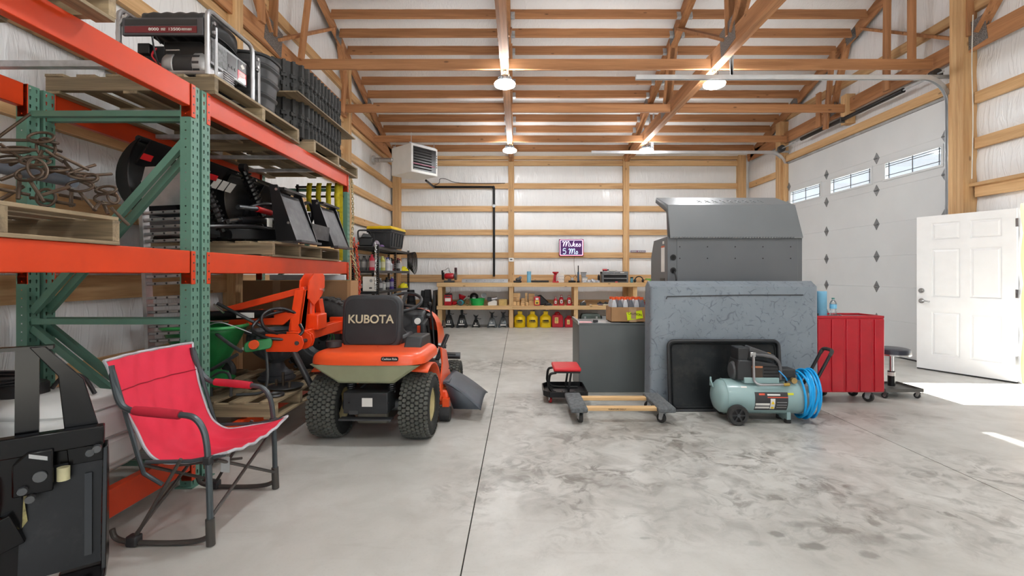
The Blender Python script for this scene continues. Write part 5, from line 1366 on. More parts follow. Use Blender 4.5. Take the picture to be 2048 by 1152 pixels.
# cutting deck with side discharge
dc = MB().prism([(-.52, .42), (.50, .42), (.56, .62), (.5, .95), (.2, 1.04), (-.2, 1.04), (-.52, .92)], (0, 0, .13), (1, 0, 0), (0, 1, 0), (0, 0, .14)).build('mower_deck', KO, mo, bevel=.02)
MB().prism([(.30, .50), (.50, .50), (.50, .80), (.3, .8)], (0, 0, .27), (1, 0, 0), (0, 1, 0), (0, 0, .06)).build('belt_cover', KO, mo, bevel=.015)
CHU = M('chute_grey', S(70, 76, 84), .5, var=.12)
def chute(u, v):
    x = .47 + .33 * u; y = .42 + .52 * v; z = .335 - .20 * u ** 1.3 - .03 * (2 * v - 1) ** 2 * u
    return (x, y - .05 * u * (1 - 2 * v), z + (.02 * math.sin(PI * v)))
MB().grid(chute, 12, 12).build('discharge_chute', CHU, mo, solid=.008, ang=60)
MB().add([chute(0, 0), chute(.5, 0), chute(.97, 0), (.75, .43, .10), (.55, .43, .10)], [(0, 1, 2, 3, 4)]).build('chute_side', CHU, mo, solid=.008)
MB().box(.44, .51, .43, .70, .315, .345).build('chute_hinge', CHU, mo, bevel=.006)
MB().cyl((.44, .38, .07), (.53, .38, .07), .062, n=20).build('gauge_wheel', MT['rubber'], mo)
MB().box(.46, .52, .37, .45, .12, .2).build('wheel_bracket', KO, mo)
MB().cyl((.43, .68, .27), (.43, .68, .40), .008, n=6).build('grease_pin', MT['steel'], mo)
GRS = M('grass_clippings', S(130, 120, 70), .9, var=.3, scale=40)
random.seed(3); gm = MB()
for k in range(160):
    x, y = random.gauss(.42, .04), random.gauss(.56, .07); a = random.random() * 6.3
    gm.bar((x, y, .272 + random.random() * .03), (x + .03 * math.cos(a), y + .03 * math.sin(a), .275 + random.random() * .03), .002, .002)
gm.build('grass_clippings', GRS, mo, smooth=False, kind='stuff')
# ================================================================ furniture dolly
CARP = M('grey_carpet', S(104, 108, 110), .95, var=.2, scale=40, bump=.4, bscale=90)
do = thing('furniture_dolly', 'furniture dolly with grey carpeted ends and two wooden rails', 'dolly', (.90, 4.32, 0))
for s in (-1, 1): MB().box(s * .38 - .075, s * .38 + .075, -.27, .27, .105, .15).build('carpeted_board', CARP, do, bevel=.012)
for y in (-.17, .17): MB().box(-.31, .31, y - .035, y + .035, .105, .135).build('rail', MT['pine_x'], do, bevel=.004)
text('rail_stamp', 'FURNITURE DOLLY', .018, MT['black'], do, (-.04, -.2055, .12), (PI/2, 0, 0))
def caster(p, x, y, top, r=.04, w_=.03, rz=0, wm=None, fm=None):
    c = sub('caster', p)
    fm = fm or MT['galv']; wm = wm or MT['rubber']
    M_ = Matrix.Translation((x, y, 0)) @ Matrix.Rotation(rz, 4, 'Z')
    MB().lathe([(r * .45, -w_ / 2), (r * .95, -w_ / 2), (r, -w_ / 4), (r, w_ / 4), (r * .95, w_ / 2), (r * .45, w_ / 2)], axis='x', n=22, c=(0, .015, r)).tf(M_).build('wheel', wm, c)
    MB().lathe([(.001, -w_ * .4), (r * .5, -w_ * .4), (r * .5, w_ * .4), (.001, w_ * .4)], axis='x', n=16, c=(0, .015, r)).tf(M_).build('wheel_hub', MT['lgrey'], c)
    for s in (-1, 1): MB().prism([(-.02 * r / .04, top - .008), (.025 * r / .04, top - .008), (.03 * r / .04, r * .8), (.0, r * .8)], (s * (w_ / 2 + .004) - .0015, 0, 0), (0, 1, 0), (0, 0, 1), (.003, 0, 0)).tf(M_).build('fork', fm, c)
    MB().box(-w_ * .9, w_ * .9, -w_ * .9, w_ * .9, top - .008, top).tf(M_).build('mount_plate', fm, c)
for x, y, a in ((-.36, -.2, .2), (.36, -.2, .7), (-.36, .2, -.4), (.36, .2, 1.4)): caster(do, x, y, .105, .042, .03, a)

# ================================================================ mechanic's creeper seat
cr = thing('creeper_seat', 'low creeper stool with a red padded seat and black tool tray', 'stool', (.47, 4.93, 0))
MB().prism([(-.22, -.15), (-.16, -.23), (.2, -.23), (.22, -.2), (.22, .2), (.2, .23), (-.16, .23), (-.22, .15)], (0, 0, .07), (1, 0, 0), (0, 1, 0), (0, 0, .012)).build('tray', MT['black'], cr)
for pts in ([(-.22, -.15), (-.16, -.23), (.2, -.23), (.22, -.2), (.22, .2), (.2, .23), (-.16, .23), (-.22, .15)],):
    for a, b in zip(pts, pts[1:] + pts[:1]): MB().bar((*a, .10), (*b, .10), .008, .05).build('tray_wall', MT['black'], cr)
MB().box(-.12, .16, -.18, .18, .315, .355).build('red_pad', M('red_vinyl', S(214, 34, 44), .4, var=.04), cr, bevel=.015)
MB().box(-.11, .15, -.17, .17, .30, .316).build('seat_board', MT['black'], cr)
for y in (-.14, .14):
    MB().tube(smooth_path([(-.09, y, .30), (-.15, y, .285), (-.165, y, .22), (-.165, y, .16), (-.13, y, .11), (-.05, y, .09), (.16, y, .088)], 5), .013, n=8).build('bent_leg', MT['black'], cr)
    MB().bar((.06, y, .30), (.03, y, .09), .03, .02).build('back_leg', MT['black'], cr)
RC = M('red_caster', S(190, 40, 44), .5)
for x, y in ((-.15, -.17), (.17, -.19), (-.15, .17), (.17, .19)): caster(cr, x, y, .07, .028, .02, .3, RC, MT['steel'])
for k in range(4): MB().cyl((-.1 + .07 * k, -.15, .082), (-.1 + .07 * k, -.10, .095), .012, n=10).build('socket', MT['steel'], cr)

# ================================================================ grey sheet-metal cabinet with the oil carton on it
ca = thing('metal_cabinet', 'low dark grey sheet-metal cabinet behind the furniture dolly', 'cabinet', (1.045, 5.49, 0))
GC_ = M('cabinet_grey', S(92, 98, 98), .42, var=.05, scale=2, bump=.04, bscale=150)
MB().add([(-.385, -.30, 0), (.40, -.30, 0), (.40, .30, 0), (-.385, .30, 0), (-.385, -.30, .755), (.385, -.30, .755), (.385, .30, .755), (-.385, .30, .755)], [(0, 3, 2, 1), (0, 1, 5, 4), (1, 2, 6, 5), (2, 3, 7, 6), (3, 0, 4, 7), (4, 5, 6, 7)]).build('cabinet_body', GC_, ca, bevel=.004)
MB().box(-.395, -.375, -.30, .30, .745, .785).build('rim_flange', MT['alu'], ca, bevel=.003)
MB().box(-.385, .385, -.305, -.29, .745, .765).build('rim_flange', GC_, ca, bevel=.003)
MB().box(-.38, -.22, -.2, -.06, .756, .760).build('pink_paper', M('pink_sheet', S(226, 170, 176), .7), ca)
MB().box(-.20, -.15, -.17, -.1, .756, .785).build('black_clip', MT['blackp'], ca, bevel=.005)
MB().prism([(-.16, -.28), (.1, -.28), (.0, .1), (-.2, .0)], (0, 0, .757), (1, 0, 0), (0, 1, 0), (0, 0, .003)).build('plastic_sheet', M('cloudy_film', S(190, 192, 194), .25), ca)
CBX = 1.235; CBY = 5.42; CBZ = .768
cb = thing('oil_carton', 'open cardboard carton with a yellow caution label, full of oil bottles', 'carton', (CBX, CBY, CBZ))
for a in ((-.205, .205, -.15, -.146, 0, .165), (-.205, .205, .146, .15, 0, .165), (-.205, -.201, -.15, .15, 0, .165), (.201, .205, -.15, .15, 0, .165), (-.205, .205, -.15, .15, 0, .006)):
    MB().box(*a).build('carton_wall', MT['card'], cb)
MB().box(-.0, .08, -.1525, -.15, .0, .166).build('tape', M('tan_tape', S(188, 156, 118), .35), cb)
lb = MB().cbox((.06, -.1535, .075), (.175, .002, .09), (0, -.14, 0)).build('caution_label', M('neon_yellow', S(226, 250, 20), .6), cb)
text('caution_lettering', 'CAUTION', .035, MT['black'], cb, (.06, -.1555, .088), (PI/2, .14, 0))
MB().box(.02, .075, -.1555, -.1545, .035, .14).build('tape', M('tan_tape_b', S(196, 166, 130), .35), cb)
OCAP = M('orange_cap', S(236, 92, 36), .45); OBT = M('white_bottle', S(206, 208, 212), .35); OB2 = M('grey_bottle', S(110, 114, 122), .35)
names = ['first', 'second', 'third', 'fourth', 'fifth', 'sixth']
k = 0
for r in range(2):
    for c in range(6):
        x = CBX - .158 + .063 * c; y = CBY - .07 + .14 * r
        lab = f'{names[c]} orange-capped oil bottle along the {"front" if r == 0 else "back"} row of the carton'
        ob = thing('oil_bottle', lab, 'bottle', (x, y, CBZ + .0065), 0, 'oil bottles in the carton')
        MB().prism([(-.028, 0), (.028, 0), (.028, .18), (.012, .24), (-.012, .24), (-.028, .19)], (0, -.045, 0), (1, 0, 0), (0, 0, 1), (0, .09, 0)).build('bottle_body', OBT if c % 2 == 0 else OB2, ob, bevel=.008)
        MB().cyl((0, 0, .238), (0, 0, .268), .022, n=14).build('cap', OCAP, ob)
        MB().box(-.02, .02, -.0465, -.045, .05, .14).build('label', MT['black'] if c % 2 == 0 else MT['paper'], ob)

# ================================================================ tall grey tool cabinet with raised lid
tc_ = thing('tool_cabinet', 'tall grey tool workstation with its lid raised, seen from the back', 'tool cabinet', (2.34, 5.42, 0))
TG = M('cabinet_charcoal', S(96, 99, 102), .42, var=.04, scale=2, bump=.05, bscale=140)
TGL = M('lid_grey', S(108, 112, 115), .38, var=.04, scale=2, bump=.05, bscale=140)
W0, W1, D0, D1_ = -.73, .73, -.32, .32
MB().box(W0, W1, D0, D1_, .14, 1.0).build('base_body', TG, tc_, bevel=.006)
MB().prism([(D0, 1.0), (D1_, 1.0), (D1_, 1.5), (.2, 1.70), (D0 + .06, 1.712), (D0, 1.712)], (W0, 0, 0), (0, 1, 0), (0, 0, 1), (W1 - W0, 0, 0)).build('hutch_body', TG, tc_, bevel=.004)
MB().box(W0 + .10, W1 - .05, D0 - .006, D0, 1.02, 1.69).build('back_panel', TG, tc_, bevel=.003)
MB().box(W0, W1, D0 - .004, D0, .2, .98).build('back_panel', TG, tc_, bevel=.003)
for z in (1.60, 1.475):
    for k in range(5): MB().cyl((W0 + .13 + .30 * k, D0 - .009, z), (W0 + .13 + .30 * k, D0 - .005, z), .007, n=8).build('rivet', MT['black'], tc_)
for z in (1.485, 1.345):
    gm = sub('cable_grommet', tc_)
    MB().cyl((W0 + .06, D0 - .008, z), (W0 + .06, D0 - .002, z), .032, n=22).build('flange', MT['black'], gm)
    MB().cyl((W0 + .06, D0 - .010, z), (W0 + .06, D0 - .008, z), .018, n=16).build('opening', M('grommet_hole', S(12, 12, 12), .9), gm)
MB().tube(smooth_path([(W0 + .06, D0 - .012, 1.34), (W0 + .06, D0 - .05, 1.32), (W0 + .075, D0 - .055, 1.25), (W0 + .075, D0 - .05, 1.15)]), .008, n=7).build('power_cord', MT['hose'], tc_)
# raised lid
lidp = [(D0 - .03, 1.70), (D0 + .05, 2.06), (D0 + .25, 2.17), (D0 + .27, 2.15), (D0 + .08, 2.04), (D0 - .0, 1.70)]
lid = sub('raised_lid', tc_)
def lid_poly(x0, x1, t0, t1, mat, nm):
    (a0, b0), (a1, b1) = lidp[t0], lidp[t1]
    return (a0, b0), (a1, b1)
mbl = MB()
A = [(W0 + .02, *lidp[0]), (W1 - .01, *lidp[0]), (W0 + .02, *lidp[1]), (W1 - .05, *lidp[1]), (W0 - .05, *lidp[2]), (W1 - .16, *lidp[2])]
mbl.add(A[:4], [(0, 1, 3, 2)]).build('lid_front', TGL, lid, solid=.006, smooth=False)
MB().add(A[2:], [(0, 1, 3, 2)]).build('lid_top', TGL, lid, solid=.006, smooth=False)
MB().add([A[0], A[2], A[4], (W0 - .05, D0 + .27, 2.12), (W0 + .02, D0 + .10, 1.99), (W0 + .02, D0 + .06, 1.70)], [(0, 1, 4, 5), (1, 2, 3, 4)]).build('lid_side', TGL, lid, solid=.006)
MB().add([A[1], A[3], A[5], (W1 - .16, D0 + .27, 2.12), (W1 - .05, D0 + .10, 1.99), (W1 - .01, D0 + .06, 1.70)], [(0, 1, 4, 5), (1, 2, 3, 4)]).build('lid_side', TGL, lid, solid=.006)
MB().tube([(W0 + .02, D0 - .02, 1.70), (W1 - .01, D0 - .02, 1.70)], .010, n=8).build('piano_hinge', MT['steel'], lid)
for k in range(44): 
    if k == 0: hk = MB().box(0, .016, D0 - .034, D0 - .028, 1.692, 1.708).build('hinge_knuckle', TG, lid); hk.location.x = W0 + .05
    else: inst(hk, (W0 + .05 + .03 * k, 0, 0))
eb = MB(); random.seed(5)
for k in range(9):
    x = -.33 + .085 * k; f = .45
    p0 = Vector((x, D0 + .05 + .2 * f, 2.06 + .11 * f + .004))
    eb.bar(p0 + Vector((-.03, -.03, -.016)), p0 + Vector((.02, .035, .018)), .010, .004, (0, 0, 1)).bar(p0 + Vector((.02, -.03, -.016)), p0 + Vector((-.02, .03, .016)), .010, .004, (0, 0, 1))
eb.build('embossed_mark', TGL, lid, kind='stuff')
# side details (the side towards the mower)
MB().box(W0 - .003, W0, -.22, -.10, 1.33, 1.62).build('instruction_label', MT['paper'], tc_)
MB().box(W0 - .0035, W0, -.22, -.10, 1.60, 1.62).build('label_header', M('label_orange', S(214, 110, 70), .6), tc_)
MB().box(W0 - .003, W0, -.20, -.15, 1.64, 1.67).build('small_label', MT['paper'], tc_)
MB().box(W0 - .004, W0, -.22, -.06, 1.08, 1.26).build('recess', MT['black'], tc_)
MB().tube([(W0 - .02, -.25, 1.07), (W0 - .02, -.04, 1.07)], .014, n=8).build('grab_bar', MT['lgrey'], tc_)
MB().tube(smooth_path([(W0 - .01, .22, .94), (W0 - .07, .22, .93), (W0 - .085, .2, .92), (W0 - .085, -.2, .92), (W0 - .07, -.22, .92), (W0 - .01, -.22, .92)]), .016, n=8).build('push_handle', MT['black'], tc_)
MB().prism([(0, 0), (.06, .0), (.0, .1)], (W0 - .075, .2, .95), (1, 0, 0), (0, 0, 1), (0, .05, 0)).build('handle_bracket', MT['black'], tc_)
MB().box(W0 - .03, W0, -.24, -.20, .70, .76).build('side_latch', MT['lgrey'], tc_, bevel=.005)
MB().box(W0 - .003, W0, -.2, -.1, .6, .64).build('small_label', MT['paper'], tc_)
for x in (-.62, .62):
    for y in (-.24, .24): caster(tc_, x, y, .14, .058, .045, .3)

# ================================================================ blue-grey padded panel on edge
BV = None
def vinyl():
    m, nt, bs, N, L = newmat('creased_blue_vinyl')
    tc = N('TexCoord'); n1 = N('TexNoise'); n1.inputs['Scale'].default_value = 3; n1.inputs['Detail'].default_value = 6; L(tc.outputs['Object'], n1.inputs['Vector'])
    mx = N('Mix'); mx.data_type = 'RGBA'; mx.inputs['A'].default_value = (*S(104, 113, 122), 1); mx.inputs['B'].default_value = (*S(142, 152, 160), 1); L(n1.outputs['Fac'], mx.inputs['Factor'])
    def lines(scale, seed, thr):
        w_ = N('TexNoise'); w_.inputs['Scale'].default_value = scale * .8; w_.inputs['Detail'].default_value = 2
        mp = N('Mapping'); mp.inputs['Location'].default_value = (seed, seed * 2, 0); L(tc.outputs['Object'], mp.inputs['Vector']); L(mp.outputs[0], w_.inputs['Vector'])
        vm = N('VectorMath'); vm.operation = 'MULTIPLY_ADD'; vm.inputs[1].default_value = (.18, .18, .18); L(w_.outputs['Color'], vm.inputs[0]); L(mp.outputs[0], vm.inputs[2])
        v = N('TexVoronoi'); v.feature = 'DISTANCE_TO_EDGE'; v.inputs['Scale'].default_value = scale; L(vm.outputs[0], v.inputs['Vector'])
        r = N('MapRange'); r.inputs['From Max'].default_value = thr; r.inputs['To Min'].default_value = 1; r.inputs['To Max'].default_value = 0; L(v.outputs['Distance'], r.inputs['Value'])
        n = N('TexNoise'); n.inputs['Scale'].default_value = scale * 1.7; L(mp.outputs[0], n.inputs['Vector'])
        r2 = N('MapRange'); r2.inputs['From Min'].default_value = .48; r2.inputs['From Max'].default_value = .62; L(n.outputs['Fac'], r2.inputs['Value'])
        q = N('Math'); q.operation = 'MULTIPLY'; L(r.outputs[0], q.inputs[0]); L(r2.outputs[0], q.inputs[1]); return q.outputs[0]
    a, b = lines(5, 1.3, .035), lines(11, 4.2, .05)
    mxm = N('Math'); mxm.operation = 'MAXIMUM'; L(a, mxm.inputs[0]); L(b, mxm.inputs[1])
    m2 = N('Mix'); m2.data_type = 'RGBA'; sc_ = N('Math'); sc_.operation = 'MULTIPLY'; sc_.inputs[1].default_value = .6; L(mxm.outputs[0], sc_.inputs[0]); L(sc_.outputs[0], m2.inputs['Factor'])
    L(mx.outputs['Result'], m2.inputs['A']); m2.inputs['B'].default_value = (*S(70, 75, 90), 1); L(m2.outputs['Result'], bs.inputs['Base Color'])
    bs.inputs['Roughness'].default_value = .5
    bp_ = N('Bump'); bp_.inputs['Strength'].default_value = .5; bp_.inputs['Distance'].default_value = .004; bp_.invert = True; L(mxm.outputs[0], bp_.inputs['Height']); L(bp_.outputs[0], bs.inputs['Normal'])
    return m
BV = vinyl()
pd = thing('padded_panel', 'large blue-grey padded vinyl panel standing on edge before the tool cabinet', 'padded panel', (2.11, 4.72, 0))
def pad(u, v):
    a = 2 * PI * u; c, s_ = math.cos(a), math.sin(a)
    k = (1 - abs(2 * v - 1) ** 30) ** .06
    x = .83 * math.copysign(abs(c) ** .06, c); y = .115 * math.copysign(abs(s_) ** .2, s_) * k
    return (x * (1 - .01 * v), y, 1.235 * v)
MB().grid(pad, 120, 24, cu=True).build('padded_body', BV, pd, ang=50)
MB().grid(lambda u, v: (pad(u, 1)[0] * v, pad(u, 1)[1] * v, 1.235), 60, 2, cu=True).build('top_edge', BV, pd)
MB().tube([(-.67, -.117, 1.06), (-.66, -.119, 1.085), (.1, -.119, 1.10), (.67, -.117, 1.10)], .006, n=6).build('welt_seam', M('dark_welt', S(60, 62, 66), .6), pd)

# ================================================================ shallow black tray leaning on it
tr = thing('drip_tray', 'large black plastic drip tray leaning against the padded panel', 'tray', (1.965, 4.475, 0))
TM = Matrix.Rotation(R(-5), 4, 'X')
TRM = M('tray_black', S(26, 29, 31), .38, spec=.3, var=.3, scale=3, dirt=.25, dcol=S(84, 84, 80))
MB().prism(rrect(1.06, .66, .05, 5), (0, .01, .335), (1, 0, 0), (0, 0, 1), (0, .012, 0)).tf(TM).build('tray_floor', TRM, tr)
MB().tube([Vector((a, -.008, .335 + b)) for a, b in rrect(1.06, .655, .05, 5)], .017, n=8, closed=True).tf(TM).build('rolled_rim', MT['blackp'], tr)
MB().tube([Vector((a, .0, .335 + b)) for a, b in rrect(1.0, .60, .04, 5)], .007, n=6, closed=True).tf(TM).build('inner_ridge', TRM, tr)

# ================================================================ air compressor
ac = thing('air_compressor', 'teal air compressor with a black pump and pull handle', 'air compressor', (2.13, 4.21, 0), R(-2))
TL = M('compressor_teal', S(146, 174, 174), .35, var=.04, coat=.15)
zc, rt = .215, .150
MB().lathe([(.001, -.40), (.06, -.395), (.11, -.375), (.142, -.34), (rt, -.30), (rt, .33), (.142, .37), (.11, .405), (.06, .425), (.001, .43)], axis='x', n=40, c=(0, 0, zc)).build('tank', TL, ac)
for x in (-.31, .345): MB().lathe([(rt + .001, x - .004), (rt + .004, x), (rt + .001, x + .004)], axis='x', n=40, c=(0, 0, zc)).build('weld_seam', TL, ac)
for s in (-1, 1):
    w_ = sub('wheel', ac); y = -.165 if s < 0 else .165
    MB().lathe([(.055, -.022), (.08, -.024), (.088, -.012), (.088, .012), (.08, .024), (.055, .022)], axis='y', n=30, c=(-.24, y, .09)).build('tyre', MT['rubber'], w_)
    MB().lathe([(.001, -.014), (.06, -.012), (.062, .012), (.001, .012)], axis='y', n=24, c=(-.24, y, .09)).build('wheel_disc', MT['black'], w_)
    for k in range(6):
        a = 2 * PI * k / 6; MB().bar((-.24, y - .016, .09), (-.24 + .055 * math.cos(a), y - .016, .09 + .055 * math.sin(a)), .014, .008, (0, 1, 0)).build('spoke', MT['blackp'], w_)
    MB().cyl((-.24, y - .024, .09), (-.24, y, .09), .014, n=12).build('hub_cap', MT['dsteel'], w_)
MB().cyl((-.24, -.15, .09), (-.24, .15, .09), .010, n=8).build('axle', MT['dsteel'], ac)
MB().box(.215, .25, -.09, .09, .015, .11).build('front_foot', TL, ac, bevel=.004)
for y in (-.07, .07): MB().cyl((.232, y, 0), (.232, y, .03), .028, n=14).build('rubber_foot', MT['rubber'], ac)
MB().prism([(-.14, 0), (.16, 0), (.16, .05), (-.14, .05)], (-.02, -.11, .35), (1, 0, 0), (0, 0, 1), (0, .22, 0)).build('saddle', TL, ac, bevel=.004)
lb_ = sub('tank_label', ac)
def onT(x, a, r=rt + .0015): return (x, -r * math.cos(R(a)), zc + r * math.sin(R(a)))
def decal(x0, x1, a0, a1, mat, nm, r=rt + .0015):
    MB().grid(lambda u, v: onT(x0 + (x1 - x0) * u, a0 + (a1 - a0) * v, r), 2, 8).build(nm, mat, lb_, ang=60)
DK = M('label_charcoal', S(52, 52, 54), .5); OR = M('label_red', S(214, 84, 58), .5)
decal(-.085, .195, -38, 26, DK, 'label_field'); decal(.02, .195, 8, 11, OR, 'label_band', rt + .0025)
decal(.045, .085, -32, 5, MT['paper'], 'warning_field', rt + .0025); decal(-.08, .04, -18, -10, MT['paper'], 'print_line', rt + .0025); decal(-.08, .04, -30, -22, MT['paper'], 'print_line', rt + .0025)
decal(-.05, .0, 16, 22, OR, 'print_line', rt + .0025); decal(.02, .13, 15, 20, MT['paper'], 'print_line', rt + .0025)
for k in range(3): decal(.1, .185, -26 + 9 * k, -24 + 9 * k, MT['lgrey'], 'print_line', rt + .0025)
for a in (-8, -24): 
    c = Vector(onT(.065, a, rt + .004)); MB().add([c + Vector((-.016, 0, -.012)), c + Vector((.016, 0, -.012)), c + Vector((0, 0, .016))], [(0, 1, 2)]).build('warning_triangle', MT['yellow'], lb_)
decal(.195, .245, 17, 24, M('yellow_sticker', S(220, 220, 40), .5), 'sticker', rt + .002)
decal(-.19, -.14, 40, 46, MT['paper'], 'sticker', rt + .002)
pu = sub('pump_motor', ac)
MB().prism([(-.22, .37), (.16, .37), (.16, .46), (.12, .52), (-.06, .545), (-.2, .555), (-.22, .5)], (0, -.10, 0), (1, 0, 0), (0, 0, 1), (0, .2, 0)).build('motor_shroud', MT['blackp'], pu, bevel=.014)
MB().prism([(-.20, .54), (-.12, .54), (-.10, .60), (-.10, .655), (-.20, .655)], (0, -.08, 0), (1, 0, 0), (0, 0, 1), (0, .16, 0)).build('pump_head', MT['blackp'], pu, bevel=.008)
MB().bar((-.1, -.02, .645), (.12, -.02, .565), .12, .05).build('top_cowl', M('cowl_grey', S(72, 72, 74), .45), pu, bevel=.012)
MB().tube(smooth_path([(-.08, -.09, .60), (.06, -.095, .585), (.13, -.095, .55), (.155, -.095, .48), (.155, -.095, .38)]), .014, n=8).build('cowl_edge', M('cowl_edge_grey', S(96, 96, 98), .4), pu)
MB().lathe([(.001, -.012), (.07, -.008), (.085, .01), (.085, .03)], axis='x', n=26, c=(-.225, 0, .44)).build('fan_cover', M('fan_grey', S(84, 86, 88), .5), pu)
MB().box(-.095, .0, -.104, -.1, .385, .50).build('brand_plate', M('dark_brown_label', S(70, 56, 44), .5), pu)
MB().box(-.095, .0, -.1055, -.104, .485, .50).build('plate_header', M('label_tan', S(190, 120, 80), .5), pu)
for k in range(4): MB().box(.01, .14, -.103, -.1, .40 + .03 * k, .408 + .03 * k).build('shroud_vent', MT['black'], pu)
MB().box(.06, .10, -.05, .0, .585, .605).build('pressure_tag', M('amber_tag', S(232, 160, 40), .5), pu, bevel=.005)
MB().cbox((-.085, -.10, .60), (.05, .03, .045)).build('fitting', MT['steel'], ac, bevel=.006)
MB().tube([(-.085, -.115, .595), (-.083, -.12, .45)] + smooth_path([(-.082, -.12, .38), (-.06, -.135, .352), (0, -.14, .345), (.16, -.14, .348)]), .011, n=8).build('discharge_tube', MT['alu'], ac)
MB().cyl((.16, -.14, .348), (.21, -.14, .35), .014, n=10).build('brass_fitting', M('brass', S(200, 170, 90), .3, .9), ac)
MB().box(.16, .30, -.08, .06, .385, .47).build('pressure_switch', MT['blackp'], ac, bevel=.012)
MB().cyl((.27, -.08, .375), (.27, -.11, .375), .025, n=16).build('gauge', M('brass_b', S(206, 176, 120), .3, .8), ac)
MB().cyl((.21, -.1, .36), (.21, -.13, .36), .02, n=14).build('gauge', MT['dsteel'], ac)
MB().tube(smooth_path([(.14, -.10, .46), (.18, -.13, .41), (.2, -.12, .38)]), .006, n=6).build('blue_line', M('blue_tube', S(40, 150, 220), .4), ac)
MB().box(.34, .45, -.12, .12, .27, .30).build('rear_bracket', TL, ac, bevel=.004)
for y in (-.07, .07): MB().tube([(.43, y, .28), (.60, y, .60)], .014, n=10).build('handle_tube', MT['black'], ac)
MB().tube(smooth_path([(.595, -.07, .59), (.615, -.065, .625), (.62, -.03, .635), (.62, .03, .635), (.615, .065, .625), (.595, .07, .59)]), .016, n=10).build('handle_grip', MT['rubber'], ac)
MB().tube(smooth_path([(-.40, -.03, .30), (-.42, -.03, .36), (-.41, -.0, .375), (-.40, .03, .30)]), .008, n=8).build('lift_loop', TL, ac)
# blue hose wound round the far end
hs_ = thing('air_hose', 'bright blue coiled air hose hung round the end of the compressor tank', 'hose', (2.53, 4.195, 0))
BH = M('blue_hose', S(10, 165, 235), .32, var=.06)
random.seed(9)
for k in range(9):
    x0 = -.045 + .014 * k + random.uniform(-.006, .006); tl = random.uniform(-.10, .10); ph = random.uniform(-.02, .02)
    MB().tube([(x0 + tl * math.sin(2*PI*j/36 + k) * .5 + .03 * math.cos(2*PI*j/36), (.172 + ph * .3) * math.cos(2*PI*j/36), .228 + .012 * (k % 3) + (.200 + ph) * math.sin(2*PI*j/36)) for j in range(36)], .0095, n=8, closed=True).build('hose_coil', BH, hs_)

# ================================================================ red tool cart
ct = thing('tool_cart', 'red ribbed steel tool cart on casters beside the padded panel', 'tool cart', (3.2, 4.98, 0))
CW0, CW1 = -.235, .47
MB().box(CW0, CW1, -.25, .10, .115, .86).build('cart_body', MT['red'], ct, bevel=.004)
MB().box(CW0, CW1, -.254, -.23, .86, .885).build('top_lip', MT['red'], ct, bevel=.003)
MB().box(CW1 - .012, CW1, -.254, .10, .86, .885).build('top_lip', MT['red'], ct, bevel=.003)
MB().box(CW0, CW1, .088, .10, .86, .885).build('top_lip', MT['red'], ct, bevel=.003)
MB().box(CW0 + .01, CW1 - .012, -.23, .088, .861, .866).build('top_mat', MT['dgrey'], ct)
for x0, x1 in ((-.06, .06), (.085, .20), (.225, .345), (.37, .465), (-.2, -.085)):
    MB().prism([(x0, .125), (x1, .125), (x1, .85), (x0, .85)], (0, -.262, 0), (1, 0, 0), (0, 0, 1), (0, .014, 0)).build('pressed_rib', MT['red'], ct, bevel=.006)
for x, y, a in ((.38, -.18, .5), (.38, .05, .2), (-.17, -.18, .1), (-.17, .05, .9), (.05, .05, .4)): caster(ct, x, y, .115, .05, .04, a)
pr = thing('paper_towel_roll', 'blue paper towel roll standing on the red tool cart', 'paper roll', (3.10, 4.82, .867))
MB().lathe([(.02, .262), (.045, .262), (.047, .255), (.047, .005), (.045, 0), (.02, 0)], n=28).build('paper', M('blue_paper', S(126, 184, 214), .85, bump=.15), pr)
MB().lathe([(.02, .0), (.02, .262)], n=16).build('core', MT['card'], pr)
wbm = glass('clear_plastic', (.92, .96, .98), .08, .5)
wb_ = thing('water_bottle', 'clear plastic water bottle beside the blue roll on the cart', 'bottle', (3.205, 4.80, .867))
MB().lathe([(.001, 0), (.028, .002), (.032, .01), (.030, .05), (.032, .06), (.030, .07), (.032, .1), (.032, .14), (.02, .165), (.012, .172), (.012, .18)], n=22).build('bottle_shell', wbm, wb_)
MB().cyl((0, 0, .18), (0, 0, .195), .014, n=14).build('cap', M('green_cap', S(60, 130, 120), .4), wb_)
MB().lathe([(.0325, .085), (.0325, .13)], n=22).build('label', M('bottle_label', S(120, 190, 226), .5), wb_)
for k, (x, y, r_) in enumerate(((3.30, 4.97, .3), (3.36, 4.9, 1.2))):
    w_ = thing('wrench', f'small chrome wrench on the cart top, {"nearer to" if k == 0 else "farther from"} the water bottle', 'wrench', (x, y, .868), r_, 'wrenches on the cart')
    MB().box(-.06, .06, -.006, .006, 0, .008).build('handle', MT['steel'], w_)
    MB().lathe([(.008, 0), (.014, 0), (.014, .01), (.008, .01)], c=(.065, 0, 0), n=12).build('ring_end', MT['steel'], w_)
bk = thing('rag', 'crumpled black rag on the cart next to the padded panel', 'rag', (3.01, 4.80, .867))
MB().grid(lambda u, v: (lambda a, t: ((.05 + .02 * mnoise.noise(Vector((u * 6, v * 6, 1)))) * math.cos(a) * math.sin(t), (.04) * math.sin(a) * math.sin(t), .04 * max(0, math.cos(t)) + .012 * mnoise.noise(Vector((u * 9, v * 9, 4))) * math.sin(t) + .006))(2 * PI * u, PI / 2 * v), 18, 8, cu=True).build('cloth', MT['blackp'], bk)

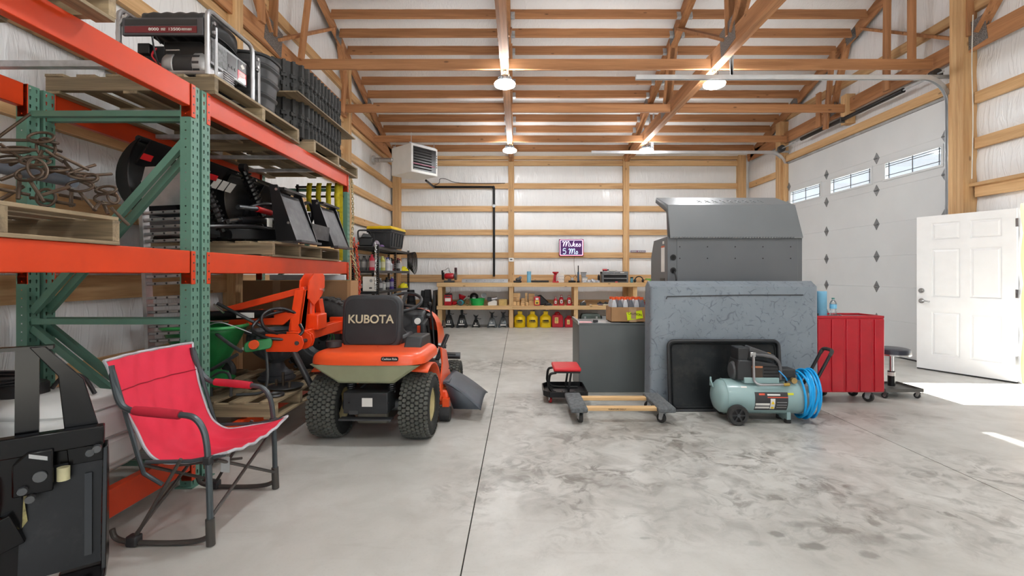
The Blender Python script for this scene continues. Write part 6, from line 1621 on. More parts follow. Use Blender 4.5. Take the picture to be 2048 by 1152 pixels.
# ================================================================ roller stool
rs = thing('roller_stool', 'round black padded roller stool with a square base by the red cart', 'stool', (4.02, 5.08, 0))
MB().lathe([(.001, .505), (.14, .51), (.165, .50), (.172, .48), (.172, .455), (.16, .44), (.001, .44)], n=40).build('seat_pad', M('navy_vinyl', S(44, 46, 58), .35), rs)
MB().lathe([(.163, .437), (.174, .44), (.176, .455), (.170, .458)], n=40).build('chrome_trim', MT['steel'], rs)
MB().cyl((0, 0, .10), (0, 0, .26), .034, n=18).build('lower_column', MT['black'], rs)
MB().cyl((0, 0, .26), (0, 0, .44), .022, n=16).build('gas_lift', MT['steel'], rs)
MB().cyl((0, 0, .21), (0, 0, .25), .035, n=18).build('label_band', MT['paper'], rs)
MB().tube([(.02, -.02, .43), (.12, -.08, .425)], .005, n=6).build('lever', MT['black'], rs)
MB().prism([(-.2, -.17), (.2, -.17), (.2, .17), (-.2, .17)], (0, 0, .075), (1, 0, 0), (0, 1, 0), (0, 0, .012)).build('base_tray', M('tray_brown_grey', S(96, 94, 90), .4, .4), rs)
for a, b in (((-.2, -.17), (.2, -.17)), ((.2, -.17), (.2, .17)), ((.2, .17), (-.2, .17)), ((-.2, .17), (-.2, -.17))): MB().bar((*a, .09), (*b, .09), .012, .035).build('tray_wall', M('tray_wall_grey', S(104, 102, 98), .4, .4), rs)
for x in (-.17, .17):
    for y in (-.15, .15): caster(rs, x, y, .075, .03, .022, .5, MT['rubber'], MT['steel'])
# ================================================================ workbench along the far wall
BF, BB, BT, BS = 11.43, 12.06, 1.10, .54       # front, back, top height, shelf height
wbn = thing('workbench', 'long pine workbench with a lower shelf along the far wall', 'workbench', (1.0, 11.75, 0))
def wp(x0, x1, y0, y1, z0, z1, nm, m):
    return MB().box(x0 - 1.0, x1 - 1.0, y0 - 11.75, y1 - 11.75, z0, z1).build(nm, MT[m], wbn, bevel=.003)
BX0, BX1 = -1.98, 4.0
for k in range(4):
    y0 = BF + .04 + .148 * k
    wp(BX0, BX1, y0, y0 + .145, BT - .03, BT, 'top_board', 'pine_x'); wp(BX0 + .02, BX1, y0, y0 + .145, BS - .03, BS, 'shelf_board', 'pine_x')
wp(BX0 - .02, -.17, BF, BF + .038, BT - .10, BT - .002, 'front_rail', 'pine_x'); wp(-.168, BX1, BF, BF + .038, BT - .10, BT - .002, 'front_rail', 'pine_x')
wp(BX0 - .02, -.17, BF, BF + .038, BS - .095, BS - .002, 'shelf_rail', 'pine_x'); wp(-.168, BX1, BF, BF + .038, BS - .095, BS - .002, 'shelf_rail', 'pine_x')
for x in (-1.93, -.19, 1.39, 2.83, 3.95):
    wp(x - .05, x + .05, BF + .04, BF + .13, 0, BS - .03, 'leg', 'pine_z'); wp(x - .05, x + .05, BF + .04, BF + .13, BS, BT - .03, 'leg', 'pine_z')
    wp(x - .05, x + .05, BB - .09, BB - .001, 0, BS - .03, 'leg', 'pine_z'); wp(x - .05, x + .05, BB - .09, BB - .001, BS, BT - .03, 'leg', 'pine_z')
def X(px, d=11.65): return (px - VX) * d / F

# ---- on the bench top
def T(name, label, cat, px, y, z=BT + .001, rz=0, group=None): return thing(name, label, cat, (X(px, y), y, z), rz, group)
gr_ = T('bench_grinder', 'red bench grinder with a belt sander arm on the far end of the workbench', 'bench grinder', 899, 11.7)
MB().lathe([(.001, -.12), (.06, -.115), (.075, -.08), (.075, .08), (.06, .115), (.001, .12)], axis='x', n=24, c=(0, 0, .16)).build('motor', MT['red'], gr_)
MB().box(-.13, .13, -.08, .08, 0, .05).build('foot', MT['dgrey'], gr_, bevel=.01)
MB().box(-.04, .04, -.04, .04, .04, .1).build('pedestal', MT['dgrey'], gr_)
MB().cyl((-.18, 0, .16), (-.13, 0, .16), .095, n=24).build('wheel_guard', MT['black'], gr_)
MB().cyl((.13, 0, .16), (.18, 0, .16), .10, n=24).build('wheel_guard', MT['dsteel'], gr_)
MB().box(.125, .185, -.03, .03, .2, .37).build('belt_arm', M('dark_maroon', S(74, 44, 50), .6), gr_, bevel=.01)
MB().box(-.19, -.15, -.06, -.03, .2, .30).build('eye_shield_arm', MT['black'], gr_)
MB().tube(smooth_path([(-.17, -.04, .3), (-.1, -.04, .31), (-.02, -.04, .36), (.0, -.03, .28), (.03, 0, .24)]), .006, n=6).build('lamp_cord', MT['hose'], gr_)
ch_ = T('steel_channel', 'long grey steel channel lying along the workbench front edge', 'steel channel', 970, 11.49)
MB().box(-.56, .56, -.05, .05, 0, .012).box(-.56, .56, -.05, -.04, .012, .08).box(-.56, .56, .04, .05, .012, .09).build('channel', MT['alu'], ch_)
for k in range(5): MB().cyl((-.45 + .225 * k, -.0525, .05), (-.45 + .225 * k, -.05, .05), .009, n=8).build('bolt_hole', MT['dgrey'], ch_)
sn_ = T('power_sander', 'dark power sander with a grey dust bag on the workbench', 'sander', 1035, 11.6)
MB().box(-.1, .1, -.05, .05, 0, .05).build('base', MT['black'], sn_, bevel=.015)
MB().ball((.02, 0, .08), .07, .05, .045).build('body', MT['dgrey'], sn_)
MB().ball((.07, 0, .12), .035, .03, .04).build('dust_bag', M('blue_grey_cloth', S(112, 116, 128), .8), sn_)
rl = T('paper_towel_roll', 'blue paper towel roll standing on the workbench', 'paper roll', 1058, 11.62)
MB().lathe([(.02, .275), (.05, .275), (.052, .268), (.052, .005), (.05, 0), (.02, 0)], n=26).build('paper', bpy.data.materials['blue_paper'], rl)
MB().lathe([(.02, 0), (.02, .275)], n=14).build('core', MT['card'], rl)
cs = T('tool_case', 'long flat black tool case lying behind the blue roll', 'case', 1080, 11.85)
MB().box(-.22, .22, -.06, .06, 0, .05).build('case_shell', MT['blackp'], cs, bevel=.008)
MB().tube(smooth_path([(-.05, -.06, .02), (-.04, -.085, .025), (.04, -.085, .025), (.05, -.06, .02)]), .006, n=6).build('handle', MT['blackp'], cs)
def bottle_jack(label, px, y, z, s, group):
    j = T('bottle_jack', label, 'bottle jack', px, y, z, 0, group)
    MB().box(-.06 * s, .06 * s, -.06 * s, .06 * s, 0, .02 * s).build('base', MT['red'], j, bevel=.004)
    MB().lathe([(.045 * s, .02 * s), (.045 * s, .15 * s), (.03 * s, .175 * s), (.022 * s, .18 * s)], n=20).build('cylinder', MT['red'], j)
    MB().cyl((0, 0, .175 * s), (0, 0, .205 * s), .018 * s, n=14).build('ram', MT['steel'], j)
    MB().cyl((0, 0, .205 * s), (0, 0, .22 * s), .025 * s, n=14).build('saddle', MT['red'], j)
    MB().box(-.025 * s, .025 * s, -.047 * s, -.044 * s, .045 * s, .12 * s).build('label', MT['paper'], j)
    MB().box(-.008 * s, .008 * s, -.0485 * s, -.047 * s, .06 * s, .1 * s).build('label_mark', MT['black'], j)
    MB().cyl((.04 * s, -.02 * s, .03 * s), (.075 * s, -.04 * s, .07 * s), .009 * s, n=8).build('pump_socket', MT['red'], j)
    return j
bj = T('service_jack', 'big red hydraulic bottle jack with a wide head on the workbench', 'jack', 1111, 11.6)
MB().prism([(-.08, 0), (.08, 0), (.07, .04), (-.07, .04)], (0, -.07, 0), (1, 0, 0), (0, 0, 1), (0, .14, 0)).build('base', MT['red'], bj, bevel=.006)
MB().lathe([(.05, .03), (.045, .12), (.035, .2), (.05, .22), (.075, .235), (.078, .265), (.001, .265)], n=22).build('body', MT['red'], bj)
MB().cyl((.02, -.075, .03), (.02, -.075, .18), .012, n=10).build('pump_rod', MT['steel'], bj)
MB().bar((-.06, -.05, .04), (-.03, -.04, .2), .02, .02).build('side_rib', MT['red'], bj)
pp = T('paper_sheet', 'white printed sheet propped behind the red jack on the workbench', 'paper', 1121, 11.74, BT)
MB().box(-.09, .09, -.004, .0, 0, .23).build('sheet', MT['paper'], pp)
for k in range(6): MB().cyl((-.04 + .05 * (k % 3), -.006, .08 + .07 * (k // 3)), (-.04 + .05 * (k % 3), -.004, .08 + .07 * (k // 3)), .012, n=8).build('printed_dot', M('print_blue', S(170, 176, 190), .8), pp)
bc = T('battery_charger', 'black tool battery charger with looping cords on the workbench', 'charger', 1144, 11.7)
MB().box(-.09, .09, -.05, .05, 0, .05).build('dock', MT['black'], bc, bevel=.01)
MB().box(-.03, .04, -.03, .03, .05, .12).build('battery', MT['lgrey'], bc, bevel=.01)
for a in ([(.0, 0, .1), (-.08, 0, .18), (-.17, 0, .15), (-.2, 0, .05)], [(.02, 0, .1), (.08, 0, .17), (.16, 0, .1), (.18, 0, .03)]): MB().tube(smooth_path(a), .005, n=6).build('cord', MT['hose'], bc)
gg = T('grease_gun', 'upright grease gun with a blue barrel on the workbench', 'grease gun', 1156.5, 11.62)
MB().cyl((0, 0, 0), (0, 0, .04), .035, n=14).build('foot', MT['black'], gg)
MB().cyl((0, 0, .04), (0, 0, .26), .022, n=14).build('barrel', M('dark_blue', S(44, 84, 118), .4), gg)
MB().cyl((0, 0, .26), (0, 0, .42), .013, n=10).build('rod', MT['black'], gg)
gc = T('parts_box', 'small grey parts box under the clear bin on the workbench', 'box', 1169, 11.72)
MB().box(-.07, .07, -.06, .06, 0, .14).build('box_body', MT['lgrey'], gc, bevel=.006)
MB().box(-.06, .06, -.062, -.06, .05, .1).build('box_label', MT['paper'], gc)
cbn = T('clear_bin', 'small clear plastic bin on top of the grey parts box', 'bin', 1167, 11.70, BT + .142)
MB().prism([(-.05, 0), (.05, 0), (.065, .1), (-.065, .1)], (0, -.05, 0), (1, 0, 0), (0, 0, 1), (0, .1, 0)).build('bin_body', M('cloudy_plastic', S(150, 154, 158), .3), cbn, bevel=.005)
MB().box(-.07, .07, -.055, .055, .1, .115).build('lid', MT['dgrey'], cbn)
random.seed(21)
FOIL = M('crinkled_film', S(186, 190, 196), .22, .3, var=.3, scale=30)
for k, (px, y, s) in enumerate(((1170, 11.52, .055), (1179, 11.54, .065), (1189, 11.49, .06), (1196, 11.58, .055), (1186, 11.68, .075))):
    b_ = T('parts_bag', f'crumpled clear bag of hardware on the workbench, number {["one", "two", "three", "four", "five"][k]} from the grease gun', 'bag', px, y, BT, 0, 'bags of hardware')
    b_['label'] = ['crumpled clear hardware bag closest to the grease gun', 'crumpled clear hardware bag second from the grease gun', 'crumpled clear hardware bag in front of the tool chest corner', 'crumpled clear hardware bag touching the tool chest', 'tall crumpled clear hardware bag at the back of the bag heap'][k]
    MB().grid(lambda u, v: (lambda a, t: (s * (1 + .35 * mnoise.noise(Vector((u * 7, v * 5, k)))) * math.cos(a) * math.sin(t), s * .6 * math.sin(a) * math.sin(t), s * 1.1 * max(0, math.cos(t)) * (1 + .4 * mnoise.noise(Vector((u * 8, v * 8, k + 9)))) + .002))(2 * PI * u, PI / 2 * v), 20, 9, cu=True).build('film', FOIL, b_, smooth=False)
sc_ = T('spray_can', 'slim black can standing beside the grey tool chest', 'can', 1197.5, 11.75)
MB().lathe([(.001, .2), (.012, .2), (.014, .18), (.028, .165), (.03, .16), (.03, 0), (.001, 0)], n=18).build('can_body', MT['black'], sc_)
tcx = T('tool_chest', 'grey three-drawer tool chest on the workbench', 'tool chest', 1228, 11.66)
MB().box(-.32, .32, -.15, .15, 0, .27).build('chest_body', M('chest_grey', S(108, 110, 112), .4), tcx, bevel=.006)
for z0, z1 in ((.025, .105), (.125, .205)):
    dr = MB().box(-.28, .28, -.158, -.15, z0, z1).build('drawer', MT['black'], tcx, bevel=.003)
    MB().box(-.28, .28, -.168, -.158, z1 - .012, z1).build('drawer_pull', MT['steel'], dr)
MB().box(-.32, .32, -.155, .15, .215, .272).build('lid', M('chest_grey_b', S(116, 118, 120), .4), tcx, bevel=.005)
MB().box(-.05, -.02, -.162, -.155, .22, .24).build('latch', MT['steel'], tcx); MB().box(.12, .22, -.157, -.155, .235, .252).build('name_plate', MT['paper'], tcx)
dr_ = T('cordless_drill', 'red cordless drill lying on the grey tool chest', 'drill', 1210, 11.64, BT + .273)
MB().cyl((-.06, 0, .04), (.05, 0, .04), .03, n=14).build('motor_housing', MT['red'], dr_); MB().cyl((.05, 0, .04), (.09, 0, .04), .018, n=12).build('chuck', MT['black'], dr_)
MB().bar((-.03, 0, .03), (-.045, -.04, .018), .03, .03).build('grip', MT['blackp'], dr_, bevel=.006)
tb_ = T('caulk_tube', 'white caulk tube lying on the grey tool chest', 'tube', 1226, 11.64, BT + .273)
MB().cyl((-.1, 0, .022), (.06, 0, .022), .021, n=14).build('tube_body', MT['paper'], tb_); MB().cyl((.06, 0, .022), (.11, 0, .022), .012, .003, n=10).build('nozzle', MT['lgrey'], tb_)
jr = T('blue_jar', 'small blue jar with a black lid at the workbench post', 'jar', 1263.5, 11.56)
MB().lathe([(.001, 0), (.035, 0), (.037, .01), (.037, .1), (.03, .11)], n=18).build('jar_body', M('teal_jar', S(84, 142, 156), .35), jr); MB().cyl((0, 0, .108), (0, 0, .135), .036, n=18).build('lid', MT['black'], jr)
hd_ = T('ear_muffs', 'black ear muffs lying on the workbench beside the blue jar', 'ear muffs', 1278, 11.66)
MB().tube([(p.x, p.y, p.z) for p in arc((0, 0, .05), .1, 0, 180, 14)], .014, n=8).build('headband', MT['black'], hd_)
for x in (-.1, .1): MB().ball((x, 0, .045), .035, .045, .045).build('ear_cup', MT['blackp'], hd_)
bo = T('scrap_block', 'little tan wooden offcut on the workbench near the tool cabinet', 'offcut', 1293, 11.6)
MB().box(-.06, .06, -.04, .04, 0, .05).build('block', MT['pine_x'], bo, bevel=.003); MB().box(-.05, .02, -.03, .03, .05, .07).build('top_piece', MT['card'], bo)
go = T('green_cloth', 'folded green cloth on the workbench near the tool cabinet', 'cloth', 1296, 11.78)
MB().box(-.07, .07, -.05, .05, 0, .1).build('folds', M('lime_cloth', S(120, 176, 84), .8), go, bevel=.02)
pk = T('pink_case', 'tiny pink plastic case in front of the tool chest', 'case', 1233, 11.49)
MB().box(-.03, .03, -.015, .015, 0, .03).build('case_body', M('pink_plastic', S(226, 110, 120), .5), pk, bevel=.006)
MB().box(-.03, .03, -.016, -.015, .012, .015).build('case_seam', MT['red'], pk)

# ---- on the bench shelf
def B(name, label, cat, px, y, rz=0, group=None, z=BS + .001): return T(name, label, cat, px, y, z, rz, group)
bcg = B('engine_charger', 'red battery charger box with a white label on the bench shelf', 'charger', 897, 11.62)
MB().box(-.09, .09, -.1, .1, 0, .26).build('case_body', MT['red'], bcg, bevel=.012); MB().box(-.07, .07, -.103, -.1, .1, .18).build('label', MT['paper'], bcg)
MB().box(-.08, .08, -.08, .08, .26, .29).build('top_cap', MT['blackp'], bcg, bevel=.008); MB().tube(smooth_path([(-.02, 0, .29), (.04, 0, .33), (.06, 0, .40), (.03, .03, .44)]), .005, n=6).build('cord', MT['hose'], bcg)
MB().box(-.06, .06, -.103, -.1, .205, .24).build('meter', MT['dgrey'], bcg)
fu = B('funnel', 'red funnel leaning among tools on the bench shelf', 'funnel', 921, 11.7)
MB().tube([(0, 0, .02), (0, 0, .1), (.04, .0, .22), (.05, 0, .25)], [.015, .03, .09, .095], n=20).build('cone', MT['red'], fu)
du = B('grease_duster', 'dark red hand duster lying on the bench shelf', 'duster', 909, 11.66)
MB().ball((0, 0, .05), .06, .05, .05).build('head', MT['red'], du); MB().bar((.04, 0, .04), (.1, .0, .02), .02, .02).build('handle', MT['black'], du)
tl = B('work_light', 'teal work light lying in front of the green basin', 'work light', 921, 11.50)
MB().ball((0, 0, .07), .09, .06, .07).build('body', M('teal_plastic', S(50, 142, 150), .4), tl); MB().cyl((.0, -.07, .075), (0, -.05, .075), .05, n=18).build('lens_ring', MT['dgrey'], tl); MB().tube(smooth_path([(-.06, 0, .12), (0, 0, .16), (.06, 0, .12)]), .01, n=6).build('handle', MT['black'], tl)
bs_ = B('basin', 'green plastic basin full of tools on the bench shelf', 'basin', 955, 11.62)
MB().lathe([(.001, 0), (.15, 0), (.18, .16), (.195, .165), (.195, .175), (.17, .17), (.145, .012), (.001, .012)], n=32).build('bowl', M('basin_green', S(36, 190, 90), .4), bs_)
jk = B('tool_bag', 'slumped black cloth tool bag resting in the green basin', 'bag', 948, 11.64, z=BS + .02)
MB().grid(lambda u, v: (lambda a, t: (.11 * (1 + .2 * mnoise.noise(Vector((u * 5, v * 4, 2)))) * math.cos(a) * math.sin(t), .10 * math.sin(a) * math.sin(t), .17 + .12 * math.cos(t)))(2 * PI * u, PI * v), 20, 12, cu=True).build('bag_body', MT['black'], jk)
MB().tube(smooth_path([(-.10, -.04, .2), (-.13, -.06, .21), (-.14, -.04, .18)]), .012, n=6).build('strap', MT['blackp'], jk)
MB().box(-.03, .05, -.105, -.1, .14, .18).build('patch', MT['lgrey'], jk)
cu_ = B('tin_cup', 'round grey tin lying tilted on the basin rim', 'tin', 968, 11.48, z=BS + .19)
MB().lathe([(.001, .05), (.06, .05), (.065, -.05), (.058, -.045), (.055, .04), (.001, .04)], axis='y', n=24, c=(0, 0, .065)).build('cup', MT['lgrey'], cu_)
ex = B('cord_bundle', 'green and black cord bundle hanging over the shelf in front of the basin', 'cord', 935, 11.46)
for k in range(4): MB().tube([(.06 * math.cos(2*PI*j/20) * (1 + .1 * k), .01 * k - .02, .09 + .08 * math.sin(2*PI*j/20)) for j in range(20)], .007, n=6, closed=True).build('loop', MT['hose'] if k % 2 else M('olive_cord', S(90, 110, 50), .6), ex)
op = B('parts_carton', 'small open white carton with a silver roll on the bench shelf', 'carton', 986, 11.62)
MB().prism([(-.12, 0), (.1, 0), (.1, .1), (.03, .13), (-.12, .07)], (0, -.08, 0), (1, 0, 0), (0, 0, 1), (0, .16, 0)).build('carton_body', MT['paper'], op); MB().cyl((-.04, -.03, .15), (.1, -.0, .17), .045, n=18).build('foil_roll', MT['alu'], op)
MB().box(-.14, -.04, -.06, .06, .1, .2).build('grey_part', MT['dgrey'], op, bevel=.01)
tn = B('tan_carton', 'closed tan carton on the bench shelf by the middle leg', 'carton', 1006, 11.58)
MB().box(-.1, .1, -.1, .1, 0, .15).build('carton_body', M('tan_card', S(200, 170, 106), .8), tn, bevel=.003); MB().box(-.1, .1, -.101, .101, .13, .135).build('lid_seam', MT['card2'], tn)
blk = [(1028.6, 0, 0, .1, .1), (1036.4, 0, 0, .075, .1), (1029.5, .105, 0, .08, .09), (1036, .105, .0, .08, .09), (1030, .2, 0, .14, .1), (1038, .2, 0, .06, .1), (1045.5, 0, .0, .1, .07), (1046, .075, .0, .09, .1), (1052.5, 0, .05, .06, .3), (1054, 0, -.08, .07, .08), (1063, 0, 0, .13, .12), (1063, .125, 0, .15, .16)]
pos = ['bottom left of the stack by the bench leg', 'bottom right of the stack by the bench leg', 'second row left in the stack by the bench leg', 'second row right in the stack by the bench leg', 'long top block of the stack by the bench leg', 'short top block of the stack by the bench leg', 'lower of the pale pair in mid shelf', 'upper of the pale pair in mid shelf', 'upright thin post among the blocks', 'tiny cube before the upright post', 'bottom one beside the red oil can', 'dark top one beside the red oil can']
for (px, z, dy, w_, h_), lab in zip(blk, pos):
    o = MB().box(-w_ / 2, w_ / 2, -.06 if 'tiny' not in lab else -.03, .06 if 'tiny' not in lab else .03, 0, h_).build('wood_block', MT['pine_x'] if 'dark' not in lab and 'second' not in lab else MT['lum_x'], None, bevel=.003)
    tag(o, 'wooden block, ' + lab, 'wood block', 'wood blocks on the shelf'); o.location = (X(px), 11.64 + dy, BS + .001 + z)
oc = B('oil_can', 'square red oil can with a yellow label on the bench shelf', 'oil can', 1074, 11.52)
MB().box(-.075, .075, -.05, .05, 0, .22).build('can_body', MT['red'], oc, bevel=.01); MB().box(-.05, .05, -.0525, -.05, .03, .13).build('label', M('label_yellow', S(240, 206, 90), .6), oc); MB().box(-.035, .035, -.054, -.0525, .14, .19).build('label_print', MT['paper'], oc); MB().cyl((.03, 0, .22), (.03, 0, .245), .018, n=12).build('cap', MT['black'], oc)
MB().box(-.03, .03, -.054, -.0525, .05, .08).build('label_print', MT['black'], oc)
hr = B('drain_pan', 'black drain pan propped behind the red oil can', 'drain pan', 1086, 11.68)
MB().prism([(-.12, 0), (.12, .0), (.14, .08), (-.06, .26), (-.12, .24)], (0, -.05, 0), (1, 0, 0), (0, 0, 1), (0, .1, 0)).build('pan_shell', MT['black'], hr, bevel=.02)
MB().prism([(-.10, .02), (.08, .02), (.10, .07), (-.06, .22)], (0, -.054, 0), (1, 0, 0), (0, 0, 1), (0, .005, 0)).build('pan_inside', MT['blackp'], hr)
jc = B('jumper_cables', 'coiled black jumper cables lying flat on the bench shelf', 'cables', 1096, 11.5)
for k in range(4): MB().tube([((.1 - .015 * k) * math.cos(2*PI*j/24), .045 * math.sin(2*PI*j/24), .012 + .014 * k) for j in range(24)], .009, n=6, closed=True).build('coil', MT['hose'], jc)
MB().box(.05, .1, -.05, -.03, 0, .03).build('clamp', MT['dsteel'], jc)
bottle_jack('smallest red bottle jack on the bench shelf, beside the cables', 1111, 11.58, BS + .001, .95, 'bottle jacks on the shelf')
bottle_jack('tallest red bottle jack, middle of the three on the bench shelf', 1122.5, 11.6, BS + .001, 1.15, 'bottle jacks on the shelf')
bottle_jack('red bottle jack on the bench shelf next to the pine leg', 1138, 11.6, BS + .001, 1.1, 'bottle jacks on the shelf')
cse = B('grey_case', 'small grey hinged case on the bench shelf right of the middle leg', 'case', 1166, 11.56)
MB().box(-.07, .07, -.05, .05, 0, .075).build('case_shell', MT['dgrey'], cse, bevel=.006); MB().cyl((-.03, 0, .075), (.04, .02, .11), .02, n=12).build('chrome_fitting', MT['steel'], cse)
bk_ = B('wood_strip', 'thin brown wood strip lying on the bench shelf', 'wood strip', 1187, 11.48)
MB().box(-.11, .11, -.03, .03, 0, .02).build('strip', MT['pine_x'], bk_); MB().box(-.1, -.05, -.02, .02, .02, .03).build('paper_tag', MT['paper'], bk_)
for k, (px, y, c, n, lab) in enumerate(((1200, 11.6, S(120, 112, 130), 'hand_plane', 'greyish hand plane lying on the bench shelf'), (1211, 11.5, S(206, 196, 170), 'putty_knife', 'cream putty knife on the bench shelf'), (1219, 11.62, S(46, 50, 66), 'nail_gun', 'dark blue nail gun on the bench shelf'), (1236, 11.6, S(120, 96, 70), 'tool_pouch', 'brown leather tool pouch on the bench shelf'), (1288, 11.6, S(140, 30, 40), 'red_rag', 'dark red rag on the shelf behind the oil carton'))):
    it = B(n, lab, n.replace('_', ' '), px, y)
    mm = M(n + '_paint', c, .5)
    MB().box(-.07, .07, -.035, .035, 0, .035).build('body', mm, it, bevel=.01)
    MB().cbox((.02, 0, .055), (.09, .03, .05), (0, .5, 0)).build('grip', MT['blackp'] if k != 4 else mm, it, bevel=.008)
    MB().cyl((-.06, -.02, .045), (-.01, .02, .06), .02, n=10).build('knob', MT['dsteel'] if k != 4 else mm, it)

# ---- under the bench: jack stands and fuel cans
JB = M('stand_black', S(44, 46, 48), .4); JG = M('stand_grey', S(112, 118, 122), .35, .3)
def jack_stand(label, px, y, h, w_, num, mat):
    t = T('jack_stand', label, 'jack stand', px, y, 0, 0, 'jack stands under the bench')
    hh = h * .62
    for a in range(4):
        Mx = Matrix.Rotation(a * PI / 2, 4, 'Z')
        q_ = w_ / 2; tp_ = w_ * .2
        MB().add([(-q_, -q_, 0), (q_, -q_, 0), (tp_, -tp_, hh), (-tp_, -tp_, hh), (q_ * .62, -q_, 0), (-q_ * .62, -q_, 0), (q_ * .4, -q_ * .88, hh * .14), (-q_ * .4, -q_ * .88, hh * .14)],
                 [(0, 5, 7, 3), (4, 1, 2, 6), (7, 6, 2, 3)]).tf(Mx).build('leg_plate', mat, t, solid=.006)
    MB().box(-.03, .03, -.025, .025, hh * .5, h * .94).build('ratchet_post', MT['black'], t, bevel=.004)
    MB().prism([(-.065, .05), (-.045, 0), (.045, 0), (.065, .05), (.03, .02), (-.03, .02)], (0, -.03, h * .9), (1, 0, 0), (0, 0, 1), (0, .06, 0)).build('saddle', MT['black'], t)
    for k in range(4): MB().box(-.034, -.028, -.02, .02, hh + .02 + .03 * k, hh + .032 + .03 * k).build('ratchet_tooth', MT['dsteel'], t)
    MB().tube([(.03, -.02, hh + .04), (.09, -.03, hh + .02), (.13, -.03, hh + .03)], .009, n=6).build('handle', MT['dgrey'], t)
    text('rating_number', num, w_ * .32, MT['paper'], t, (0, -w_ * .40, hh * .46), (PI/2 - .3, 0, 0), extrude=.001, bold=.003)
    MB().cbox((0, -w_ * .45, hh * .26), (w_ * .55, .004, .022), (-.3, 0, 0)).build('rating_strip', MT['paper'], t)
jack_stand('black 12 ton jack stand nearest the bench end leg', 898, 11.60, .49, .24, '12', JB)
jack_stand('black 12 ton jack stand second from the bench end leg', 924, 11.60, .49, .26, '12', JB)
jack_stand('smallest jack stand, low black one under the bench', 952, 11.66, .29, .19, '3', JB)
jack_stand('grey 6 ton jack stand next to the smallest stand', 984, 11.62, .38, .24, '6', JG)
jack_stand('grey 6 ton jack stand beside the middle bench leg', 1006.5, 11.66, .38, .24, '6', JG)
def safety_can(label, px):
    t = T('diesel_can', label, 'fuel can', px, 11.62, 0, 0, 'yellow cans under the bench')
    MB().lathe([(.001, .003), (.137, .003), (.14, .01), (.14, .125), (.143, .13), (.14, .135), (.14, .235), (.13, .262), (.06, .32), (.05, .33)], n=36).build('can_body', MT['yellow'], t)
    MB().prism([(-.05, .30), (.05, .30), (.065, .36), (.055, .40), (-.055, .40), (-.05, .36)], (0, -.05, 0), (1, 0, 0), (0, 0, 1), (0, .1, 0)).build('spout_housing', MT['yellow'], t, bevel=.01)
    MB().tube(smooth_path([(0, .06, .33), (0, .09, .38), (0, .04, .42), (0, -.04, .41)]), .010, n=6).build('handle', MT['yellow'], t)
    MB().box(-.056, .056, -.056, .056, .395, .405).build('cap', MT['dgrey'], t)
    text('can_lettering', 'DIESEL', .055, MT['black'], t, (0, -.145, .17), (PI/2, 0, 0), bold=.003)
    for z, w_ in ((.118, .06), (.135, .09)): MB().box(-w_, w_, -.1445, -.1425, z, z + .006).build('can_print', MT['black'], t)
    return t
safety_can('yellow diesel can right beside the middle bench leg', 1039.5); safety_can('yellow diesel can in the middle of the three', 1064.5); safety_can('yellow diesel can next to the large red can', 1091)
def gas_can(label, px, w_, h_):
    t = T('gas_can', label, 'fuel can', px, 11.62, 0, 0, 'red gas cans under the bench')
    MB().prism([(-w_, 0), (w_, 0), (w_, h_ * .72), (w_ * .75, h_ * .86), (-w_ * .75, h_ * .86), (-w_, h_ * .72)], (0, -.1, .002), (1, 0, 0), (0, 0, 1), (0, .2, 0)).build('can_body', MT['red'], t, bevel=.018)
    MB().tube(smooth_path([(-w_ * .5, 0, h_ * .84), (-w_ * .25, 0, h_), (w_ * .25, 0, h_), (w_ * .5, 0, h_ * .84)]), .016, n=8).build('handle', MT['red'], t)
    MB().cyl((-w_ * .15, -.05, h_ * .85), (-w_ * .15, -.07, h_ * .98), .028, n=14).build('spout_cap', MT['red'], t)
    MB().box(-w_ * .5, w_ * .12, -.1035, -.1, h_ * .3, h_ * .7).build('warning_label', M('can_label', S(238, 214, 130), .6), t)
    for k in range(3): MB().box(-w_ * .4, w_ * .02, -.1045, -.1035, h_ * (.36 + .1 * k), h_ * (.40 + .1 * k)).build('label_print', MT['dgrey'] if k else MT['red'], t)
gas_can('large red plastic gas can under the workbench', 1114.5, .135, .36); gas_can('small red plastic gas can under the workbench', 1137.5, .105, .27)
gcs = T('storage_case', 'grey-green hard storage case stacked under the workbench', 'case', 1180, 11.6, 0)
MB().box(-.26, .26, -.14, .14, .0, .17).build('case_base', M('case_dark', S(62, 66, 66), .5), gcs, bevel=.012)
MB().box(-.24, .24, -.15, .13, .17, .26).build('case_lower', M('case_green', S(82, 94, 88), .5), gcs, bevel=.01); MB().prism([(-.24, .262), (.24, .262), (.2, .34), (-.2, .34)], (0, -.14, 0), (1, 0, 0), (0, 0, 1), (0, .27, 0)).build('case_lid', M('case_green_b', S(90, 102, 96), .5), gcs, bevel=.01)
for x in (-.14, .14): MB().box(x - .02, x + .02, -.158, -.15, .23, .28).build('latch', MT['lgrey'], gcs)
pb = T('plastic_bin', 'translucent plastic bin under the workbench beside the storage case', 'bin', 1211, 11.62, 0)
MB().prism([(-.08, 0), (.08, 0), (.11, .28), (-.11, .28)], (0, -.1, 0), (1, 0, 0), (0, 0, 1), (0, .2, 0)).build('bin_body', M('frosted_bin', S(176, 180, 184), .35), pb, bevel=.01); MB().tube([Vector((a, b, .28)) for a, b in rrect(.22, .2, .02)], .008, n=6, closed=True).build('bin_rim', MT['lgrey'], pb)

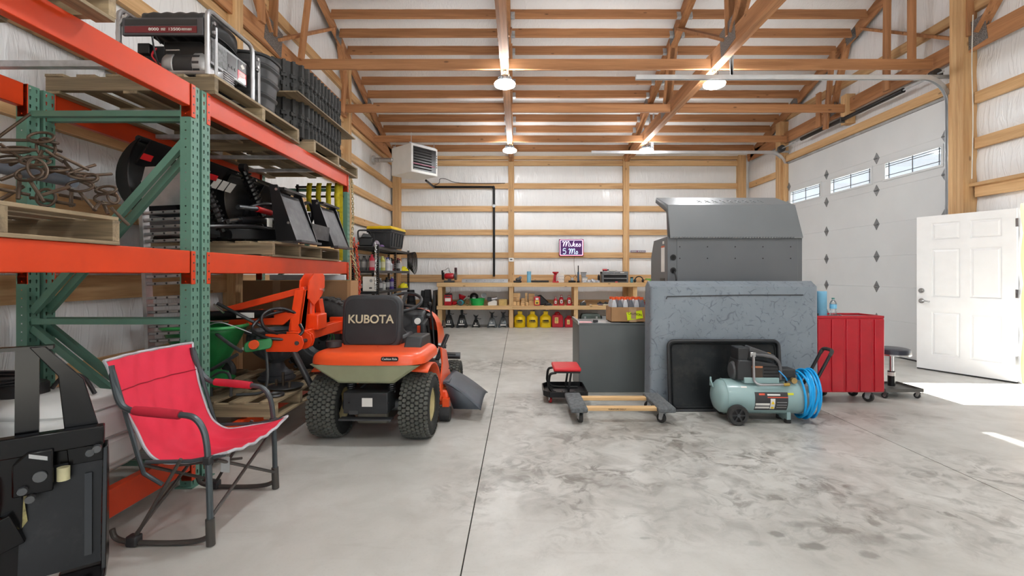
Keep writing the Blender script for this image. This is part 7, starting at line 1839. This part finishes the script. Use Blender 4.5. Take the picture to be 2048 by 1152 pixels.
# ================================================================ on the far wall
ns = thing('neon_sign', 'lit neon sign with pink and white script in a dark frame', 'neon sign', (X(1142.5, 12.12), 12.135, 1.99))
MB().box(-.315, .315, -.03, .012, -.22, .22).build('frame', M('sign_frame', S(40, 24, 40), .4), ns, bevel=.008)
MB().box(-.30, .30, -.034, -.03, -.205, .205).build('back_board', emit('sign_glow', S(70, 20, 90), .12), ns)
PK, WB = emit('neon_pink', S(255, 70, 130), .9), emit('neon_white', S(250, 236, 255), 1.0)
CY = emit('neon_ice', S(200, 236, 255), 1.0)
MB().tube([Vector((a, -.045, b)) for a, b in rrect(.575, .385, .02)], .006, n=6, closed=True).build('border_tube', WB, ns)
MB().tube([Vector((a, -.042, b)) for a, b in rrect(.595, .405, .02)], .005, n=6, closed=True).build('border_glow_tube', PK, ns)
def neon(strokes, mat, x0, z0, s, sy, nm='letter_tube'):
    for st in strokes:
        MB().tube(smooth_path([(x0 + a * s, -.046, z0 + b * sy) for a, b in st], 4), .0065, n=6).build(nm, mat, ns)
Mst = [(0, .75), (.1, .95), (.2, .8), (.12, 0), (.3, .7), (.42, .95), (.5, .8), (.42, 0), (.6, .7), (.74, .95), (.82, .75), (.76, .1), (.88, .02)]
ist = [(.95, .55), (1.0, .15), (1.06, .02), (1.16, .12)]
kst = [(1.22, .1), (1.4, .98), (1.24, .02), (1.34, .38), (1.5, .5), (1.42, .3), (1.36, .26), (1.5, .02), (1.62, .08)]
est = [(1.66, .2), (1.82, .36), (1.8, .5), (1.68, .44), (1.66, .12), (1.8, .0), (1.92, .14)]
sst = [(1.96, .1), (2.1, .52), (2.2, .2), (2.12, .0), (1.98, .06)]
neon([Mst, ist, kst, est, sst], WB, -.235, .03, .215, .14)
fiv = [(.36, .95), (.06, .95), (.03, .55), (.2, .62), (.36, .45), (.32, .12), (.14, 0), (.0, .1)]
M2 = [(.72 + a * .95, b) for a, b in Mst]
s2 = [(1.62, .1), (1.78, .52), (1.9, .2), (1.8, .0), (1.66, .06)]
neon([fiv, M2, s2], CY, -.215, -.16, .2, .14)
MB().tube(smooth_path([(.08, .0, -.22), (.075, .01, -.4), (.09, .01, -.6), (.14, .0, -.78)]), .004, n=5).build('power_cord', MT['hose'], ns)
pq = thing('wall_plaque', 'small dark lettered plaque resting on a wall girt', 'plaque', (X(1277, 12.1), 12.135, 1.871))
MB().box(-.19, .19, -.006, .006, 0, .05).build('board', M('plaque_purple', S(120, 104, 130), .6), pq)
random.seed(2)
for k in range(13): MB().box(-.17 + .027 * k, -.155 + .027 * k, -.008, -.006, .012, .038).build('letter_block', MT['paper'] if k != 5 else M('plaque_red', S(190, 90, 110), .6), pq)
th = thing('thermostat', 'small white thermostat on the far wall post', 'thermostat', (-.2, 12.085, 1.68))
MB().box(-.065, .065, -.012, .0, -.05, .05).build('case', MT['white'], th, bevel=.006); MB().box(-.03, .03, -.014, -.012, -.01, .02).build('display', MT['dgrey'], th)
MB().tube([(-.07, .0, .02), (-.40, .0, .025)], .004, n=5).build('wire', MT['hose'], th)
pi_ = thing('gas_pipe', 'black steel gas pipe running down the far wall to the heater', 'pipe', P(985, 374, 12.1))
def pq_(px, py, d=12.1): return P(px, py, d) - P(985, 374, 12.1)
MB().tube([pq_(988, 553), pq_(988, 376)], .030, n=12).build('riser', MT['black'], pi_)
MB().tube([pq_(984, 374), pq_(866, 374)], .030, n=12).build('horizontal_run', MT['black'], pi_)
MB().ball(pq_(986.5, 374.5), .042).build('elbow', MT['black'], pi_)
MB().tube([pq_(868, 374), pq_(852, 361, 11.4)], .028, n=12).build('heater_branch', MT['black'], pi_)
MB().cyl(pq_(988, 412) - Vector((0, .03, 0)), pq_(988, 412) + Vector((0, .03, 0)), .04, n=12).build('pipe_clamp', MT['galv'], pi_)
MB().tube(smooth_path([pq_(866, 372), pq_(878, 366), pq_(880, 358), pq_(892, 358), pq_(920, 366), pq_(1010, 366.5)]), .008, n=6).build('control_wire', MT['hose'], pi_)

# ================================================================ unit heater hung in the corner
ht = thing('unit_heater', 'white box heater with black louvres hung in the far corner', 'heater', (-2.28, 9.95, 3.48), R(50))
HW, HD, HH = .72, .70, .61
HWM = M('heater_white', S(222, 222, 220), .4, var=.02)
MB().box(0, HW, 0, HD, 0, HH).build('cabinet', HWM, ht, bevel=.01)
MB().box(.05, HW - .05, -.006, .03, .06, HH - .05).build('louvre_recess', MT['black'], ht)
for k in range(8): MB().cbox((HW / 2 - .06, -.012, .10 + .06 * k), (HW - .24, .004, .035), (R(40), 0, 0)).build('louvre', M('louvre_grey', S(40, 42, 46), .3, .3), ht)
MB().cbox((HW / 2 - .03, -.016, .19), (HW - .14, .004, .018)).build('red_strip', M('magenta_strip', S(150, 40, 84), .4), ht)
text('heater_lettering', 'heater', .05, MT['dgrey'], ht, (HW - .025, -.003, .3), (PI/2, -PI/2, 0), extrude=.001) if False else None
for k in range(6): MB().box(HW - .038, HW - .018, -.003, 0, .18 + .05 * k, .215 + .05 * k).build('side_mark', MT['dgrey'], ht)
MB().box(.0, HW, .05, .08, HH, HH + .03).box(.0, HW, HD - .08, HD - .05, HH, HH + .03).build('hanger_rails', MT['galv'], ht, kind='stuff')
for x in (.05, HW - .05):
    for y in (.065, HD - .065): MB().cyl((x, y, HH + .03), (x, y, .80 + .05), .006, n=6).build('threaded_rod', MT['galv'], ht)
MB().cyl((.1, HD - .05, .35), (-.02, HD + .0, .35), .05, n=18).build('flue_stub', MT['galv'], ht)
fl_ = thing('flue_pipe', 'silver flue pipe from the heater to the side wall', 'flue', (-2.9, 10.4, 3.83))
MB().cyl((-.32, .0, 0), (.12, .0, 0), .05, n=20).build('pipe', MT['alu'], fl_); MB().cyl((-.33, 0, 0), (-.28, 0, 0), .10, n=24).build('wall_collar', MT['galv'], fl_)
for x in (-.24, -.2): MB().lathe([(.052, x), (.062, x + .01), (.052, x + .02)], axis='x', n=20).build('pipe_bead', MT['alu'], fl_)

# ================================================================ black shelving by the side wall
SX0, SX1, SY0, SY1 = -3.2, -2.68, 8.98, 11.5
shl = thing('shelving_unit', 'black steel shelving crowded with bottles and cans by the side wall', 'shelving', (-2.94, 10.24, 0))
SHZ = [1.84, 1.38, .98, .55, .12]
for z in SHZ:
    MB().box(SX0 + 2.94, SX1 + 2.94, SY0 - 10.24, SY1 - 10.24, z - .012, z).build('shelf_deck', MT['dgrey'], shl)
    for x in (SX0 + 2.94, SX1 + 2.94 - .02): MB().box(x, x + .02, SY0 - 10.24, SY1 - 10.24, z - .05, z - .012).build('shelf_beam', MT['black'], shl)
    for y in (SY0 - 10.24, SY1 - 10.24 - .02): MB().box(SX0 + 2.94, SX1 + 2.94, y, y + .02, z - .05, z - .012).build('shelf_beam', MT['black'], shl)
sp0 = MB(); perf(sp0, (0, 0, 0), (0, 1, 0), (0, 0, 1), 1, 46, .045, 1.88 / 46, [(a * 1.6, b * 1.6) for a, b in SQ]); perf(sp0, (-.045, 0, 0), (1, 0, 0), (0, 0, 1), 1, 46, .045, 1.88 / 46, [(a * 1.6, b * 1.6) for a, b in SQ])
me_ = sp0.mesh('post', MT['black'], False)
for x in (SX1 + .002, SX0 + .045):
    for y in (SY0 - .002, 10.24, SY1 - .043):
        o = bpy.data.objects.new('post', me_); COL.objects.link(o); o.parent = shl; o.location = (x + 2.94, y - 10.24, 0)
tt = thing('storage_tote', 'black storage tote with a yellow lid on top of the shelving', 'tote', (-2.76, 9.82, 1.842), R(-6))
TBK = M('tote_black', S(56, 57, 60), .5)
MB().add([(-.21, -.34, 0), (.21, -.34, 0), (.21, .34, 0), (-.21, .34, 0), (-.25, -.39, .37), (.25, -.39, .37), (.25, .39, .37), (-.25, .39, .37)], [(0, 3, 2, 1), (0, 1, 5, 4), (1, 2, 6, 5), (2, 3, 7, 6), (3, 0, 4, 7)]).build('tote_body', TBK, tt, bevel=.015)
for z in (.30, .345): MB().box(-.262, .262, -.402, .402, z, z + .025).build('rim_band', TBK, tt, bevel=.006)
for k in range(5): MB().bar((.222, -.28 + .14 * k, .03), (.252, -.30 + .15 * k, .29), .035, .018, (1, 0, 0)).build('rib', TBK, tt, bevel=.004)
for x in (-.13, .1): MB().bar((x, -.352, .03), (x * 1.1, -.388, .28), .06, .014, (0, 1, 0)).build('rib', TBK, tt, bevel=.004)
MB().box(-.09, .09, -.41, -.40, .30, .34).build('latch', TBK, tt, bevel=.004)
MB().prism([(-.27, 0), (.27, 0), (.25, .06), (-.25, .06)], (0, -.41, .371), (1, 0, 0), (0, 0, 1), (0, .82, 0)).build('lid', MT['yellow'], tt, bevel=.012)
cw = thing('chainsaw', 'black chainsaw on the top shelf corner, by the hanging chains', 'chainsaw', (-2.95, 9.10, 1.842), R(15))
MB().box(-.14, .12, -.1, .1, 0, .17).build('engine_body', MT['black'], cw, bevel=.025)
MB().tube(smooth_path([(-.14, -.06, .12), (-.15, -.05, .28), (-.08, -.02, .31), (.04, .02, .30), (.08, .04, .2)]), .016, n=8).build('front_handle', MT['black'], cw)
MB().prism([(-.1, .17), (.1, .17), (.06, .24), (-.06, .25)], (0, -.06, 0), (1, 0, 0), (0, 0, 1), (0, .12, 0)).build('top_cover', MT['dgrey'], cw, bevel=.01)
MB().cyl((-.16, -.08, .05), (-.13, -.08, .05), .03, n=12).build('red_cap', OC, cw)
for (x, y, z, c, lab, nm) in ((-2.82, 9.31, 1.842, S(170, 160, 176), 'crumpled pale grey plastic bag on the top shelf', 'plastic_bag'), (-2.70, 9.20, 1.842, S(120, 96, 150), 'purple glove lying on the top shelf before the tote', 'glove')):
    b_ = thing(nm, lab, nm.replace('_', ' '), (x, y, z))
    MB().grid(lambda u, v: (lambda a, t: ((.07 + .03 * mnoise.noise(Vector((u * 6, v * 6, x)))) * math.cos(a) * math.sin(t), .06 * math.sin(a) * math.sin(t), (.13 if nm == 'plastic_bag' else .04) * max(0, math.cos(t)) + .003))(2 * PI * u, PI / 2 * v), 18, 8, cu=True).build('folds', M(nm + '_mat', c, .5), b_)
def bottle(label, x, y, z, r, h_, col, cap=(.05, .05, .05), cat='bottle', nm='bottle', lab2=None):
    t = thing(nm, label, cat, (x, y, z + .001), 0, 'bottles and cans on the shelving')
    MB().lathe([(.001, 0), (r, 0), (r, h_ * .72), (r * .45, h_ * .86), (r * .4, h_ * .9)], n=16).build('body', M('b_' + nm, col, .4), t)
    MB().cyl((0, 0, h_ * .88), (0, 0, h_), r * .5, n=12).build('cap', M('c_' + nm, cap, .4), t)
    MB().lathe([(r + .001, h_ * .2), (r + .001, h_ * .6)], n=16).build('label', M('l_' + nm, lab2 or tuple(min(1, c * .5 + .3) for c in col), .5), t)
z2 = 1.38
fx = -2.80
def sy(px, x=fx): return x * F / (px - VX)
for px, r, h_, c, cp_, lab in ((744, .05, .30, S(190, 30, 60), S(190, 30, 60), 'red pump bottle at the near post of the upper shelf'), (757, .04, .27, S(90, 140, 130), S(40, 60, 60), 'green-grey bottle just past the near post of the upper shelf'),
                               (765, .055, .30, S(190, 186, 90), S(200, 196, 120), 'yellow-green squeeze bottle on the upper shelf'), (775, .06, .28, S(216, 216, 222), S(90, 90, 170), 'white bottle with a blue cap on the upper shelf'),
                               (781, .045, .20, S(200, 206, 216), S(220, 220, 220), 'short white bottle on the upper shelf'), (787, .055, .26, S(150, 70, 60), S(60, 20, 20), 'brown-red bottle on the upper shelf'), (796, .05, .30, S(40, 26, 30), S(120, 20, 30), 'dark bottle with a red cap on the upper shelf'), (799, .05, .28, S(200, 196, 186), S(120, 20, 30), 'cream bottle with a red cap on the upper shelf')):
    bottle(lab, fx, sy(px), z2, r, h_, c, cp_)
for k in range(3): bottle(['grey canister on the upper shelf end, nearest the hanging chains', 'grey canister on the upper shelf end, middle of three', 'grey canister on the upper shelf end, beside the red bottle'][k], -3.12 + .12 * k, 9.12, z2, .055, .28, S(96, 98, 100), S(60, 60, 62), 'canister', 'canister')
for k, (px, x) in enumerate(((806, -2.78), (806, -2.78))):
    t = thing('yellow_rags', ['bunch of bright yellow rags on the upper shelf far end', 'bunch of yellow work gloves on the middle shelf far end'][k], 'rags', (-2.78, 11.29, [1.381, .981][k]))
    MB().grid(lambda u, v: (lambda a, t_: (.12 * (1 + .4 * mnoise.noise(Vector((u * 8, v * 5, k)))) * math.cos(a) * math.sin(t_), .13 * math.sin(a) * math.sin(t_), .10 * max(0, math.cos(t_)) * (1 + .5 * mnoise.noise(Vector((u * 6, v * 8, k + 3)))) + .003))(2 * PI * u, PI / 2 * v), 24, 10, cu=True).build('cloth', M('bright_yellow_cloth', S(232, 220, 40), .8), t)
for px, r, h_, c, cp_, lab in ((760, .05, .25, S(60, 60, 62), S(160, 160, 160), 'dark can with a grey lid on the middle shelf'), (767, .045, .2, S(150, 150, 146), S(60, 60, 60), 'light grey can on the middle shelf'), (774, .055, .26, S(36, 36, 38), S(20, 20, 20), 'black can with a pale label on the middle shelf'), (784, .06, .27, S(84, 60, 150), S(220, 220, 230), 'purple spray can on the middle shelf')):
    bottle(lab, fx, sy(px), .98, r, h_, c, cp_)
wbx = thing('white_carton', 'white cardboard carton on the middle shelf near end', 'carton', (-2.88, 9.1, .981))
MB().box(-.11, .11, -.1, .1, 0, .28).build('carton_body', MT['paper'], wbx, bevel=.003); MB().prism(rrect(.06, .03, .014), (.04, -.1015, .06), (1, 0, 0), (0, 0, 1), (0, .001, 0)).build('carton_logo', MT['dgrey'], wbx); MB().cyl((.05, -.101, .2), (.05, -.1, .2), .03, n=14).build('carton_mark', MT['lgrey'], wbx)
dkc = thing('dark_canister', 'dark round canister beside the white carton on the middle shelf', 'canister', (-3.08, 9.1, .981))
MB().lathe([(.001, .2), (.07, .2), (.075, .19), (.075, 0), (.001, 0)], n=20).build('body', MT['blackp'], dkc); MB().lathe([(.076, .06), (.076, .14)], n=20).build('label', MT['lgrey'], dkc)
for k, (x, y, w_, h_, m_, lab) in enumerate(((-2.86, 9.6, .16, .22, 'card2', 'brown cardboard box on the lower shelf'), (-2.82, 10.0, .13, .2, 'card', 'tan cardboard box on the lower shelf'), (-2.8, 10.6, .12, .12, 'paper', 'white crumpled paper packet on the lower shelf'))):
    t = thing('shelf_box', lab, 'box', (x, y, .551)); MB().box(-w_, w_, -.12, .12, 0, h_).build('box_body', MT[m_], t, bevel=.004); MB().box(-w_ * .2, w_ * .2, -.121, -.12, 0, h_).build('tape', MT['lgrey'], t)
jcb = thing('hanging_cables', 'loops of black jumper cable hanging at the shelving far corner', 'cables', (-2.58, 11.40, 1.80))
for k in range(6): MB().tube([(.02 * k - .06 + .03 * math.cos(2*PI*j/24), .14 * math.cos(2*PI*j/24) + .01 * k, -.17 - .01 * k + (.19 + .015 * k) * math.sin(2*PI*j/24)) for j in range(24)], .010, n=6, closed=True).build('cable_loop', MT['hose'], jcb)

# ================================================================ black ramps and leaning table beside the bench
for k, (x, y, lab) in enumerate(((-2.68, 11.72, 'black tapered plastic ramp standing on end, closest to the shelving'), (-2.38, 11.85, 'black tapered plastic ramp standing on end, farthest back of three'), (-2.25, 11.62, 'black tapered plastic ramp standing on end, in front of the bench end'))):
    t = thing('car_ramp', lab, 'ramp', (x, y, 0), 0, 'ramps standing on end')
    h_ = [.92, .9, .93][k]
    MB().add([(-.15, -.1, 0), (.15, -.1, 0), (.15, .1, 0), (-.15, .1, 0), (-.07, -.04, h_), (.07, -.04, h_), (.07, .04, h_), (-.07, .04, h_)], [(0, 3, 2, 1), (4, 5, 6, 7), (0, 1, 5, 4), (1, 2, 6, 5), (2, 3, 7, 6), (3, 0, 4, 7)]).build('ramp_body', MT['blackp'], t, bevel=.01)
    for s in (-1, 1): MB().bar((s * .13, -.105, .02), (s * .062, -.045, h_), .022, .02, (0, 1, 0)).build('edge_rail', MT['black'], t)
    for j in range(6): MB().bar((-.1 + .006 * j, -.102 + .008 * j, .15 + .12 * j), (.1 - .006 * j, -.102 + .008 * j, .15 + .12 * j), .014, .014).build('grip_bar', MT['black'], t)
hw_ = thing('cart_wheel', 'small black solid wheel leaning in front of the ramps', 'wheel', (-2.36, 11.42, .0))
MB().lathe([(.07, -.03), (.15, -.035), (.16, 0), (.15, .035), (.07, .03)], axis='y', n=28, c=(0, 0, .162)).build('tyre', MT['rubber'], hw_); MB().lathe([(.001, -.02), (.09, -.022), (.09, .02), (.001, .02)], axis='y', n=20, c=(0, 0, .162)).build('disc', MT['dgrey'], hw_)
ft = thing('folded_table', 'black folded table leaning upright against the workbench end', 'folded table', (-2.06, 11.55, 0))
MB().cbox((.0, 0, .46), (.03, .6, .92), (0, R(2.5), 0)).build('table_top', MT['blackp'], ft, bevel=.008)
MB().tube([(.03, -.25, .1), (.04, -.25, .8), (.04, .25, .8), (.03, .25, .1)], .012, n=8).build('folded_leg', MT['dsteel'], ft)
